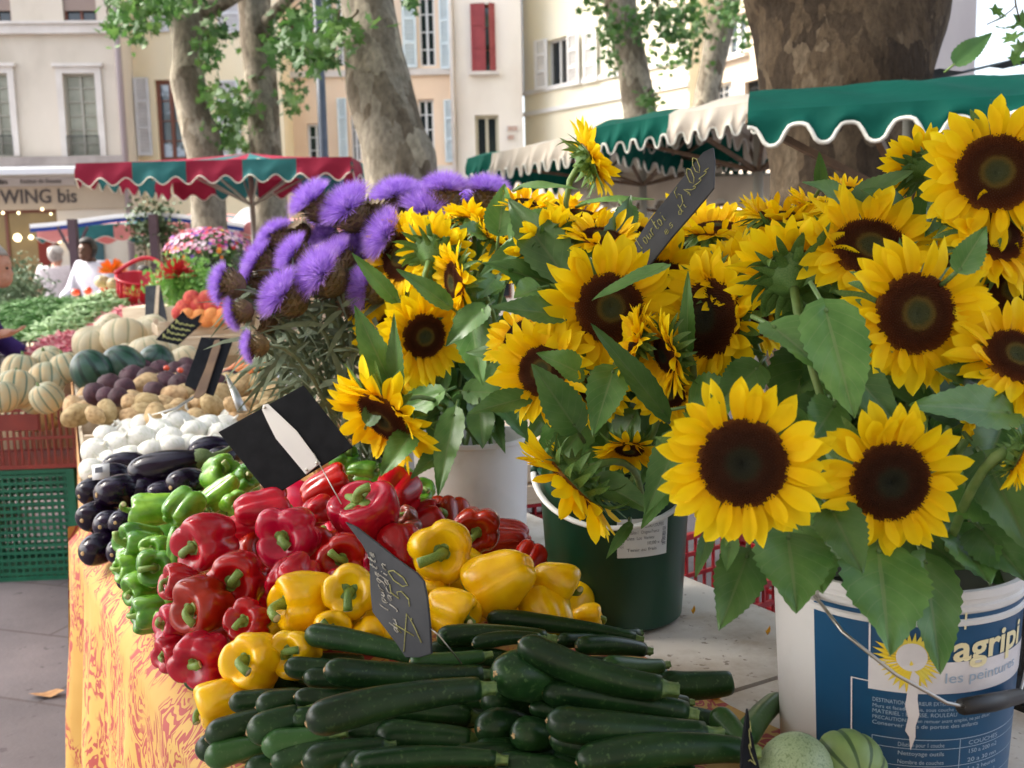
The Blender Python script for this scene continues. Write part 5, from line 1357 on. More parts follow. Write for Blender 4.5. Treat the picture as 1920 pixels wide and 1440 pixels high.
def word(s, a, b, off):
    gl = {'C': [C_], 'o': [[(.5,.45),(.2,.5),(.05,.3),(.2,.03),(.6,.03),(.8,.28),(.6,.48),(.45,.45)]], 'u': [[(.05,.45),(.08,.1),(.35,.02),(.7,.15),(.75,.45),(.78,.05),(.95,.04)]],
          'r': [[(.1,.0),(.15,.45),(.2,.3),(.5,.48),(.8,.42)]], 'g': [[(.7,.42),(.3,.48),(.1,.25),(.35,.04),(.7,.2),(.75,.42),(.7,-.25),(.4,-.42),(.1,-.28)]], 'e': [[(.1,.22),(.75,.28),(.6,.47),(.25,.45),(.08,.2),(.3,.02),(.85,.08)]],
          't': [[(.4,.9),(.35,.15),(.55,.02),(.8,.1)], [(.1,.55),(.8,.58)]], 's': [[(.7,.42),(.3,.47),(.2,.32),(.65,.18),(.55,.02),(.1,.06)]], 'd': [[(.7,.42),(.3,.46),(.08,.22),(.3,.02),(.68,.2),(.78,.98),(.75,.05),(.95,.03)]],
          'j': [[(.5,.45),(.5,-.25),(.25,-.4),(.05,-.25)], [(.52,.66),(.56,.69)]], 'a': [[(.7,.42),(.3,.46),(.08,.22),(.3,.02),(.68,.2),(.72,.44),(.75,.05),(.95,.03)]], 'i': [[(.4,.45),(.4,.08),(.6,.02)], [(.4,.66),(.44,.69)]], 'n': [[(.08,.0),(.12,.45),(.15,.25),(.5,.48),(.72,.35),(.75,.0),(.92,.02)]],
          '1': [[(.15,.7),(.5,1.0),(.5,.0)]], '5': [[(.85,1.0),(.3,1.0),(.22,.58),(.6,.66),(.85,.4),(.6,.05),(.1,.05)]], '0': [[(.5,1.0),(.15,.75),(.1,.3),(.4,.0),(.75,.2),(.85,.7),(.55,1.0),(.4,.97)]], '.': [[(.4,.0),(.5,.04)]], ' ': [], 'k': [[(.1,.95),(.1,.0)],[(.7,.5),(.12,.2),(.75,.0)]], 'E': [[(.85,.95),(.3,.9),(.08,.5),(.3,.05),(.85,.05)],[(0,.6),(.6,.62)],[(0,.42),(.6,.44)]]}
    n = len(s); L_ = []
    for i, ch in enumerate(s):
        for ln in gl.get(ch, []): L_.append([((i + .05 + .86*x)/n, y) for x, y in ln])
    return along(a, b, off, L_)
strokes(o, p0, nv, word('Courgette', (729,1146), (700,1036), (-17,-12)) + word('du jardin', (748,1190), (722,1056), (-17,-12)), .0009, M['chalkw'])
strokes(o, p0, nv, word('1.50', (778,1208), (762,1078), (-36,-22)) + [[(757,1222),(762,1150),(775,1172),(790,1205)]], .0009, M['chalky'])
mb = MB(); mb.tube([onplane(806, 1178, p0 - nv*.002, nv), onplane(822, 1190, p0, nv), P(866, 1245, 1.27)], .0009, 6); mb.build('wire_pin', M['steel'], o)
# tall grey slate among the sunflowers
gp = [(1337,276),(1340,300),(1338,352),(1320,375),(1255,450),(1222,492),(1196,522),(1174,524),(1176,498),(1180,470),(1215,415),(1270,345),(1318,285)]
o, p0, nv = plate('price_sign', gp, 1.66, (-.62,.30,.72), .004, M['slate2'], 'tall grey slate with yellow chalk writing, stuck slanting among the sunflowers', (1258,400))
strokes(o, p0, nv, word('Courtoisie', (1204,468), (1272,384), (-14,-22)) [:9] + word('5.00', (1275,392), (1318,312), (-14,-26)) + word('les dix', (1240,455), (1300,370), (-10,-14)) + along((1292,372), (1330,318), (-12,-14), cursive(4, 3)), .0009, M['chalky'])
# dark upright slate at the bottom right
o, p0, nv = plate('price_sign', [(1403,1328),(1409,1370),(1432,1470),(1390,1470),(1393,1400)], 1.10, (.55,.1,.83), .004, M['slate'], 'dark slate stuck upright at the bottom right, seen almost edge-on, beside the round courgettes', (1405,1400))
strokes(o, p0, nv, along((1402,1436), (1404,1352), (14,4), cursive(3, 5)), .0007, M['chalky'])
def onedge(name, poly, d, n, at, label, m, peg=None, pegm=None, chalk=None, cm=None, w=.002, spike=None):
    o, p0, nv = plate('price_sign', poly, d, n, .006, m, label, at)
    if peg:
        mb = MB(); mb.slab([onplane(x, y, p0 + nv*.008, nv) for x, y in peg], nv, .007); mb.build('peg', M[pegm], o, False)
    if chalk: strokes(o, p0, nv, chalk, w, M[cm], 'lettering', .002)
    if spike:
        mb = MB(); mb.tube([P(*q) for q in spike], [.008, .010, .002][:len(spike)], 6, 0, True, .4); mb.build('spike', M['steel'], o)
onedge('', [(377,632),(438,634),(400,742),(346,722)], 3.3, (.1,.35,.9), (392,685), 'dark sign with a brown wooden peg on its back, standing in the potatoes and beetroots', M['slate'],
       [(402,638),(411,636),(413,650),(386,735),(372,746),(362,744),(385,690)], 'dwood', None, None, .002, [(372,738,3.3),(330,766,3.2),(284,778,3.15)])
onedge('', [(338,588),(378,606),(334,646),(292,636)], 4.6, (.1,.5,.8), (335,615), 'dark slate with mustard coloured scribbles above the pale squashes', M['slate'], None, None,
       sum([along((302+8*k, 634-9*k), (340+8*k, 640-9*k), (2,-9), cursive(4, k)) for k in range(4)], []), 'chalky', .0035)
onedge('', [(272,536),(300,534),(314,602),(272,600)], 6.6, (-.1,.2,.95), (290,570), 'dark green price sign with a wooden stick, leaning on the red basket', M['slate2'],
       [(293,536),(299,534),(296,596),(288,598)], 'wood2')
onedge('', [(342,582),(356,600),(378,588),(372,602),(368,618),(330,604)], 4.9, (0,.2,1), (350,600), 'small dark crown-shaped board end behind the mustard scribbled slate', M['slate'])
mb = MB(); pts = [P(424,702,3.05), P(440,735,3.0), P(455,772,2.95)]; mb.tube(pts, [.003,.012,.016], 8, 0, True, .35)
o = mb.build('sign_spike', M['steel'], at=pts[1]); tag(o, 'grey metal sign spike standing between the onions and the black board', 'sign spike')

# ------------------------------------------------------------------ crates
def plastic_crate(name, m, c, rz, size, label, cat='crate', cell=(.035,.05), thick=.012, group=None, panel=None):
    w, d, h = size; o = empty(name, c, label, cat, group); R_ = Matrix.Translation(c) @ Matrix.Rotation(rz, 4, 'Z')
    def seg(mb, a, b, t): mb.box((min(a[0],b[0])-t, min(a[1],b[1])-t, min(a[2],b[2])-t), (max(a[0],b[0])+t, max(a[1],b[1])+t, max(a[2],b[2])+t), 0, R_)
    mb = MB(); t = thick/2
    for z in (t*1.3, h - t*1.3):
        for s in (-1, 1):
            mb.box((-w/2, s*d/2-t*1.6, z-t*1.3), (w/2, s*d/2+t*1.6, z+t*1.3), 0, R_)
            mb.box((s*w/2-t*1.6, -d/2+t*1.7, z-t*1.25), (s*w/2+t*1.6, d/2-t*1.7, z+t*1.25), 0, R_)
    for sx in (-1, 1):
        for sy in (-1, 1): mb.box((sx*w/2-t*2.4, sy*d/2-t*2.4, 0), (sx*w/2+t*2.4, sy*d/2+t*2.4, h*.998), 0, R_)
    mb.build('frame', m, o, False)
    mb = MB()
    nx, ny, nz = max(3, int(w/cell[0])), max(3, int(d/cell[0])), max(2, int(h/cell[1]))
    for s in (-1, 1):
        for i in range(1, nx): x = -w/2 + w*i/nx; mb.box((x-t*.55, s*d/2-t*.6, t), (x+t*.55, s*d/2+t*.6, h-t), 0, R_)
        for i in range(1, ny): y = -d/2 + d*i/ny; mb.box((s*w/2-t*.6, y-t*.55, t), (s*w/2+t*.6, y+t*.55, h-t), 0, R_)
        for k in range(1, nz):
            z = h*k/nz; mb.box((-w/2, s*d/2-t*.75, z-t*.9), (w/2, s*d/2+t*.75, z+t*.9), 0, R_); mb.box((s*w/2-t*.75, -d/2, z-t*.9), (s*w/2+t*.75, d/2, z+t*.9), 0, R_)
    if panel: mb.box((panel[0], -d/2-t*1.2, panel[1]), (panel[2], -d/2+t, panel[3]), 0, R_)
    mb.build('lattice', m, o, False)
    mb = MB(); mb.box((-w/2+t, -d/2+t, .004), (w/2-t, d/2-t, .012), 0, R_); mb.build('base', m, o, False)
    return o
def wooden_crate(c, rz, size, label, m='wood2', group='wooden crates on the stall'):
    w, d, h = size; o = empty('wooden_crate', c, label, 'crate', group); R_ = Matrix.Translation(c) @ Matrix.Rotation(rz, 4, 'Z')
    for s in (-1, 1):
        mb = MB(); n = 2 if h > .09 else 1
        for k in range(n):
            z0, z1 = h*k/n + .004, h*(k+1)/n - .012
            mb.box((-w/2, s*(d/2)-.004, z0), (w/2, s*(d/2)+.004, z1), 0, R_)
        mb.build('side_slats', M[m], o, False)
        mb = MB()
        for k in range(n):
            z0, z1 = h*k/n + .004, h*(k+1)/n - .012
            mb.box((s*(w/2)-.004, -d/2+.005, z0), (s*(w/2)+.004, d/2-.005, z1), 0, R_)
        mb.build('end_slats', M[m], o, False)
    for sx in (-1, 1):
        for sy in (-1, 1):
            mb = MB(); x, y = sx*(w/2-.02), sy*(d/2-.02); mb.box((x-.0145, y-.0145, 0), (x+.0145, y+.0145, h+.012), 0, R_); mb.build('corner_post', M[m], o, False)
    mb = MB(); mb.box((-w/2+.006, -d/2+.006, .003), (w/2-.006, d/2-.006, .010), 0, R_); mb.build('base', M[m], o, False)
    return o
# beyond the right table edge
plastic_crate('plastic_crate', M['crim'], P(1345, 1100, 2.62) - V((0,0,.16)), radians(35), (.6,.4,.24), 'crimson plastic crate seen between the green bucket and the paint pail leaves', group='crimson crates beside the table')
plastic_crate('plastic_crate', M['crim'], P(1330, 1100, 2.95) - V((0,0,.62)), radians(28), (.6,.4,.26), 'crimson plastic crate under the other one beside the table', group='crimson crates beside the table')
c = P(1030, 930, 3.35); plastic_crate('plastic_crate', M['crim'], V((c.x, c.y, c.z - .16)), radians(20), (.55,.4,.2), 'crimson plastic crate glimpsed between the white and the green bucket', group='crimson crates beside the table')
c = P(1030, 860, 3.3); wooden_crate(V((c.x, c.y, c.z-.1)), radians(20), (.5,.35,.14), 'pale wooden crate on top of the crimson one between two flower buckets')
c = P(1030, 930, 3.35)
mb = MB(); mb.box((-.35,-.3,0), (.35,.3,max(.1,c.z-.165)), 0, Matrix.Translation((c.x,c.y,0)) @ Matrix.Rotation(radians(20),4,'Z'))
o = mb.build('trestle_box', M['dwood'], at=(c.x,c.y,0)); tag(o, 'dark wooden box carrying the crates behind the flower buckets', 'box')
c = P(1975, 1420, 1.80)
for k in range(3):
    plastic_crate('plastic_crate', M['blackcr' if k == 0 else 'tancr'], V((c.x, c.y, .80 + .19*k - (.0 if k else .0))), radians(32), (.38,.30,.185), ('black plastic crate at the bottom of the stack right of the paint pail', 'tan slotted crate in the middle of the stack right of the paint pail', 'tan slotted crate on top of the stack right of the paint pail')[k], cell=(.016,.06), thick=.008, group='stacked crates at the right edge')
mb = MB(); mb.box((-.24,-.2,0), (.24,.2,.797), 0, Matrix.Translation((c.x,c.y,0)) @ Matrix.Rotation(radians(32),4,'Z'))
o = mb.build('side_table', M['board'], at=(c.x,c.y,0)); tag(o, 'white painted stand under the crate stack at the right edge', 'stand')
c = P(720, 840, 3.1); wooden_crate(V((c.x, c.y, c.z - .10)), radians(24), (.5,.34,.17), 'orange-brown wooden crate behind the black sign and left of the white bucket', 'owood')
mb = MB(); mb.box((-.24,-.16,.0), (.24,.16,c.z-.102-TZ), 0, Matrix.Translation((c.x,c.y,TZ)) @ Matrix.Rotation(radians(24),4,'Z'))
o = mb.build('crate_riser', M['owood'], at=(c.x,c.y,TZ)); tag(o, 'flat wooden box under the orange-brown crate left of the white bucket', 'box')

# left: melons in a red crate on a green one
gc = G(40, 1085, 0); gc = V((gc.x, gc.y + .18, 0))
plastic_crate('plastic_crate', M['greencr'], gc, radians(4), (.56,.42,.56), 'tall green plastic crate on the pavement under the brick red crate', cell=(.032,.035), thick=.016)
rz_ = .565
plastic_crate('plastic_crate', M['redcr'], V((gc.x+.03, gc.y, rz_)), radians(4), (.62,.44,.30), 'brick red plastic crate full of striped melons at the left edge', cell=(.030,.10), thick=.014, panel=(-.12,.19,.12,.27))
# ------------------------------------------------------------------ second table and its produce
UB, DB = V((.916,.401,0)), V((-.401,.916,0))
B0 = V((-1.17, 2.72, 0))
def bp(u, v, z=TZ): p = B0 + UB*u + DB*v; return V((p.x, p.y, z))
BL, BW = 6.6, 1.75
tb = empty('market_table', bp(.6, 2, 0), 'second market table behind the first, loaded with onions, potatoes and melons in crates', 'table')
mb = MB(); mb.slab([bp(0,0), bp(BW,0), bp(BW,BL), bp(0,BL)], (0,0,1), .03); mb.build('tabletop', M['wood2'], tb, False)
for v in (.2, 2, 4, 6.2):
    for u in (.2, BW-.2):
        mb = MB(); mb.bar(bp(u,v,TZ-.03), bp(u,v,0), .06); mb.build('leg', M['dwood'], tb, False)
mb = MB()
for k in range(61):
    pass
def cl(u, v):
    vv = u*BL; t = v; return bp(-.012 - .012*sin(vv*13)*t - .02*t, vv, TZ+.002 - t*.72)
mb.grid(cl, 90, 8); cb = mb.build('cloth_skirt', mat('pale_orange_cloth', (.70,.40,.17), .8, (.62,.30,.12), 9), at=bp(0,0)); tag(cb, 'pale orange cloth hanging along the left side of the second table', 'tablecloth')
rzB = atan2(UB.y, UB.x)
def crateB(u, v, w, d, h, z, lb): return wooden_crate(bp(u + w/2, v + d/2, z), rzB, (w, d, h), lb)
crateB(.0,.02,.62,.42,.10,TZ+.003,'pale wooden crate of white onions, next to the aubergines')
crateB(.0,.50,.50,.52,.14,TZ+.003,'pale wooden crate of potatoes at the table edge, behind the onions')
crateB(.52,.50,.52,.50,.14,TZ+.003,'pale wooden crate of potatoes right of the dark sign')
crateB(.0,1.06,.95,.55,.14,TZ+.003,'wooden crate holding beetroots behind the potatoes')
crateB(.0,1.66,.95,.55,.13,TZ+.003,'wooden crate holding the watermelons')
crateB(.0,2.3,1.0,.8,.16,TZ+.003,'wooden crate holding the pale squashes')
crateB(1.0,1.3,.6,.6,.15,TZ+.003,'wooden crate of carrots under the lowest thistle')
crateB(1.0,3.0,.72,.5,.26,TZ+.003,'deep pale wooden crate of peaches and apricots left of the thistles')
mb = MB(); mb.box((-.18,-.12,0),(.18,.12,.16),0,Matrix.Translation(bp(.86,2.0)) @ Matrix.Rotation(rzB,4,'Z')); o = mb.build('paper_box', M['paper'], at=bp(.86,2.0)); tag(o, 'small white cardboard box behind the dark sign with the wooden peg', 'box')
# onions
on = [(182,848,.99,58),(222,836,1.0,58),(262,826,1.01,60),(298,812,1.02,60),(330,800,1.03,66),(362,812,1.02,54),(388,802,1.02,54),(412,815,1.01,50),(240,862,1.0,58),(285,852,1.01,60),(322,842,1.02,58),(350,838,1.02,52),(378,838,1.02,50),(404,838,1.0,50),(174,885,.96,54),(205,866,.98,50),(318,822,1.03,50),(270,800,1.0,50),(300,788,1.01,56),(350,790,1.0,50),(425,800,1.0,50),(436,786,1.0,48),(200,820,.98,50),(240,808,.98,50),(455,800,.98,48),(478,790,.98,48),(265,868,.98,48),(300,868,.98,48),(340,858,.99,48)]
ol = {0:'white onion at the left end of the heap by the crate corner',4:'large white onion with a dark root spot, highest in the heap',5:'greenish white onion in the middle of the heap',14:'white onion lowest at the left beside the paper tag',8:'white onion in front touching the long aubergine'}
for k, (px, py, z, w) in enumerate(on):
    o = lump(ONIONS, 'white_onion', 'onion', px, py, z, w, ol.get(k, 'white onion in the crowded middle of the onion crate'), 'white onions in the crate', 1.05, 0, 1.5)
    link('roots', ROOTS, o)
for k in range(26):
    lump(ONIONS, 'white_onion', 'onion', rnd.uniform(190,430), rnd.uniform(805,880), .955, 52, 'white onion in the lower layer of the onion crate', 'white onions in the crate', 1, .02, 1.5)
mb = MB(); c = P(182, 880, 2.62); mb.slab([P(172,872,2.62), P(204,868,2.62), P(205,898,2.62), P(173,900,2.62)], CD(0,.2,1), .004); o = mb.build('paper_tag', M['paper'], at=c); tag(o, 'small cream paper tag in front of the lowest left onion', 'tag')
mb = MB(); mb.slab([P(178,877,2.612), P(192,875,2.612), P(192,886,2.612), P(178,887,2.612)], CD(0,.2,1), .002); mb.build('tag_print', M['grey'], o, False)
# potatoes
pl = 0
for row, (py, z, xs) in enumerate(((742,1.05,(255,285,318,350,385,420,452,485,512)),(760,1.05,(205,240,275,305,338,372,402,440,470,500)),(778,1.03,(150,178,205,238,265,298,330,365,395,428,455,490)),(724,1.07,(268,300,330,392,425,458,490)),(770,1.0,(140,165,190,220,250,280)))):
    for px in xs:
        py2 = py + rnd.uniform(-6,6); w = rnd.uniform(32, 54)
        lump(POTS, 'potato', 'potato', px + rnd.uniform(-6,6), py2, z + rnd.uniform(-.01,.01), w, 'tan potato in the potato crates left of the dark sign' if px < 360 else 'tan potato in the potato crate right of the dark sign', 'potatoes in the wooden crates', 1, 0, 3)
for k in range(30):
    px = rnd.uniform(150, 510); lump(POTS, 'potato', 'potato', px, rnd.uniform(735,785), .985, 44, 'tan potato in the bottom layer left of the dark sign' if px < 360 else 'tan potato in the bottom layer right of the dark sign', 'potatoes in the wooden crates', 1, .0, 3)
# beetroots
for k, (px, py, w) in enumerate(((178,738,44),(205,722,46),(235,728,40),(248,708,48),(282,712,50),(312,718,44),(338,722,44),(300,696,44),(330,700,46),(265,694,44),(352,704,44),(370,724,42),(408,722,44),(430,712,40),(222,744,38),(200,742,36),(395,705,40),(290,734,40),(350,690,40))):
    lump(BEETS, 'beetroot', 'beetroot', px, py, 1.075, w, {0:'dark beetroot at the left end of its row, on the crate edge',12:'dark beetroot right of the wooden peg',13:'last dark beetroot at the right, by the carrots'}.get(k, 'dark purple beetroot in the row between watermelons and potatoes'), 'beetroots behind the potatoes', 1, 0, 2)
for px, py, w, lb in ((312,690,12,'tiny red tomato on the beetroots left of the sign'),(338,694,12,'tiny red tomato on the beetroots beside the sign edge')): lump(TOM, 'tomato', 'tomato', px, py, 1.12, w, lb, 'tomatoes on the beetroots')
# watermelons
for px, py, w, lb in ((172,696,74,'dark green watermelon at the left, standing upright'),(232,690,80,'dark green watermelon in the middle of three'),(292,682,68,'dark green watermelon at the right of three')):
    lump(WMEL, 'watermelon', 'watermelon', px, py, 1.09, w, lb, 'watermelons on the stall', 1.02, 0, 1)
# squashes and melons on the stall
for px, py, w, z, lb in ((178,645,72,1.10,'pale squash with grey ribs at the left of the squash heap'),(232,632,78,1.14,'largest pale squash in the middle of the squash heap'),(282,622,66,1.14,'pale squash at the top right of the squash heap under the pink beans'),(278,660,66,1.09,'smooth cream squash in front of the heap'),(205,618,60,1.14,'pale squash at the back of the heap'),(322,660,44,1.08,'small pale squash beside the scribbled slate'),(345,672,50,1.06,'small striped green and white squash left of the dark sign'),(232,668,50,1.06,'pale squash behind the watermelons'),(316,640,40,1.1,'small yellowish squash below the scribbled slate')):
    lump(SQUASH, 'pale_squash', 'squash', px, py, z, w, lb, 'pale squashes on the stall', 1.05, 0, .6)
for px, py, z, w, lb in ((30,730,.98,72,'striped melon with blue grey ribs at the left front of the red crate'),(38,696,1.0,64,'orange tinted melon behind the striped one at the left'),(88,712,1.0,64,'striped melon at the right front of the red crate'),(88,746,.96,58,'small pale melon low at the crate rim'),(92,680,1.03,60,'pale melon at the back right of the red crate'),(125,690,1.05,58,'pale yellow melon just left of the upright watermelon'),(2,745,.96,60,'striped melon cut by the left edge of the picture'),(60,745,.93,60,'striped melon low between the front ones'),(-30,725,.97,64,'melon beyond the left picture edge')):
    lump(MELONS if px != 38 else MELONS, 'melon', 'melon', px, py, z, w, lb, 'striped melons in the red crate', 1.05, 0, .7)
for k in range(8): lump(MELONS, 'melon', 'melon', -20 + 18*k, 775 + rnd.uniform(-8,8), .80, 60, 'striped melon in the lower layer behind the crate bars', 'striped melons in the red crate', 1, .06)
# carrots
for k in range(22):
    px, py = 455 + rnd.uniform(-22,26), 700 + rnd.uniform(-22,22); c = G(px, py, 1.03 + .015*rnd.random()); mb = MB()
    dr = CD(.78 + rnd.uniform(-.15,.15), .50 + rnd.uniform(-.2,.2), .2); Lc = .15*rnd.uniform(.85,1.2)
    mb.tube([c - dr*Lc*.5, c - dr*Lc*.3, c + dr*Lc*.2, c + dr*Lc*.45, c + dr*Lc*.5], [.003,.009,.015,.017,.010], 10)
    o = mb.build('carrot', M['carrot'], at=c); tag(o, 'orange carrot in the bunch under the lowest thistle', 'carrot', 'carrots')
    s = MB(); s.tube([c + dr*Lc*.49, c + dr*(Lc*.5+.03)], [.006,.004], 6); s.build('stem', M['cstem'], o)
# peaches and apricots
for k, (px, py, w) in enumerate(((346,578,34),(372,572,34),(398,575,34),(360,560,32),(388,560,32),(410,562,30),(336,588,28),(420,578,30))):
    c = P(px, py, 5.6); lump(PEACH, 'peach', 'peach', px, py, c.z, w, 'red peach on top of the fruit crate by the leftmost thistle', 'peaches in the fruit crate', 1.05, 0, 2)
for k, (px, py, w) in enumerate(((352,592,28),(376,594,30),(398,592,30),(418,592,28),(388,600,28),(410,600,28),(432,596,28),(364,602,26))):
    c = P(px, py, 5.5); lump(APRI, 'apricot', 'apricot', px, py, c.z, w, 'orange apricot in the front of the fruit crate by the leftmost thistle', 'apricots in the fruit crate', 1.05, 0, 2)
c = P(385, 660, 5.75)
mb = MB(); z1 = P(385, 606, 5.6).z
o = wooden_crate(V((c.x, c.y, z1 - .13)), rzB, (.52,.4,.14), 'pale crate of peaches and apricots raised behind the squashes')
mb.box((-.27,-.2,TZ+.27),(.27,.2,z1-.132),0,Matrix.Translation((c.x,c.y,0)) @ Matrix.Rotation(rzB,4,'Z')); o2 = mb.build('crate_riser', M['wood2'], at=(c.x,c.y,TZ+.27)); tag(o2, 'plain wooden riser under the peach crate', 'box')
# beans: heaps nobody could count
def heap(name, c, rx, ry, h, n, ln, th, m, label, cat, group=None, rz=0):
    mb = MB()
    for k in range(n):
        q = sqrt(rnd.random()); a = rnd.uniform(0, 2*pi); x, y = rx*q*cos(a), ry*q*sin(a); z = h*(1 - q**1.7)*rnd.uniform(.86,1.0)
        p = c + V((x*cos(rz)-y*sin(rz), x*sin(rz)+y*cos(rz), z)); da = rnd.uniform(0, 2*pi); e = rnd.gauss(-.05,.3)
        d = V((cos(da)*cos(e), sin(da)*cos(e), sin(e))); L_ = ln*rnd.uniform(.7,1.15); s = V((-sin(da), cos(da), rnd.uniform(-.6,.6)))*(L_*.16*rnd.uniform(-1,1))
        mb.tube([p - d*L_*.5, p + s - d*L_*.16, p + s + d*L_*.16, p + d*L_*.5], [th*.35, th, th, th*.3], 5)
    pr = [(1.0, 0), (.8, h*.30), (.55, h*.62), (.25, h*.86), (.001, h*.92)]
    mb.lathe([(q*.96, z*.93) for q, z in pr], 28, 0, Matrix.Translation(c) @ Matrix.Rotation(rz, 4, 'Z') @ Matrix.Diagonal((rx, ry, 1, 1)))
    o = mb.build(name, m, at=c); tag(o, label, cat, group, 'stuff'); return o
gbn = mat('green_beans', (.07,.19,.045), .5, [(.12,.27,.07), (.20,.34,.12)], 30); ybn = mat('yellow_beans', (.62,.52,.12), .5, (.72,.64,.28), 30); pbn = mat('pink_beans', (.50,.05,.10), .5, [(.62,.14,.19),(.74,.42,.40)], 40); lgb = mat('light_beans', (.16,.32,.10), .5, [(.30,.44,.20), (.42,.55,.30)], 30)
c = G(95, 628, 1.0); heap('green_beans', c, .95, .55, .30, 2300, .13, .0055, gbn, 'heap of dark green beans in the black crate at the left', 'beans', rz=radians(40))
c2 = G(165, 612, 1.02); heap('yellow_beans', c2 + V((0,.25,0)), .42, .9, .26, 1000, .13, .0055, ybn, 'strip of yellow beans between the two heaps of green beans', 'beans', rz=radians(12))
c3 = G(222, 618, 1.05); heap('flat_beans', c3, .45, .85, .30, 1300, .16, .0075, lgb, 'heap of pale green flat beans in front of the red basket', 'beans', rz=radians(-10))
c4 = G(258, 612, 1.10); heap('pink_beans', c4, .34, .34, .14, 600, .12, .007, pbn, 'heap of pink speckled beans behind the pale squashes', 'beans')
c5 = G(135, 652, 1.02); heap('pink_beans', c5, .22, .34, .10, 340, .12, .007, pbn, 'smaller heap of pink beans left of the pale squashes', 'beans')
cc = G(60, 668, .90); plastic_crate('plastic_crate', M['blackcr'], V((cc.x + .0, cc.y + .45, .74)), radians(8), (.95,.8,.27), 'wide black plastic crate of green beans behind the melons')
mb = MB(); mb.box((-.45,-.38,0),(.45,.38,.737),0,Matrix.Translation((cc.x,cc.y+.45,0))); o = mb.build('crate_stand', M['dwood'], at=(cc.x,cc.y+.45,0)); tag(o, 'dark wooden stand under the wide black bean crate', 'stand')
for (px, py, dz, lb) in ((200,640,1.0,'flat wooden display box under the pale beans'),(258,640,1.08,'flat wooden display box under the pink beans')):
    q = G(px, py-20, dz); mb = MB(); mb.box((-.42,-.5,TZ+.003),(.42,.5,dz-.003),0,Matrix.Translation((q.x,q.y,0)) @ Matrix.Rotation(rzB,4,'Z')); o = mb.build('display_box', M['wood2'], at=(q.x,q.y,TZ)); tag(o, lb, 'box')
# red basket lying with ribs
o = empty('red_basket', P(262, 572, 7.6), 'bright red ribbed plastic basket lying tilted behind the beans', 'basket')
Fb = Matrix.Translation(P(262, 560, 7.6)) @ frame(CD(.15,.95,.35)).to_4x4()
mb = MB(); mb.lathe([(.001,-.08),(.15,-.08),(.158,.10),(.163,.155),(.178,.155),(.178,.165),(.154,.163),(.146,-.06),(.001,-.06)], 40, 0, Fb)
for k in range(20): a = 2*pi*k/20; mb.bar(Fb @ V((.153*cos(a),.153*sin(a),-.075)), Fb @ V((.163*cos(a),.163*sin(a),.15)), .010)
mb.build('shell', M['redpl'], o)
mb = MB(); mb.tube([Fb @ V((.185*cos(a), .10*0 + .185*sin(a), .17 + .10*sin(a)**2)) for a in [pi*k/18 for k in range(19)]], .016, 8); mb.build('handle', M['redpl'], o)
mb = MB()
for k, t in enumerate(('CAGETTE', 'PRIMEUR')):
    vs, fs = text_mb(t, .034); w0 = max(v.x for v in vs); pts = []
    for v in vs:
        a = -pi/2 + .0 + (v.x - w0/2)/.172; pts.append(Fb @ V((.1675*cos(a), .1675*sin(a), .105 - .036*k + v.y)))
    mb.add(pts, fs)
mb.build('lettering', mat('gold_print', (.70,.42,.10), .5), o, False)
mb = MB(); q = P(262, 574, 7.6); mb.box((-.3,-.25,TZ+.003),(.3,.25,q.z-.085),0,Matrix.Translation((q.x,q.y,0))); o = mb.build('display_box', M['wood2'], at=(q.x,q.y,TZ)); tag(o, 'flat wooden display box under the red basket', 'box')
# paper bag cone, greens, bouquet
c = P(345, 552, 6.9)
def leafy(name, c, rx, ry, rz, n, s, m, label, cat, kind=None):
    mb = MB()
    for k in range(n):
        p = V((rnd.gauss(0,.4)*rx, rnd.gauss(0,.4)*ry, rnd.gauss(0,.4)*rz)) + c; a = V((rnd.gauss(0,1), rnd.gauss(0,1), rnd.gauss(.3,1))).normalized(); b = a.cross(V((rnd.gauss(0,1),rnd.gauss(0,1),rnd.gauss(0,1)))).normalized(); ss = s*rnd.uniform(.6,1.3)
        mb.add([p - a*ss, p + b*ss*.5, p + a*ss, p - b*ss*.5], [(0,1,2,3)])
    o = mb.build(name, m, at=c); tag(o, label, cat, None, kind); return o
lg = mat('lettuce_leaf', (.13,.34,.05), .5, [(.22,.46,.09),(.32,.55,.16)], 12, trans=.25)
leafy('leafy_greens', P(348,532,6.9), .25,.22,.19, 1900, .022, lg, 'bright green heap of parsley and leafy greens left of the thistles', 'greens', 'stuff')
q = P(348, 566, 6.9); mb = MB(); mb.box((-.34,-.25,TZ+.003),(.34,.25,q.z-.02),0,Matrix.Translation((q.x,q.y,0))); o = mb.build('display_box', M['wood2'], at=(q.x,q.y,TZ)); tag(o, 'flat wooden display box under the leafy greens', 'box')
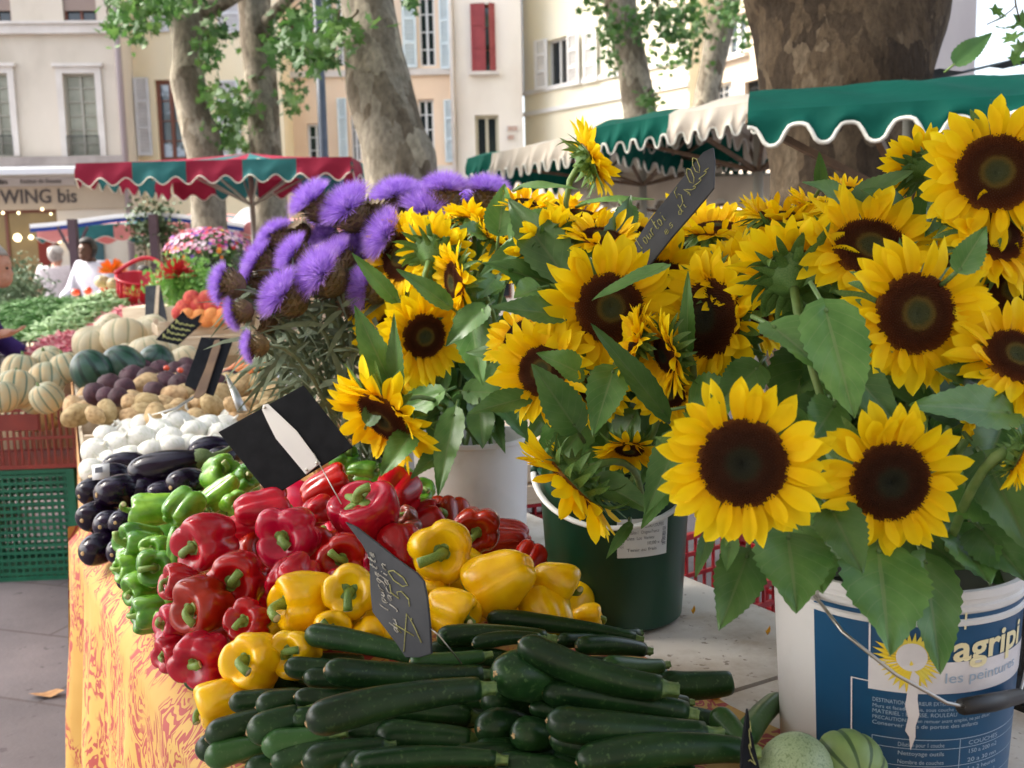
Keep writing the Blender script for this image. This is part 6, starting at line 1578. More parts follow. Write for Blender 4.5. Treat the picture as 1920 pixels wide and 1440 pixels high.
# bouquet of mixed flowers
bc = P(392, 470, 8.2); ob = empty('flower_bouquet', bc - V((0,0,.25)), 'colourful dome of mixed pink, red and orange flowers in a dark tub', 'bouquet')
pk = [('pink_flowers', mat('pink_bloom', (.78,.30,.46), .7, [(.80,.52,.62),(.84,.70,.76)], 9), 300), ('magenta_flowers', mat('magenta_bloom', (.55,.05,.25), .7, (.68,.12,.34), 9), 150), ('red_flowers', mat('red_bloom', (.62,.03,.035), .7), 80), ('orange_flowers', mat('orange_bloom', (.80,.22,.02), .7), 16), ('yellow_flowers', mat('yellow_bloom', (.85,.55,.02), .7), 8), ('violet_flowers', mat('violet_bloom', (.20,.08,.45), .7), 50)]
for nm, m, n in pk:
    mb = MB()
    for k in range(n):
        a = rnd.uniform(0, 2*pi); lo = .05 if nm in ('pink_flowers','red_flowers','magenta_flowers') else -.15; e = rnd.uniform(lo, 1.25) if nm != 'orange_flowers' else rnd.uniform(-.2,.25)
        dr = V((cos(a)*cos(e), sin(a)*cos(e), sin(e))); p = bc + V((dr.x*.34, dr.y*.34, dr.z*.20 - .02))*rnd.uniform(.93,1.08); F_ = frame((dr + V((0,0,.3))).normalized(), rnd.uniform(0,6)); r_ = rnd.uniform(.013,.024)
        for q in range(9):
            t = 2*pi*q/9; v0 = F_ @ V((cos(t), sin(t), .25)); v1 = F_ @ V((cos(t+.32), sin(t+.32), .15)); v2 = F_ @ V((cos(t-.32), sin(t-.32), .15))
            mb.add([p, p + v1*r_*.7, p + v0*r_, p + v2*r_*.7], [(0,1,2,3)])
    tag(mb.build(nm, m, ob), kind='stuff')
mb = MB()
for k in range(900):
    a = rnd.uniform(0, 2*pi); e = rnd.uniform(-.5,1.2); q = rnd.uniform(.5,.95); p = bc + V((cos(a)*cos(e)*.33*q, sin(a)*cos(e)*.33*q, sin(e)*.2*q - .04)); d_ = V((rnd.gauss(0,1),rnd.gauss(0,1),rnd.gauss(.3,1))).normalized(); b_ = d_.orthogonal().normalized()
    mb.add([p, p + d_*.03 + b_*.012, p + d_*.07, p + d_*.03 - b_*.012], [(0,1,2,3)])
mb.build('foliage', M['leaf'], ob)
mb = MB(); mb.lathe([(.001,-.42),(.16,-.42),(.21,-.12),(.215,-.10),(.20,-.10),(.15,-.40)], 30, 0, Matrix.Translation(bc)); mb.build('tub', M['blackcr'], ob)
q = bc - V((0,0,.422)); mb = MB(); mb.box((-.5,-.35,0),(.5,.35,q.z-.002),0,Matrix.Translation((q.x,q.y,0))); o = mb.build('flower_stand', M['dwood'], at=(q.x,q.y,0)); tag(o, 'dark stand carrying the dome of mixed flowers', 'stand')
for px, py, d, col_, lb in ((212,512,9.0,'orange_bloom','spiky orange flower beyond the red basket'),(330,520,6.8,'red_bloom','red geranium bloom in the leafy greens')):
    c = P(px, py, d); mb = MB()
    for k in range(70):
        dr = V((rnd.gauss(0,1),rnd.gauss(0,1),abs(rnd.gauss(.4,1)))).normalized(); b_ = dr.orthogonal().normalized(); mb.add([c, c + dr*.08 + b_*.015, c + dr*.14, c + dr*.08 - b_*.015], [(0,1,2,3)])
    o = mb.build('flower', bpy.data.materials[col_], at=c); tag(o, lb, 'flower')
for px, py, w, lb in ((192,528,26,'pale grey gourd far back left of the red basket'),(212,532,24,'pale gourd far back touching the orange flower')):
    lump(SQUASH, 'gourd', 'gourd', px, py, P(px,py,9.2).z, w, lb, 'gourds far back')
for px, py, w, lb in ((142,548,16,'far orange-red tomato heap, left one'),(165,545,16,'far orange-red tomato, second from left'),(195,541,16,'far tomato beside the gourds')):
    lump(TOM, 'tomato', 'tomato', px, py, P(px,py,9.4).z, w, lb, 'far tomatoes')
q = P(185, 560, 9.35); mb = MB(); mb.box((-.55,-.3,0),(.55,.3,q.z),0,Matrix.Translation((q.x,q.y,0))); o = mb.build('far_stall', M['wood2'], at=(q.x,q.y,0)); tag(o, 'low wooden stall table far back carrying tomatoes and gourds', 'stall')
# ------------------------------------------------------------------ ground
def ground_mat():
    m, nt, b = _nt('stone_paving'); L_ = nt.links
    tc = N(nt, 'ShaderNodeTexCoord'); mp = N(nt, 'ShaderNodeMapping'); mp.inputs['Rotation'].default_value = (0,0,radians(18)); L_.new(tc.outputs['Object'], mp.inputs[0])
    br = N(nt, 'ShaderNodeTexBrick', i_Scale=1.0); br.inputs['Mortar Size'].default_value = .008; br.inputs['Brick Width'].default_value = .9; br.inputs['Row Height'].default_value = .55
    br.inputs['Color1'].default_value = (.115,.105,.112,1); br.inputs['Color2'].default_value = (.14,.128,.135,1); br.inputs['Mortar'].default_value = (.09,.075,.075,1); L_.new(mp.outputs[0], br.inputs['Vector'])
    n1 = N(nt, 'ShaderNodeTexNoise', i_Scale=2.2, i_Detail=7, i_Roughness=.65); L_.new(tc.outputs['Object'], n1.inputs['Vector'])
    r1 = ramp(nt, [(.3, (.72,.70,.72)), (.7, (1.15,1.1,1.1))]); L_.new(n1.outputs[0], r1.inputs[0])
    mx = N(nt, 'ShaderNodeMix', data_type='RGBA', blend_type='MULTIPLY'); mx.inputs[0].default_value = 1; L_.new(br.outputs[0], mx.inputs[6]); L_.new(r1.outputs[0], mx.inputs[7])
    n2 = N(nt, 'ShaderNodeTexNoise', i_Scale=17, i_Detail=3); L_.new(tc.outputs['Object'], n2.inputs['Vector'])
    r2 = ramp(nt, [(.66, (0,0,0)), (.70, (1,1,1))]); L_.new(n2.outputs[0], r2.inputs[0])
    m2 = N(nt, 'ShaderNodeMix', data_type='RGBA'); L_.new(r2.outputs[0], m2.inputs[0]); L_.new(mx.outputs[2], m2.inputs[6]); m2.inputs[7].default_value = (.07,.06,.065,1)
    L_.new(m2.outputs[2], b.inputs['Base Color']); b.inputs['Roughness'].default_value = .8
    n3 = N(nt, 'ShaderNodeTexNoise', i_Scale=60, i_Detail=5); L_.new(tc.outputs['Object'], n3.inputs['Vector'])
    bp_ = N(nt, 'ShaderNodeBump', i_Strength=.3, i_Distance=.006); L_.new(n3.outputs[0], bp_.inputs['Height']); L_.new(bp_.outputs[0], b.inputs['Normal'])
    return m
mb = MB(); mb.grid(lambda u, v: V((-150 + 300*u, -60 + 300*v, 0)), 30, 30); tag(mb.build('ground', ground_mat(), None, False), kind='structure')
mb = MB(); c = G(85, 1305, .004)
mb.add([c + V(p) for p in ((-.06,.0,.012),(-.02,.025,.002),(.03,.03,.014),(.07,.004,.02),(.03,-.02,.004),(-.02,-.028,.016),(0,0,.003))], [(0,6,1),(1,6,2),(2,6,3),(3,6,4),(4,6,5),(5,6,0)])
o = mb.build('fallen_leaf', mat('dry_leaf', (.30,.15,.06), .8, (.42,.24,.10), 40), at=c); tag(o, 'dry brown leaf lying on the pavement beside the tablecloth', 'leaf')

# ------------------------------------------------------------------ parasols
def wavy_strip(mb, a, b, h, n, amp, mats, nrm, out=0.02, seg=10, sag=.0, trimr=.006, trim=None, scal=False):
    a, b = V(a), V(b); N_ = n*seg
    base = len(mb.v)
    for i in range(N_+1):
        t = i/N_; p = a.lerp(b, t) - V((0,0,sag*4*t*(1-t)))
        ph = t*n*2*pi
        w = math.tanh(1.6*cos(ph) + .25)/.92 if scal else cos(ph)
        z = h - amp*w
        for k in range(5):
            q = k/4; mb.v.append(p - V((0,0,z*q)) + nrm*(out*q*(1 + .5*sin(ph*.5+k)))); 
    for i in range(N_):
        mi = mats[int(i/N_*len(mats)) % len(mats)]
        for k in range(4): mb.f.append([base + i*5+k, base + i*5+k+1, base + (i+1)*5+k+1, base + (i+1)*5+k]); mb.m.append(mi)
    if trim is not None: trim.tube([mb.v[base + i*5 + 4] for i in range(N_+1)], trimr, 5)
def parasol(label, c, rz, w, d, ze, rise, vh, cols, stripes, nscal, amp, pole=True, ridge=None, trimr=.006, scal=False, group='market parasols', ribs=8, soft=.04):
    # c: ground point below the middle; ze: height of the edge
    o = empty('market_parasol', V((c[0], c[1], 0)), label, 'parasol', group); Rz = Matrix.Translation(V((c[0], c[1], 0))) @ Matrix.Rotation(rz, 4, 'Z')
    cn = [V((-w/2,-d/2,ze)), V((w/2,-d/2,ze)), V((w/2,d/2,ze)), V((-w/2,d/2,ze))]; apex = V((0,0,ze+rise))
    top = MB(); val = MB(); tr = MB()
    for k in range(4):
        a, b = cn[k], cn[(k+1) % 4]; st = stripes[k % 2]; n = len(st)*4
        vs = []; 
        for i in range(n+1):
            t = i/n; e = a.lerp(b, t); e = e - V((0,0,soft*4*t*(1-t)*.0)); 
            for q in range(7):
                s = q/6; p = e.lerp(apex, s); p.z += -soft*sin(pi*s)*(1 - .5*abs(2*t-1)); vs.append(Rz @ p)
        bse = len(top.v); top.v += vs
        for i in range(n):
            for q in range(6): top.f.append([bse+i*7+q, bse+(i+1)*7+q, bse+(i+1)*7+q+1, bse+i*7+q+1]); top.m.append(st[i//4])
        nr = (Rz.to_3x3() @ ((a+b)/2 - V((0,0,ze)))).normalized()
        wavy_strip(val, Rz @ a, Rz @ b, vh, nscal[k % 2], amp, st, nr, .03, 12, 0, trimr, tr, scal)
    top.build('canopy', cols, o); val.build('valance', cols, o); tr.build('trim', M['trim'], o)
    mb = MB()
    hub = V((0,0,ze-.35))
    for k in range(ribs):
        a = 2*pi*(k+.5)/ribs; e = V((cos(a)*w*.5, sin(a)*d*.5, ze-.02)); m_ = max(abs(e.x)/(w/2), abs(e.y)/(d/2)); e.x /= m_; e.y /= m_; e.x *= .97; e.y *= .97
        mb.bar(Rz @ V((0,0,ze+rise-.05)), Rz @ e, .022); mb.bar(Rz @ hub, Rz @ e.lerp(V((0,0,ze+rise-.05)), .42), .018)
    mb.build('ribs', M['alum'], o, False)
    if pole:
        mb = MB(); mb.tube([Rz @ V((0,0,.0)), Rz @ V((0,0,ze+rise-.02))], .028, 12); mb.build('pole', M['alum'], o)
    return o
# red and teal one over the stall at the left
cpt = P(474, 400, 10.4)
parasol('wine red and teal striped market parasol with wavy edge at the left', (cpt.x, cpt.y), radians(-1), 2.48, 2.5, 2.45, .18, .175, [M['redc'], M['tealc']], ((0,1,0,1,0),(0,1,0,1,0)), (11,10), .035, ridge=None)
cpt = P(392, 400, 12.6)
mb = MB(); mb.tube([V((cpt.x,cpt.y,0)), V((cpt.x,cpt.y,2.35))], .03, 10); o = mb.build('tent_pole', M['alum'], at=(cpt.x,cpt.y,0)); tag(o, 'grey tent pole just left of the striped parasol pole', 'pole')
# far pink and teal valance
cpt = P(390, 400, 16.5)
parasol('faded pink and teal parasol behind the blue edged awning', (cpt.x, cpt.y), radians(2), 4.6, 2.2, 2.12, .22, .20, [M['pinkc'], M['tealc']], ((0,1,0,0,1,0,1,0),(0,1)), (9,5), .04, group='market parasols')
# green awnings to the right
def awning(label, pts, slope_back, vh, mats, stripes, n, amp, rise, scal=True, trimr=.008, sag=.02, far_=True):
    # pts: front edge points (near top of the valance); slope runs back and up
    o = empty('market_awning', V((pts[0].x, pts[0].y, 0)), label, 'awning', 'green and cream market awnings'); a, b = pts
    top = MB(); val = MB(); tr = MB(); ns = len(stripes); n_ = ns*8; bk = V(slope_back)
    vs = []
    for i in range(n_+1):
        t = i/n_; e = a.lerp(b, t)
        for q in range(9):
            s = q/8; p = e + bk*s + V((0,0,rise*sin(s*pi/2)**.9 - sag*sin(pi*s)*(.6+.4*sin(t*9)) + .012*sin(t*23 + s*7)*sin(pi*s))); vs.append(p)
    top.add(vs, [(i*9+q, (i+1)*9+q, (i+1)*9+q+1, i*9+q+1) for i in range(n_) for q in range(8)])
    top.m = [stripes[(k//8)//8] for k in range(n_*8)]
    nr = -bk; nr.z = 0; nr.normalize()
    wavy_strip(val, a, b, vh, n, amp, stripes, nr, .05, 12, 0, trimr, tr, scal)
    a2, b2 = a + bk*2 + V((0,0,0)), b + bk*2           # far slope and far valance
    vs = []
    for i in range(n_+1):
        t = i/n_; e = a.lerp(b, t)
        for q in range(5):
            s = q/4; vs.append(e + bk*(1+s) + V((0,0,rise*(1 - s))))
    far = MB()
    if far_: far.add(vs, [(i*5+q, (i+1)*5+q, (i+1)*5+q+1, i*5+q+1) for i in range(n_) for q in range(4)]); far.m = [stripes[(k//4)//8] for k in range(n_*4)]
    if far_: wavy_strip(far, a2, b2, vh, n, amp, stripes, -nr, .03, 10, 0, trimr, tr, scal)
    # gable side valances
    for e0, s_ in ((a, -1), (b, 1)) if far_ else ():
        d_ = (a - b).normalized() if s_ < 0 else (b - a).normalized()
        k0 = len(far.f); wavy_strip(far, e0, e0 + bk*2, vh, max(3, int(bk.length*2/.22)), amp, [stripes[0] if s_ < 0 else stripes[-1]], d_, .03, 10, 0, trimr, tr, scal)
        far.add([e0, e0 + bk*2, e0 + bk + V((0,0,rise))], [(0,1,2)], stripes[0] if s_ < 0 else stripes[-1])
    top.build('canopy', mats, o); val.build('valance', mats, o); tr.build('trim', M['trim'], o)
    if far.v: far.build('far_slope', mats, o)
    mb = MB(); mid = (a+b)/2 + bk; hub = mid - V((0,0,.32)); mb.tube([V((mid.x, mid.y, 0)), mid + V((0,0,rise-.03))], .035, 12)
    mb.build('pole', M['alum'], o)
    mb = MB()
    for t in (0, .33, .66, 1):
        for s in (0, 2) if far_ else (0,): e = a.lerp(b, t) + bk*s - V((0,0,.03)); mb.bar(hub, e, .024); mb.bar(mid + V((0,0,rise-.06)), e + V((0,0,.01)), .02)
    mb.build('struts', M['dwood'], o, False)
    return o
awning('emerald green market awning with white trimmed scalloped edge before the thick dark trunk', (P(1402,208,3.55), P(2130,165,3.15)), V((.10,.40,0)), .095, [mat('emerald_canvas', (.002,.060,.044), .75, (.003,.078,.056), 2, trans=.06, spec=.1, bump=.5, bsc=6)], (0,0,0,0,0), 7, .034, .125, far_=False)
awning('green and cream awning in the middle distance, above the grey slate', (P(1112,240,6.6), P(1640,150,5.6)), V((.45,.95,0)), .16, [M['greenc'], M['creamc']], (0,0,0,1,1,1,0,0,1,1), 17, .036, .18)
awning('long cream and green awning behind the tallest sunflower', (P(876,297,9.0), P(1330,205,7.2)), V((.7,1.2,0)), .20, [M['greenc'], M['creamc']], (0,1,1,1,1,0,0,1), 24, .045, .18)
awning('pale cream awning low behind the green and cream ones', (P(930,335,11.5), P(1480,330,9.0)), V((.5,1.0,0)), .26, [M['creamc']], (0,0,0), 16, .045, .10)
cpt = P(1845, 130, 4.6)
mb = MB()
for k in range(2):
    pass
mb.grid(lambda u, v: P(1762 + 220*u, 128 - 18*u - 16*v + 10*sin(u*6), 4.5) + V((0,.5*v,0)), 16, 4)
o = mb.build('dark_canvas', mat('dark_green_canvas', (.008,.035,.045), .7), at=P(1845,120,4.5)); tag(o, 'dark blue-green folded canvas above the emerald awning at the right edge', 'canvas')
# white awning with blue edge, left
o = empty('market_awning', V((P(230,420,13).x, 13, 0)), 'flat white awning edged in blue on brown posts in front of the shop', 'awning')
mb = MB(); b_ = MB()
def wa(u, v): 
    p = P(22 + 412*u, 0, 13 + 2.2*v); z0 = P(0, 424 - 14*sin(min(1,u*2.2)*pi/2) + (16*max(0,u-.62)**2*9 if u > .62 else 0), 13).z
    return V((p.x, p.y, z0 + .10*v - .02*sin(u*9)))
mb.grid(wa, 30, 6); mb.build('canopy', M['whitec'], o)
b_.grid(lambda u, v: wa(u, 0) + V((0,-.012,-.055*v - .02)), 30, 2); b_.build('blue_edge', M['bluec'], o)
b_ = MB(); b_.grid(lambda u, v: wa(u, 0) + V((0,-.016,.03 - .055*v)), 30, 1); b_.build('white_edge', M['whitec'], o)
for px in (136, 288):
    q = P(px, 420, 13.1); mb = MB(); mb.bar((q.x, q.y, 0), (q.x, q.y, wa((px-22)/412, .05).z), .10); mb.build('post', M['post'], o, False)
mb = MB(); mb.bar(P(108,425,13.1), P(136,478,13.15), .03); mb.bar(P(164,425,13.1), P(140,478,13.15), .03); mb.build('brace', M['post'], o, False)
# white van-like parasol cloth at the back
mb = MB(); mb.grid(lambda u, v: P(425 + 60*u, 428 - 40*sin(u*2.2) + 26*v*(1-u*.4), 15) + V((0,.6*v,0)), 10, 4); o = mb.build('white_sheet', M['whitec'], at=P(450,415,15)); tag(o, 'white cloth sheet hanging beside the plane tree foot at the left', 'sheet')

# ------------------------------------------------------------------ trees
def bark_mat(name, c1, c2, c3, c4, sc=2.4):
    m, nt, b = _nt(name); L_ = nt.links; tc = N(nt, 'ShaderNodeTexCoord'); mp = N(nt, 'ShaderNodeMapping'); mp.inputs['Scale'].default_value = (1,1,.5); L_.new(tc.outputs['Object'], mp.inputs[0])
    nd = N(nt, 'ShaderNodeTexNoise', i_Scale=sc*2.5, i_Detail=4); L_.new(mp.outputs[0], nd.inputs['Vector'])
    ad = N(nt, 'ShaderNodeVectorMath', operation='MULTIPLY_ADD'); L_.new(nd.outputs['Color'], ad.inputs[0]); ad.inputs[1].default_value = (.22,.22,.22); L_.new(mp.outputs[0], ad.inputs[2])
    vo = N(nt, 'ShaderNodeTexVoronoi', i_Scale=sc*2.6); L_.new(ad.outputs[0], vo.inputs['Vector'])     # flaking plates
    sp = N(nt, 'ShaderNodeSeparateColor'); L_.new(vo.outputs['Color'], sp.inputs[0])
    r1 = ramp(nt, [(.12, c3), (.38, c1), (.72, c2), (.93, c4)]); L_.new(sp.outputs[0], r1.inputs[0])
    n2 = N(nt, 'ShaderNodeTexNoise', i_Scale=sc*8, i_Detail=7, i_Roughness=.7); L_.new(mp.outputs[0], n2.inputs['Vector'])
    r2 = ramp(nt, [(.32, (.45,.43,.40)), (.62, (1.15,1.13,1.1))]); L_.new(n2.outputs[0], r2.inputs[0])
    mx = N(nt, 'ShaderNodeMix', data_type='RGBA', blend_type='MULTIPLY'); mx.inputs[0].default_value = .9; L_.new(r1.outputs[0], mx.inputs[6]); L_.new(r2.outputs[0], mx.inputs[7])
    L_.new(mx.outputs[2], b.inputs['Base Color']); b.inputs['Roughness'].default_value = .9; b.inputs['Specular IOR Level'].default_value = .2
    hm = N(nt, 'ShaderNodeMath', operation='MULTIPLY_ADD'); L_.new(sp.outputs[0], hm.inputs[0]); hm.inputs[1].default_value = .45; L_.new(n2.outputs[0], hm.inputs[2])
    bp_ = N(nt, 'ShaderNodeBump', i_Strength=.9, i_Distance=.025); L_.new(hm.outputs[0], bp_.inputs['Height']); L_.new(bp_.outputs[0], b.inputs['Normal'])
    return m
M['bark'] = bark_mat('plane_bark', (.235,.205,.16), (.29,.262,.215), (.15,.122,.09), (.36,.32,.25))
M['bark2'] = bark_mat('shaded_plane_bark', (.075,.052,.031), (.098,.070,.043), (.042,.029,.018), (.13,.098,.064), 4.2)  # shade of the backlit trunk darkened into a copy of the bark
M['treeleaf'] = mat('plane_leaf', (.035,.10,.02), .5, [(.07,.17,.035),(.14,.25,.06)], 1.6, trans=.35)
LEAF = [(0,-.5),(.10,-.28),(.50,-.20),(.26,-.02),(.42,.26),(.14,.18),(0,.55),(-.14,.18),(-.42,.26),(-.26,-.02),(-.50,-.20),(-.10,-.28)]
def add_leaf(mb, p, s, r):
    z = V((r.gauss(0,.7), r.gauss(0,.7) - .35, r.gauss(.5,.6))).normalized(); F_ = frame(z, r.uniform(0,6.28))
    pts = [p + F_ @ V((x*s, y*s, .10*s*(abs(x) - y*y))) for x, y in LEAF]; c = p + F_ @ V((0,-.02*s,.03*s))
    mb.add(pts + [c], [(i, (i+1) % 12, 12) for i in range(12)])
def tree(label, trunk, seed, m='bark', clumps=(), over=None, branches=(), knots=(), lsz=.17):
    # trunk: list of (px, py, d, width px); continues to the ground
    r = random.Random(seed); pts, rad = [], []
    for px, py, d, w in trunk: pts.append(P(px, py, d)); rad.append(w*d/FPX*.5)
    e = pts[-1]; k = max(e.z, .2)
    if e.z > .1:
        for t in (.25, .55, .8, 1.0): pts.append(V((e.x, e.y, e.z*(1-t)))); rad.append(rad[len(trunk)-1]*(1 + .08*t + .55*max(0,t-.6)**1.5*2.5))
    o = empty('plane_tree', V((e.x, e.y, 0)), label, 'tree', 'plane trees of the square')
    # resample for a lumpy trunk
    P2, R2 = [], []
    for i in range(len(pts)-1):
        for s in range(6):
            t = s/6; P2.append(pts[i].lerp(pts[i+1], t)); R2.append(rad[i]*(1-t) + rad[i+1]*t)
    P2.append(pts[-1]); R2.append(rad[-1])
    mb = MB(); n = 36; mb.tube(P2, R2, n)
    for i, v in enumerate(mb.v):
        j = i//n; cpt_ = P2[min(j, len(P2)-1)]; off = v - cpt_; q = 1 + .10*noise.noise(v*1.7 + V((seed,0,0))) + .045*noise.noise(v*5)
        for (kx, ky, kd, kr, ka) in knots:
            kp = P(kx, ky, kd); g = math.exp(-((v - kp).length/kr)**2); q += ka*g
        mb.v[i] = cpt_ + off*q
    for (bx, by, bd, ex, ey, ed, w0, w1) in branches:
        a, b = P(bx, by, bd), P(ex, ey, ed); mid = (a+b)/2 + V((r.uniform(-.15,.15), 0, r.uniform(-.1,.25)))
        pp = bez(a, mid, b, 9); mb.tube(pp, [w0 + (w1-w0)*i/9 for i in range(10)], 10)
    mb.build('trunk', M[m], o)
    mb = MB(); tw = MB()
    for (cx, cy, rx, ry, d, cnt) in clumps:
        for k in range(int(cnt*1.7)):
            px, py = r.gauss(cx, rx*.55), r.gauss(cy, ry*.55); add_leaf(mb, P(px, py, d + r.gauss(0,.35)), lsz*r.uniform(.35,.85), r)
        for k in range(max(2, cnt//28)):
            s0 = P(cx + r.gauss(0,rx*.3), cy - ry*.9, d); s1 = P(cx + r.gauss(0,rx*.5), cy + ry*r.uniform(.1,.8), d + r.gauss(0,.2)); tw.tube(bez(s0, (s0+s1)/2 + V((r.gauss(0,.1),0,.08)), s1, 5), [.012,.010,.008,.006,.005,.003], 5)
    if over:
        (ox, oy, oz, rx, ry, rz_, cnt) = over; c = V((ox, oy, oz))
        cl_ = [V((r.gauss(0,.5)*rx, r.gauss(0,.5)*ry, r.gauss(0,.45)*rz_)) for _ in range(max(6, cnt//55))]
        for k in range(cnt):
            q = r.choice(cl_); p = c + q + V((r.gauss(0,.5), r.gauss(0,.5), r.gauss(0,.35)))
            if p.z < oz - rz_*1.3: continue
            add_leaf(mb, p, .34*r.uniform(.7,1.3), r)
        top = pts[0]
        for q in cl_[:14]: tw.tube(bez(top, top.lerp(c + q, .5) + V((0,0,.5)), c + q, 6), [.10,.085,.07,.055,.04,.03,.015], 6)
    if mb.v:
        cr = mb.build('crown', M['treeleaf'], o, False)
        if tw.v: tag(tw.build('twigs', M['bark2'], cr), kind='stuff')
    return o
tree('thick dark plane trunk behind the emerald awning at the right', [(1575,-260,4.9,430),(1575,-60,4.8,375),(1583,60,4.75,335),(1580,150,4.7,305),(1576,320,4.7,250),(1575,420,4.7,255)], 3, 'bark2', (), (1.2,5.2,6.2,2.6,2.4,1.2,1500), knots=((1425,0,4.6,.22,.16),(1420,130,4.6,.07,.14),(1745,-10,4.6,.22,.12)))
tree('pale leaning plane trunk in the middle, above the thistles', [(655,-260,8.8,112),(680,-60,8.7,102),(700,100,8.6,106),(728,220,8.5,118),(746,300,8.5,128),(752,345,8.5,132)], 5, 'bark', ((620,60,60,45,8.2,70),(600,110,40,30,8.2,36),(770,5,16,14,8.3,8),(560,85,45,40,8.3,40)), (-1.6,8.6,7.2,2.8,2.6,1.3,1500), knots=((650,180,8.4,.22,.20),(720,250,8.3,.16,.16),(800,290,8.4,.2,.22)), lsz=.20)
tree('plane trunk at the left above the striped parasol, with a knot low on its right', [(362,-220,12.8,66),(354,-40,12.7,62),(353,60,12.6,60),(354,140,12.5,56),(364,220,12.5,60),(385,290,12.5,66)], 7, 'bark', ((275,12,70,30,12.0,110),(215,40,26,34,12.0,46),(262,55,18,34,12.0,40),(390,100,24,60,12.0,60),(330,8,60,22,12.0,80),(400,180,26,24,12.0,26)), (-4,12.5,8.4,3,2.6,1.4,1300), ((360,30,12.6,470,-30,12.6,.14,.10),), knots=((332,150,12.4,.20,.3),(405,240,12.4,.14,.3)), lsz=.19)
tree('plane trunk at the left right beside the lamp post, with foliage at its foot', [(468,-220,13.6,74),(474,-40,13.4,66),(480,60,13.3,62),(490,160,13.2,60),(498,290,13.1,60),(508,410,13.0,66)], 9, 'bark', ((425,235,36,48,12.8,90),(450,200,40,40,12.8,60),(545,180,24,36,12.8,46),(520,90,34,44,12.8,60),(440,265,36,20,12.8,40),(570,30,60,34,12.6,80),(415,60,30,30,12.8,36)), (-3.4,13.6,8.8,3,2.6,1.4,1300), ((486,60,13.3,560,-20,12.8,.10,.06),), knots=((500,240,13.0,.12,.25),), lsz=.19)
tree('slim dark plane trunk against the sunlit cream house', [(1150,-220,14.6,74),(1158,-30,14.5,64),(1168,40,14.4,60),(1186,120,14.4,58),(1198,200,14.4,60),(1202,260,14.3,66)], 12, 'bark', ((1140,60,26,34,14,70),(1235,30,50,44,14,110),(1280,60,50,50,14,110),(1150,110,20,24,14,30),(1215,185,24,18,14,30),(1120,10,26,20,14,36),(1190,50,30,30,14,40)), (2.2,14.4,8.6,3,2.6,1.4,1300), (), lsz=.17)
tree('slender plane trunk leaning right, just left of the thick dark trunk', [(1400,-220,17.2,62),(1368,-30,17.1,56),(1352,40,17,52),(1336,120,17,46),(1322,200,17,46),(1318,260,17,50)], 15, 'bark', ((1300,30,60,40,16.5,130),(1375,20,30,36,16.5,60),(1265,110,40,24,16.5,50),(1395,70,16,24,16.5,20)), (6,17,9.2,3,2.6,1.4,1200), (), lsz=.18)
tree('plane tree added at the left outside the view to shade the stalls', [(-1900,100,6.0,150),(-1900,300,6.0,150),(-1900,420,6.0,155)], 21, 'bark', (), (-7.6,5.2,7.0,3.6,3.4,1.5,3000), ())  # out-of-view tree added so its crown shades the left stalls
# twig with leaves hanging at the right edge
o = empty('hanging_branch', P(1890,10,4.0), 'leafy plane twig hanging in front of the white sky at the top right', 'branch'); mb = MB(); mb.tube(bez(P(1950,-170,4.0), P(1880,-60,4.0), P(1912,40,4.0), 6)[:], [.012,.010,.008,.006,.005,.004,.003], 6); mb.tube(bez(P(1905,10,4.0), P(1888,30,4.0), P(1850,46,4.0), 4), .003, 5); mb.build('twig', M['bark2'], o)
mb = MB(); r_ = random.Random(4)
for px, py in ((1870,22),(1885,30),(1900,50),(1915,62),(1895,70),(1910,90),(1905,110),(1918,36),(1925,80),(1880,54)): add_leaf(mb, P(px, py, 4.0 + r_.uniform(-.05,.05)), .085, r_)
mb.build('leaves', M['treeleaf'], o, False)
mb = leaf_mesh(P(1790,118,3.3), P(1862,58,3.3), .075, -CF + CU*.4, .2, .1, 5, .05, .3); o = mb.build('plane_leaf', M['treeleaf'], at=P(1790,118,3.3)); tag(o, 'single large lit leaf lying on the canvas at the top right', 'leaf')
mb = MB(); mb.tube([P(1790,120,3.3), P(1770,136,3.32)], .004, 6); mb.build('stalk', M['sstem'], o)

# ------------------------------------------------------------------ street lamp post
o = empty('lamp_post', V((P(608,300,12).x, P(608,300,12).y, 0)), 'slim blue-grey lamp post between the plane trunks at the left', 'lamp post'); b0 = o.location.copy(); tp_ = P(586,-60,12)
mb = MB(); mb.lathe([(.085,0),(.09,.1),(.075,.25),(.07,1.0),(.078,1.04),(.066,1.1),(.062,2.6),(.075,2.64),(.075,2.70),(.055,2.76),(.05,5.4),(.001,5.41)], 20, 0, Matrix.Translation(b0)); mb.build('post', M['lamp'], o)
mb = MB(); mb.lathe([(.04,5.4),(.12,5.5),(.18,5.95),(.2,6.0),(.05,6.2),(.001,6.25)], 16, 0, Matrix.Translation(b0)); mb.build('lantern', M['lamp'], o)

# unseen parasol added above the frame to shade and soften light on the foreground
parasol('large unseen white parasol added above the front table to shade it', (-.85, .2), radians(4), 3.7, 3.3, 2.40, .35, .14, [mat('shade_parasol_canvas', (.62,.60,.56), .8, trans=.22), M['creamc']], ((0,1,0,1,0),(0,1,0,1,0)), (12,12), .03, pole=False)
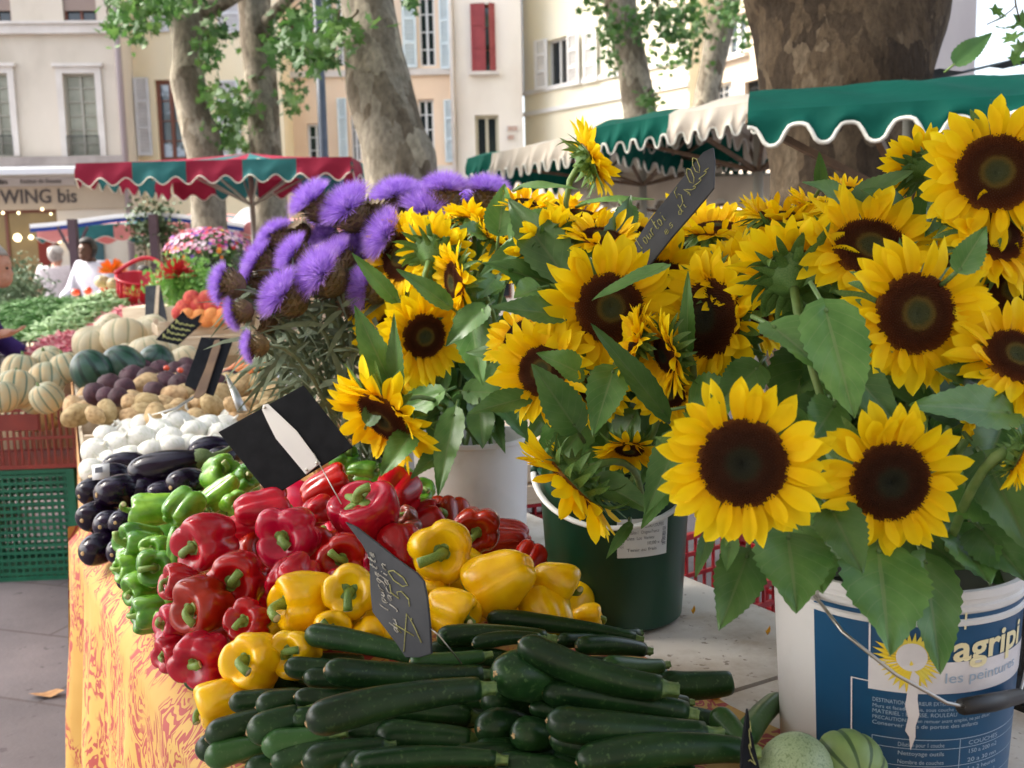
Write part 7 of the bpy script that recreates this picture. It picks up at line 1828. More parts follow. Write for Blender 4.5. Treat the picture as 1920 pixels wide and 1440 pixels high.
# ------------------------------------------------------------------ house fronts
class Front:
    def __init__(s, label, a, b, H, m, depth_=6.0, roof=True):
        s.a = V((*a, 0)); s.b = V((*b, 0)); s.u = (s.b - s.a).normalized(); s.L = (s.b - s.a).length; s.n = V((s.u.y, -s.u.x, 0)); s.H = H; s.m = m; s.dp = depth_
        if s.n.dot(CAM - s.a) < 0: s.n = -s.n
        s.holes = []; s.o = empty('town_house', s.a, label, 'house', 'town houses around the square'); s.roof = roof
    def hit(s, px, py):
        r_ = ray(px, py); t = (s.a - CAM).dot(s.n)/r_.dot(s.n); p = CAM + r_*t; return (p - s.a).dot(s.u), p.z
    def pt(s, x, z, out=0.0): return s.a + s.u*x + V((0,0,z)) + s.n*out
    def rect(s, px0, py0, px1, py1):
        x0, z1 = s.hit(px0, py0); x1, z0 = s.hit(px1, py1); return min(x0,x1), min(z0,z1), max(x0,x1), max(z0,z1)
    def box(s, mb, x0, z0, x1, z1, o0, o1, mi=0):
        vs = [s.pt(x, z, o) for o in (o0, o1) for x, z in ((x0,z0),(x1,z0),(x1,z1),(x0,z1))]
        mb.add(vs, [(0,3,2,1),(4,5,6,7),(0,1,5,4),(1,2,6,5),(2,3,7,6),(3,0,4,7)], mi)
    def wall(s, name='wall'):
        xs = sorted({0, s.L} | {min(max(h[k],0),s.L) for h in s.holes for k in (0,2)}); zs = sorted({0, s.H} | {min(max(h[k],0),s.H) for h in s.holes for k in (1,3)})
        mb = MB()
        for i in range(len(xs)-1):
            for j in range(len(zs)-1):
                cx, cz = (xs[i]+xs[i+1])/2, (zs[j]+zs[j+1])/2
                if any(h[0] < cx < h[2] and h[1] < cz < h[3] for h in s.holes): continue
                mb.add([s.pt(xs[i],zs[j]), s.pt(xs[i+1],zs[j]), s.pt(xs[i+1],zs[j+1]), s.pt(xs[i],zs[j+1])], [(0,1,2,3)])
        for x0, z0, x1, z1 in s.holes:
            c = [(x0,z0),(x1,z0),(x1,z1),(x0,z1)]
            for k in range(4): p, q = c[k], c[(k+1)%4]; mb.add([s.pt(*p), s.pt(*q), s.pt(*q,-.28), s.pt(*p,-.28)], [(0,1,2,3)])
        for x in (0, s.L): mb.add([s.pt(x,0), s.pt(x,s.H), s.pt(x,s.H,-s.dp), s.pt(x,0,-s.dp)], [(0,1,2,3)])
        mb.add([s.pt(0,0,-s.dp), s.pt(s.L,0,-s.dp), s.pt(s.L,s.H,-s.dp), s.pt(0,s.H,-s.dp)], [(0,1,2,3)])
        mb.build(name, s.m, s.o, False)
        mb = MB(); mb.add([s.pt(-.1,s.H,.35), s.pt(s.L+.1,s.H,.35), s.pt(s.L+.1,s.H+1.4,-s.dp/2), s.pt(-.1,s.H+1.4,-s.dp/2), s.pt(s.L+.1,s.H,-s.dp-.3), s.pt(-.1,s.H,-s.dp-.3)], [(0,1,2,3),(3,2,4,5),(0,3,5),(1,4,2),(0,5,4,1)]); mb.build('roof', M['tiles'], s.o, False)
    def window(s, r, frame_m, glass_m, nx=2, nz=4, fw=.05, depth_=.16, open_=None):
        x0, z0, x1, z1 = r; s.holes.append(r); mb = MB(); d = -depth_
        for a, b, c_, e in ((x0,z0,x0+fw,z1),(x1-fw,z0,x1,z1),(x0+fw,z1-fw,x1-fw,z1),(x0+fw,z0,x1-fw,z0+fw)): s.box(mb, a, b, c_, e, d, d+.06)
        for k in range(1, nx): x = x0+(x1-x0)*k/nx; s.box(mb, x-fw*.5, z0+fw, x+fw*.5, z1-fw, d+.002, d+.055)
        for k in range(1, nz): z = z0+(z1-z0)*k/nz; s.box(mb, x0+fw, z-.012, x1-fw, z+.012, d+.01, d+.045)
        w = mb.build('window', frame_m, s.o, False)
        g = MB(); s.box(g, x0+.01, z0+.01, x1-.01, z1-.01, d-.012, d+.015); g.build('pane', glass_m, w, False); return w
    def shutter(s, r, m, swing=0.0, hinge=0, slats=True, out=.03):
        x0, z0, x1, z1 = r; mb = MB(); w = x1-x0; t = .035
        def q(x, z, o): 
            hx = x0 if hinge == 0 else x1; dx = x - hx
            return s.pt(hx + dx*cos(swing), z, out + o + abs(dx)*sin(swing))
        def bx(a, b, c_, e, o0, o1):
            vs = [q(x, z, o) for o in (o0, o1) for x, z in ((a,b),(c_,b),(c_,e),(a,e))]; mb.add(vs, [(0,3,2,1),(4,5,6,7),(0,1,5,4),(1,2,6,5),(2,3,7,6),(3,0,4,7)])
        f = min(.07, w*.18)
        bx(x0,z0,x0+f,z1,0,t); bx(x1-f,z0,x1,z1,0,t); zz = [z0, z0+(z1-z0)*.36, z0+(z1-z0)*.70, z1]
        for k, z in enumerate(zz): bx(x0+f, max(z0,z-f*.5) if k else z0, x1-f, min(z1, z+f*.5 if 0 < k < 3 else (z0+f if k == 0 else z1)) , .001, t-.001)
        if slats:
            n = max(6, int((z1-z0)/.075))
            for k in range(n): z = z0 + (z1-z0)*(k+.5)/n; mb.add([q(x0+f,z-.03,.004), q(x1-f,z-.03,.004), q(x1-f,z+.022,.030), q(x0+f,z+.022,.030)], [(0,1,2,3)])
            bx(x0+f, z0+f, x1-f, z1-f, -.006, -.002)
        else: bx(x0+f, z0, x1-f, z1, .006, .022)
        mb.build('shutter', m, s.o, False)
    def band(s, name, z0, z1, out, m, x0=None, x1=None):
        mb = MB(); s.box(mb, 0 if x0 is None else x0, z0, s.L if x1 is None else x1, z1, .001, out); mb.build(name, m, s.o, False)
def plaster(name, c1, c2, st, sc=1.2): return worn_mat(name, c1, c2, st, sc)
def wallm(name, c1, c2, c3, sc=.8):
    return mat(name, c1, .85, [c2, c3], sc, bump=.08, bsc=20, detail=8, pos=(.3,.7), stretch=(1,1,.5))
M['tiles'] = mat('roof_tiles', (.42,.18,.10), .8, (.50,.26,.15), 5, bump=.3, bsc=10)
M['wallL'] = wallm('grey_plaster', (.42,.36,.285), (.60,.53,.435), (.66,.585,.49))
M['wallM'] = wallm('ochre_plaster', (.74,.61,.38), (.80,.68,.46), (.82,.72,.52)); M['wallN'] = wallm('peach_plaster', (.76,.55,.38), (.82,.62,.44), (.82,.66,.50)); M['wallO'] = wallm('beige_plaster', (.66,.58,.49), (.78,.72,.63), (.82,.76,.69), .6)
M['wallQ'] = wallm('cream_plaster', (.82,.74,.54), (.86,.79,.60), (.86,.81,.66)); M['wallR'] = wallm('apricot_plaster', (.80,.64,.48), (.84,.70,.55), (.86,.74,.62)); M['wallS'] = wallm('pinkish_grey_plaster', (.46,.40,.38), (.52,.46,.43), (.56,.50,.47))
M['stone'] = mat('pale_stone', (.58,.53,.48), .8, (.66,.61,.56), 3); M['dstone'] = mat('weathered_stone', (.26,.22,.20), .85, (.36,.31,.28), 3)
M['glass'] = mat('dark_glass', (.02,.025,.03), .06, spec=.8); M['glassc'] = mat('curtained_glass', (.24,.24,.18), .25, (.32,.32,.25), 3); M['glassb'] = mat('glass_painted_reflection', (.42,.50,.60), .08, (.06,.08,.10), 2.5, spec=.9, pos=(.42,.5))  # glassb: bright reflection painted into the pane colour as pale patches
M['fwhite'] = mat('white_frame_paint', (.72,.73,.72), .5); M['fbrown'] = mat('brown_frame_paint', (.18,.06,.035), .5); M['shw'] = mat('grey_white_shutter', (.56,.56,.58), .6, (.64,.64,.66), 6); M['shb'] = mat('pale_blue_shutter', (.56,.65,.68), .6, (.64,.72,.74), 6); M['shr'] = mat('dark_red_shutter', (.24,.030,.035), .55, (.29,.042,.045), 6); M['shc'] = mat('cream_shutter', (.78,.76,.72), .6)
M['blind'] = mat('brown_roller_blind', (.30,.22,.18), .7, (.26,.19,.16), 8, stretch=(1,1,14)); M['pipe'] = mat('drain_pipe', (.30,.24,.24), .5); M['sign'] = mat('shop_sign_board', (.42,.37,.33), .6); M['fascia'] = mat('shop_fascia', (.40,.31,.22), .6, (.45,.36,.26), 2); M['slet'] = mat('dark_letters', (.055,.04,.035), .5); M['slet2'] = mat('grey_letters', (.17,.15,.14), .5)
def on_front(F, txt, px0, py, px1, hpx, m, name, parent, out, bold=0):
    x0, z0 = F.hit(px0, py); x1, _ = F.hit(px1, py); h = hpx*F.n.dot(F.a-CAM)*-1/FPX
    h = abs((F.a-CAM).dot(F.n))/FPX*hpx/.72; vs, fs = text_mb(txt, h, 0, .012, bold); w = max(v.x for v in vs); k = (x1-x0)/w
    mb = MB(); mb.add([F.pt(x0 + v.x*k, z0 + v.y, out + v.z) for v in vs], fs); return mb.build(name, m, parent, False)
# left house with shop
F = Front('grey plastered house at the left with a shop on the ground floor', (P(-260,400,21.5).x, 21.6), (P(252,400,22).x, 22.0), 11.5, M['wallL'])
for r, b in (((112,-55,182,45),1),((-45,-55,22,45),1)):
    q = F.rect(*r); w = F.window(q, M['fbrown'], M['glass'], 2, 3); mb = MB(); F.box(mb, q[0]+.01, q[1] + (q[3]-q[1])*.26, q[2]-.01, q[3]-.005, -.09, -.04); mb.build('roller_blind', M['blind'], w, False)
for r in ((117,138,189,293),(-38,138,27,293)):
    q = F.rect(*r); w = F.window(q, mat('grey_frame_paint', (.36,.34,.28), .6), M['glassc'], 2, 6, .045, .13)
    mb = MB(); t = .13
    for a, b, c_, e in ((q[0]-t,q[1],q[0],q[3]+t),(q[2],q[1],q[2]+t,q[3]+t),(q[0],q[3],q[2],q[3]+t)): F.box(mb, a, b, c_, e, .001, .045)
    F.box(mb, q[0]-t*1.4, q[3]+t+.001, q[2]+t*1.4, q[3]+t+.07, .001, .10); mb.build('window_surround', M['stone'], w, False)
    mb = MB(); zr = q[1] + .42
    mb.tube([F.pt(q[0], zr, .05), F.pt(q[2], zr, .05)], .012, 6)
    for k in range(13): x = q[0] + (q[2]-q[0])*k/12; mb.tube([F.pt(x, q[1]+.02, .05), F.pt(x, zr, .05)], .006, 5)
    mb.build('railing', M['dsteel'], w)
zc = F.hit(100, 55)[1]; F.band('string_course', zc-.10, zc+.08, .12, M['stone']); F.band('course_lip', zc+.083, zc+.14, .17, M['stone'])
zc = F.hit(100, 299)[1]; F.band('shop_cornice', zc-.14, zc+.05, .16, M['dstone'])
za = F.hit(80, 322)[1]; mb = MB()
mb.add([F.pt(0, za+.10, .17), F.pt(F.L, za+.10, .17), F.pt(F.L, za-.02, .95), F.pt(0, za-.02, .95), F.pt(0, za-.13, .95), F.pt(F.L, za-.13, .95)], [(0,1,2,3),(3,2,5,4)]); mb.build('awning_box', M['whitec'], F.o, False)
zs1, zs0 = F.hit(80, 333)[1], F.hit(80, 349)[1]; mb = MB(); F.box(mb, .02, zs0, F.L-.02, zs1, .001, .08); sg = mb.build('sign_strip', M['sign'], F.o, False)
on_front(F, 'lin', 0, 346, 17, 9, M['slet'], 'lettering', sg, .085, .004); on_front(F, 'Institut de Beaute', 41, 345, 118, 9, M['slet2'], 'lettering', sg, .085); on_front(F, 'E', 143, 345, 150, 9, M['slet'], 'lettering', sg, .085)
zf0 = F.hit(80, 393)[1]; mb = MB(); F.box(mb, .02, zf0, F.L-.02, zs0-.003, .001, .06); fa = mb.build('shop_fascia', M['fascia'], F.o, False)
on_front(F, 'WING bis', 4, 382, 147, 25, M['slet'], 'lettering', fa, .066, .006)
q = F.rect(-200, 398, 121, 590); q = (q[0], .35, q[2], q[3]); F.window(q, M['fbrown'], mat('shop_glass', (.20,.14,.06), .15, (.30,.21,.09), 1.3), 3, 1, .06, .2)
lampm = emis('warm_bulb', (1.0,.80,.45), 1.3)
q2 = F.rect(168, 440, 205, 600); mb = MB(); F.box(mb, q2[0], 0, q2[2], q2[3], .001, .05); mb.build('teal_door', mat('dark_teal_paint', (.02,.075,.085), .5), F.o, False)
q2 = F.rect(72, 436, 108, 505); mb = MB(); F.box(mb, q2[0], q2[1], q2[2], q2[3], .005, .03)
for k in range(7): x = q2[0] + (q2[2]-q2[0])*(k+.5)/7; F.box(mb, x-.028, q2[1]+.02, x+.028, q2[3]-.05, .031, .07)
mb.build('red_garments', mat('red_garment', (.20,.022,.012), .8), F.o, False)
for px, py, r_ in ((40,446,.085),(65,445,.05),(116,447,.10),(13,400,.03),(42,400,.03),(86,393,.03),(102,402,.025),(232,425,.035),(240,418,.03)):
    x, z = F.hit(px, py); mb = MB(); mb.lathe([(.001,-1),(.6,-.8),(1,0),(.6,.8),(.001,1)], 12, 0, Matrix.Translation(F.pt(x, z, .2)) @ Matrix.Scale(r_, 4)); mb.build('shop_lamp', lampm, F.o)
F.wall()
x, z = F.hit(258, 100); mb = MB(); mb.tube([F.pt(F.L+.03, 0, .1), F.pt(F.L+.03, 11, .1)], .07, 10); mb.build('drain_pipe', M['pipe'], F.o)
# ochre house
F = Front('ochre house with grey-white louvred shutters behind the left plane trunks', (P(257,400,23).x, 23), (P(546,400,23).x, 23), 10.5, M['wallM'])
q = F.rect(289,150,352,300); F.window((q[0],q[1],q[2],q[3]), M['fbrown'], M['glassb'], 2, 4, .08)
F.shutter(F.rect(252,147,288,292), M['shw'], radians(10), 1); q = F.rect(277,-40,318,60); F.window(q, M['fwhite'], M['glass'], 2, 3); F.shutter((q[0],q[1],q[2],q[3]), M['shw'])
q = F.rect(405,152,455,292); F.window(q, M['fwhite'], M['glass'], 2, 3); F.shutter(q, M['shw']); q = F.rect(405,-40,455,62); F.window(q, M['fwhite'], M['glass'], 2, 3); F.shutter(q, M['shw'])
F.window(F.rect(470,150,520,295), M['fwhite'], M['glass'], 2, 4); F.window(F.rect(300,420,480,600), M['fbrown'], M['glass'], 4, 2)
zc = F.hit(400, 320)[1]; F.band('string_course', zc-.1, zc+.06, .1, M['stone']); F.wall()
# peach house
F = Front('peach house with pale blue shutters in the middle', (P(549,400,24).x, 24), (P(861,400,24).x, 24), 10.5, M['wallN'])
for w, s1, s2 in (((783,-8,818,124),(752,-4,783,128),(822,0,846,130)),((783,186,816,298),None,(832,188,855,304)),((628,-10,650,122),(600,-6,627,124),None),((655,182,678,302),(632,185,654,305),None),((575,232,612,330),None,None)):
    q = F.rect(*w); F.window(q, M['fwhite'], M['glass'] if w[0] != 783 or w[1] > 0 else M['glass'], 2, 4)
    if s1: F.shutter(F.rect(*s1), M['shb'], radians(12), 1)
    if s2: F.shutter(F.rect(*s2), M['shb'], radians(14), 0)
zc = F.hit(800, 136)[1]; F.band('string_course', zc-.06, zc+.08, .07, M['stone']); zc = F.hit(800, 318)[1]; F.band('shop_cornice', zc-.1, zc+.08, .12, M['stone'])
F.window(F.rect(600,350,820,560), M['fbrown'], M['glass'], 4, 2); F.wall()
mb = MB(); mb.tube([F.pt(F.L-.05, 0, .1), F.pt(F.L-.05, 12.5, .1)], .05, 8); mb.build('drain_pipe', M['stone'], F.o)
# beige house with red shutters
F = Front('narrow beige house with dark red shutters ajar', (P(862,400,24).x, 24.0), (P(984,400,24).x, 24.0), 10.8, M['wallO'])
q = F.rect(884,8,928,134); F.window(q, M['fbrown'], M['glass'], 2, 3); F.shutter((q[0]-.03,q[1],q[0]+(q[2]-q[0])*.60,q[3]), M['shr'], radians(6), 0, False); F.shutter((q[0]+(q[2]-q[0])*.74,q[1],q[2]+.03,q[3]), M['shr'], radians(30), 1, False)
mb = MB(); F.box(mb, q[0]-.1, q[1]-.08, q[2]+.1, q[1]-.002, .001, .12); mb.build('sill', M['stone'], F.o, False)
q = F.rect(890,216,936,282); q = (q[0], q[1]-.25, q[2], q[3]); F.window(q, mat('yellowish_frame_paint', (.50,.46,.34), .5), M['glass'], 2, 1, .07)
for r in ((950,236,972,246),(950,253,966,262)):
    a = F.rect(*r); mb = MB(); F.box(mb, *a, .001, .03); pl_ = mb.build('wall_plate', M['stone'], F.o, False)
    mb = MB()
    for k in range(2): z = a[1] + (a[3]-a[1])*(.3+.4*k); F.box(mb, a[0]+.03, z-.012, a[2]-.03, z+.012, .0305, .034)
    mb.build('plate_text', mat('rust_print', (.40,.16,.08), .6), pl_, False)
F.window(F.rect(880,340,960,560), M['fbrown'], M['glass'], 2, 2); F.wall()
# cream house running towards the right
qa, qb = P(985,300,24.6), P(1292,300,20.6)
F = Front('sunlit cream house with pale shutters running towards the right', (qa.x, qa.y), (qb.x, qb.y), 12.5, M['wallQ'])
q = F.rect(1044,72,1062,160); q = (q[0]-.35, q[1], q[2]+.05, q[3]); F.window(q, M['shc'], M['glass'], 2, 1)
F.shutter(F.rect(1008,78,1030,166), M['shc'], radians(10), 1); F.shutter(F.rect(1066,68,1092,158), M['shc'], radians(6), 0); F.shutter(F.rect(1096,64,1124,152), M['shc'], radians(4), 0); q = F.rect(1150,60,1175,145); F.window(q, M['shc'], M['glass'], 2, 3)
for py in (176, 215):
    z = F.hit(986, py)[1]; F.band('string_course', z-.05, z+.05, .06, M['shc'])
mb = MB(); x, z = F.hit(982, 40); mb.tube([F.pt(.06, 5.4, .12), F.pt(.06, 9.5, .12)], .05, 8); mb.build('drain_pipe', M['pipe'], F.o)
for k in range(7): 
    z = 4.4 + .34*k; F.band('quoin_line', z, z+.03, .02, M['wallR'], F.L-1.2, F.L)
F.window(F.rect(1040,300,1120,480), M['fbrown'], M['glass'], 2, 2); F.wall()
# apricot house beyond
qa, qb = P(1294,300,21.5), P(1500,300,18.5)
F = Front('apricot house with white window and small arched opening behind the slender trunk', (qa.x, qa.y), (qb.x, qb.y), 10.5, M['wallR'], 2.2)
q = F.rect(1357,35,1398,98); F.window(q, M['fwhite'], M['glassb'], 2, 2, .09); mb = MB(); F.box(mb, q[0]-.1, q[1]-.09, q[2]+.1, q[1]-.002, .001, .12); mb.build('sill', M['stone'], F.o, False)
q = F.rect(1338,160,1372,200); F.window(q, M['fwhite'], M['glassb'], 3, 3); F.window(F.rect(1396,154,1425,200), M['dsteel'], M['glassb'], 5, 4, .03); F.wall()
# far right house edge
qa, qb = P(1690,300,20), P(1822,300,21)
F = Front('grey-pink house corner at the right of the thick trunk', (qa.x, qa.y), (qb.x, qb.y), 12, M['wallS'], 5)
q = F.rect(1690,20,1725,110); F.window(q, M['fwhite'], M['glass'], 2, 3); F.wall()

# unseen houses behind the viewer, added to block low frontal sky light
for k, (x0, x1) in enumerate(((-16,-3),(-3,6),(6,18))):
    F = Front(('unseen pale house across the square behind the viewer, at the left','unseen ochre house across the square straight behind the viewer','unseen beige house across the square behind the viewer, at the right')[k], (x0,-11), (x1,-11), 11, M[('wallO','wallM','wallL')[k]])
    for i in range(int((x1-x0)/2.6)):
        for z in (1.0, 4.6, 7.8): F.window((1.0+2.6*i, z, 2.1+2.6*i, z+1.9), M['fwhite'], M['glass'], 2, 3)
    F.wall()
# ------------------------------------------------------------------ people
def person(label, c, rz, J, cloth, hair, skinm, H=1.72, extra=None, hands=True):
    # J: joint positions in body space (x right, y forward, z up), heights for a 1.72 m body
    k = H/1.72; o = empty('person', V((c[0], c[1], 0)), label, 'person'); X = Matrix.Translation(V((c[0], c[1], 0))) @ Matrix.Rotation(rz, 4, 'Z') @ Matrix.Scale(k, 4)
    def skin(chain, lv=2, vox=None, ell=()):
        vs, es, rs = [], [], []; idx = {}
        for ch in chain:
            pv = None
            for nm, r_ in ch:
                p = J[nm] if isinstance(nm, str) else nm; key = tuple(round(q, 4) for q in p)
                if key not in idx: idx[key] = len(vs); vs.append(p); rs.append(r_)
                if pv is not None and pv != idx[key]: es.append((pv, idx[key]))
                pv = idx[key]
        me = bpy.data.meshes.new('b'); me.from_pydata(vs, es, []); ob = bpy.data.objects.new('b', me); COL.objects.link(ob)
        sk = ob.modifiers.new('s', 'SKIN'); sk.use_smooth_shade = True
        for i, r_ in enumerate(rs):
            d_ = me.skin_vertices[0].data[i]; rr = r_ if hasattr(r_, '__len__') else (r_, r_); d_.radius = rr; d_.use_root = (i == 0)
        ob.modifiers.new('u', 'SUBSURF').levels = lv; ob.modifiers['u'].render_levels = lv
        dg = bpy.context.evaluated_depsgraph_get(); m2 = bpy.data.meshes.new_from_object(ob.evaluated_get(dg)); bpy.data.objects.remove(ob)
        if vox:
            bm_v = [v.co.copy() for v in m2.vertices]; bm_f = [tuple(p.vertices) for p in m2.polygons]; mb = MB(); mb.add(bm_v, bm_f)
            for (ctr, rad) in ell:
                pr = [(max(.001, sin(pi*i/12)), -cos(pi*i/12)) for i in range(13)]; mb.lathe(pr, 20, 0, Matrix.Translation(V(ctr)) @ Matrix.Diagonal((*rad, 1)))
            m3 = mb.mesh('b', []); ob = bpy.data.objects.new('b', m3); COL.objects.link(ob); rm = ob.modifiers.new('r', 'REMESH'); rm.mode = 'VOXEL'; rm.voxel_size = vox; rm.use_smooth_shade = True
            ob.modifiers.new('sm', 'SMOOTH').iterations = 4
            dg = bpy.context.evaluated_depsgraph_get(); m4 = bpy.data.meshes.new_from_object(ob.evaluated_get(dg)); bpy.data.objects.remove(ob)
            if len(m4.polygons) > 1.2*sum(p.area for p in m2.polygons)/(vox*vox)*.45: m2 = m4      # keep the remeshed body only when it came out whole
        me_ = m2; me_.transform(Matrix.Translation(-V((c[0], c[1], 0))) @ X); me_.shade_smooth(); return me_
    hd = V(J['head']); fw = V(J.get('look', (0,1,0))).normalized(); rt = V((fw.y, -fw.x, 0)).normalized()
    def hp2(x, y, z): return hd + rt*x + fw*y + V((0,0,z))
    ell = [(hd, (.075,.092,.115)), (hp2(0,.035,-.06), (.055,.062,.065)), (hp2(0,.094,-.018), (.012,.018,.024)), (hp2(0,.088,-.062), (.026,.012,.010)), (hp2(.074,-.005,-.01), (.012,.022,.032)), (hp2(-.074,-.005,-.01), (.012,.022,.032)), (hp2(0,.075,.03), (.05,.02,.014))]
    ch = [[('pelvis',(.12,.085)),('waist',(.10,.075)),('chest',(.125,.085)),('neck0',(.07,.06)),('neck',.05),('head',.06)]]
    for s in 'LR':
        ch.append([('chest',(.125,.085)),('sh'+s,.046),('el'+s,.038),('wr'+s,.028),('ha'+s,(.036,.018))]); ch.append([('pelvis',(.12,.085)),('hip'+s,.078),('kn'+s,.054),('an'+s,.040),('to'+s,.036)])
        if hands:
            h, w = V(J['ha'+s]), V(J['wr'+s]); d_ = (h - w).normalized(); sd = V((0,0,1)).cross(d_); sd = sd.normalized() if sd.length > .1 else V((1,0,0)); dn = d_.cross(sd)
            for f, ln in zip((-1.5,-.5,.5,1.5), (.055,.07,.066,.05)): a = h + sd*(.017*f) + d_*.02; ch.append([('ha'+s,(.036,.018)), (tuple(a), .0105), (tuple(a + d_*ln*.55 + dn*.008), .0095), (tuple(a + d_*ln + dn*.028), .0075)])
            a = h - sd*.03 - d_*.015; ch.append([('ha'+s,(.036,.018)), (tuple(a), .012), (tuple(a - sd*.018 + d_*.03 + dn*.012), .0095)])
    link('body', skin(ch, 2, .008, ell), o).data.materials.append(skinm)
    sh = [[('pelvis2',(.20,.16)),('waist',(.19,.155)),('chest',(.215,.165)),('neck0',(.11,.10))]] 
    for s in 'LR': sh.append([('chest',(.215,.165)),('sh'+s,.105),('slv'+s,.085)] if 'slv'+s in J else [('chest',(.215,.165)),('sh'+s,.10),('el'+s,.078),('wr'+s,.058)])
    link('shirt', skin(sh, 2, .012), o).data.materials.append(cloth[0])
    tr = [[('pelvis',(.19,.15)),('waist0',(.17,.135))]] + [[('pelvis',(.19,.15)),('hip'+s,.125),('kn'+s,.10)] + ([] if 'short' in J else [('an'+s,.078)]) for s in 'LR']
    link('trousers', skin(tr, 2, .012), o).data.materials.append(cloth[1])
    for s in 'LR':
        a, t = V(J['an'+s]), V(J['to'+s]); mb = MB(); mb.tube([X @ (a*.0 + V((a.x, a.y-.06, .035))), X @ V((a.x, a.y, .05)), X @ V((t.x, t.y, .035)), X @ V((t.x, t.y+.05, .028))], [.04*k,.048*k,.045*k,.03*k], 10); mb.build('shoe', M['jeans'], o)
    mb = MB(); pr = [(max(.001, sin(pi*i/12)), -cos(pi*i/12)) for i in range(13)]; nn = 24
    hc = hp2(0,-.012,.022); vs = []
    for q, z in pr:
        for j in range(nn):
            a = 2*pi*j/nn; p = V((q*cos(a), q*sin(a), z)); w_ = rt*(p.x*.094) + fw*(p.y*.112) + V((0,0,p.z*.126))
            if p.y > .35 and p.z < .42: w_ -= fw*(.05*(p.y-.35)*2) + V((0,0,-.02))
            vs.append(X @ (hc + w_*(1 + .05*noise.noise(w_*30))))
    mb.add(vs, [(i*nn+j, i*nn+(j+1)%nn, (i+1)*nn+(j+1)%nn, (i+1)*nn+j) for i in range(4 if False else 12) for j in range(nn) if not (pr[i][1] < .25 and sin(2*pi*(j+.5)/nn) > .25)]); mb.build('hair', hair, o)
    for s in (-1, 1):
        mb = MB(); e = hp2(s*.030,.088,.012); mb.lathe([(.001,-1),(.7,-.7),(1,0),(.7,.7),(.001,1)], 10, 0, X @ Matrix.Translation(e) @ Matrix.Scale(.0085, 4)); mb.build('eye', M['dhair'], o)
    if extra: extra(o, X, hp2)
    return o
def J0(**kw):
    J = dict(pelvis=(0,0,.93), pelvis2=(0,0,.82), waist0=(0,0,1.02), waist=(0,.0,1.10), chest=(0,0,1.32), neck0=(0,-.01,1.44), neck=(0,.0,1.50), head=(0,.025,1.60))
    for s, n in ((-1,'L'),(1,'R')): J.update({'sh'+n:(s*.185,0,1.40),'el'+n:(s*.25,-.02,1.12),'wr'+n:(s*.25,.08,.88),'ha'+n:(s*.25,.11,.80),'hip'+n:(s*.09,0,.88),'kn'+n:(s*.10,.02,.48),'an'+n:(s*.10,-.02,.08),'to'+n:(s*.12,.13,.03)})
    J.update(kw); return J
def cap(o, X, hp2):
    mb = MB(); c = hp2(0,-.005,.055); mb.lathe([(.098,-.02),(.105,.0),(.098,.045),(.06,.075),(.001,.085)], 24, 0, X @ Matrix.Translation(c)); 
    mb.add([X @ hp2(.085*cos(a), .06 + .11*sin(a), .045) for a in [pi*i/10 for i in range(11)]], [tuple(range(11))]); mb.build('cap', M['capc'], o)
q = P(104, 478, 14.6); J = J0(slvL=(-.235,-.01,1.20), slvR=(.235,-.01,1.20), short=1, look=(.5,1,0))
person('man seen from behind in striped pale shirt, shorts and flat cap near the shop', (q.x, q.y), radians(10), J, (mat('striped_shirt', (.52,.46,.48), .8, (.62,.57,.60), 10, stretch=(16,16,.01), pos=(.45,.55)), M['khaki']), M['hair'], M['skin'], 1.80, cap)
q = P(182, 480, 12.2); J = J0(elL=(-.27,.12,1.14), wrL=(-.22,.34,1.05), haL=(-.20,.41,1.03), elR=(.27,.12,1.14), wrR=(.22,.34,1.05), haR=(.20,.41,1.03), chest=(0,.06,1.32), neck0=(0,.09,1.44), neck=(0,.11,1.49), head=(0,.15,1.58), shL=(-.185,.05,1.40), shR=(.185,.05,1.40))
person('dark skinned man in a white shirt leaning over a stall under the blue edged awning', (q.x, q.y), radians(160), J, (M['wshirt'], M['jeans']), M['dhair'], M['dskin'], 1.86)
q = P(272, 515, 12.5); person('stooping figure in dark clothes behind the stall, right of the teal door', (q.x, q.y), radians(100), J0(), (M['jeans'], M['jeans']), M['dhair'], M['skin'], 1.50)
q = P(-78, 470, 6.0); J = J0(elR=(.27,.06,1.13), wrR=(.24,.27,1.17), haR=(.235,.34,1.18), look=(.1,1,-.35), chest=(0,.06,1.32), neck0=(0,.10,1.43), neck=(0,.14,1.48), head=(0,.20,1.57), elL=(-.26,.06,1.12), wrL=(-.2,.27,1.0), haL=(-.19,.35,.97))
person('grey haired person in a purple top at the left edge, reaching towards the beans', (q.x, q.y), radians(-82), J, (M['purple'], M['jeans']), M['hair'], M['skin'], 1.70)
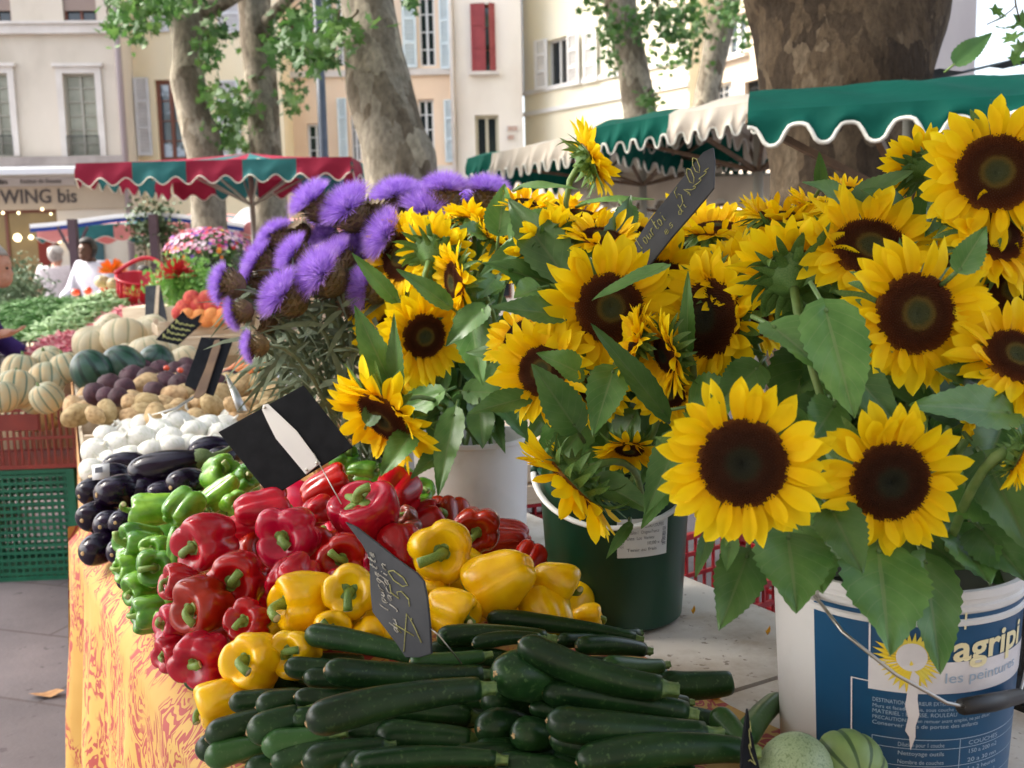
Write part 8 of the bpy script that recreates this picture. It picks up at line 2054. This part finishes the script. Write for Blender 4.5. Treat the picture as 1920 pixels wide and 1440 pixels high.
# shrub and topiary by the shop
leafy('potted_shrub', P(28,545,11.5), .42,.4,.36, 2200, .028, mat('grey_green_leaf', (.10,.17,.09), .6, (.17,.24,.13), 6), 'grey-green bushy shrub at the left in front of the shop window', 'shrub')
t_ = empty('potted_tree', V((P(290,440,13.4).x, P(290,440,13.4).y, 0)), 'small clipped tree with bare stems behind the flower dome', 'tree'); c = P(290,425,13.4)
mb = MB(); r_ = random.Random(2)
for k in range(1100): add_leaf(mb, c + V((r_.gauss(0,.16), r_.gauss(0,.16), r_.gauss(0,.15))), .06, r_)
mb.build('crown', mat('dark_leaf', (.035,.07,.02), .6, (.06,.10,.03), 6), t_, False)
for k in range(5):
    mb = MB(); mb.tube([c + V((-.15+.075*k, .05*(k%2), -.15)), V((c.x -.12+.06*k, c.y, .25))], .018, 7); mb.build('stem', M['dwood'], t_)
mb = MB(); mb.lathe([(.001,0),(.2,0),(.24,.32),(.21,.32),(.001,.3)], 20, 0, Matrix.Translation((c.x,c.y,0))); mb.build('pot', mat('terracotta', (.38,.16,.08), .8), t_)

# ------------------------------------------------------------------ sky and sun
w = bpy.data.worlds.new('World'); scn.world = w; w.use_nodes = True; nt = w.node_tree
sk = nt.nodes.new('ShaderNodeTexSky'); sk.sky_type = 'NISHITA'; sk.sun_disc = False
SUN_EL, SUN_AZ = radians(44), radians(-84)     # azimuth measured from +y towards +x
sk.sun_elevation = SUN_EL; sk.sun_rotation = SUN_AZ % (2*pi); sk.air_density = 1.0; sk.dust_density = 4.0; sk.ozone_density = 1.0
hs = nt.nodes.new('ShaderNodeHueSaturation'); hs.inputs['Saturation'].default_value = .55; nt.links.new(sk.outputs[0], hs.inputs['Color']); nt.links.new(hs.outputs[0], nt.nodes['Background'].inputs[0]); nt.nodes['Background'].inputs[1].default_value = SKY
sl = bpy.data.lights.new('sun', 'SUN'); sl.energy = SUN; sl.angle = radians(SUN_ANG); sl.color = (1, .94, .84)
so = bpy.data.objects.new('sun', sl); COL.objects.link(so)
sd = V((sin(SUN_AZ)*cos(SUN_EL), cos(SUN_AZ)*cos(SUN_EL), sin(SUN_EL))); so.rotation_euler = sd.to_track_quat('Z', 'Y').to_euler(); so.location = sd*30
scn.view_settings.view_transform = 'Standard'; scn.view_settings.look = 'None'; scn.view_settings.exposure = EXPO; scn.view_settings.gamma = 1
scn.render.engine = 'CYCLES'; scn.cycles.use_denoising = True; scn.cycles.max_bounces = 6; scn.cycles.transparent_max_bounces = 4
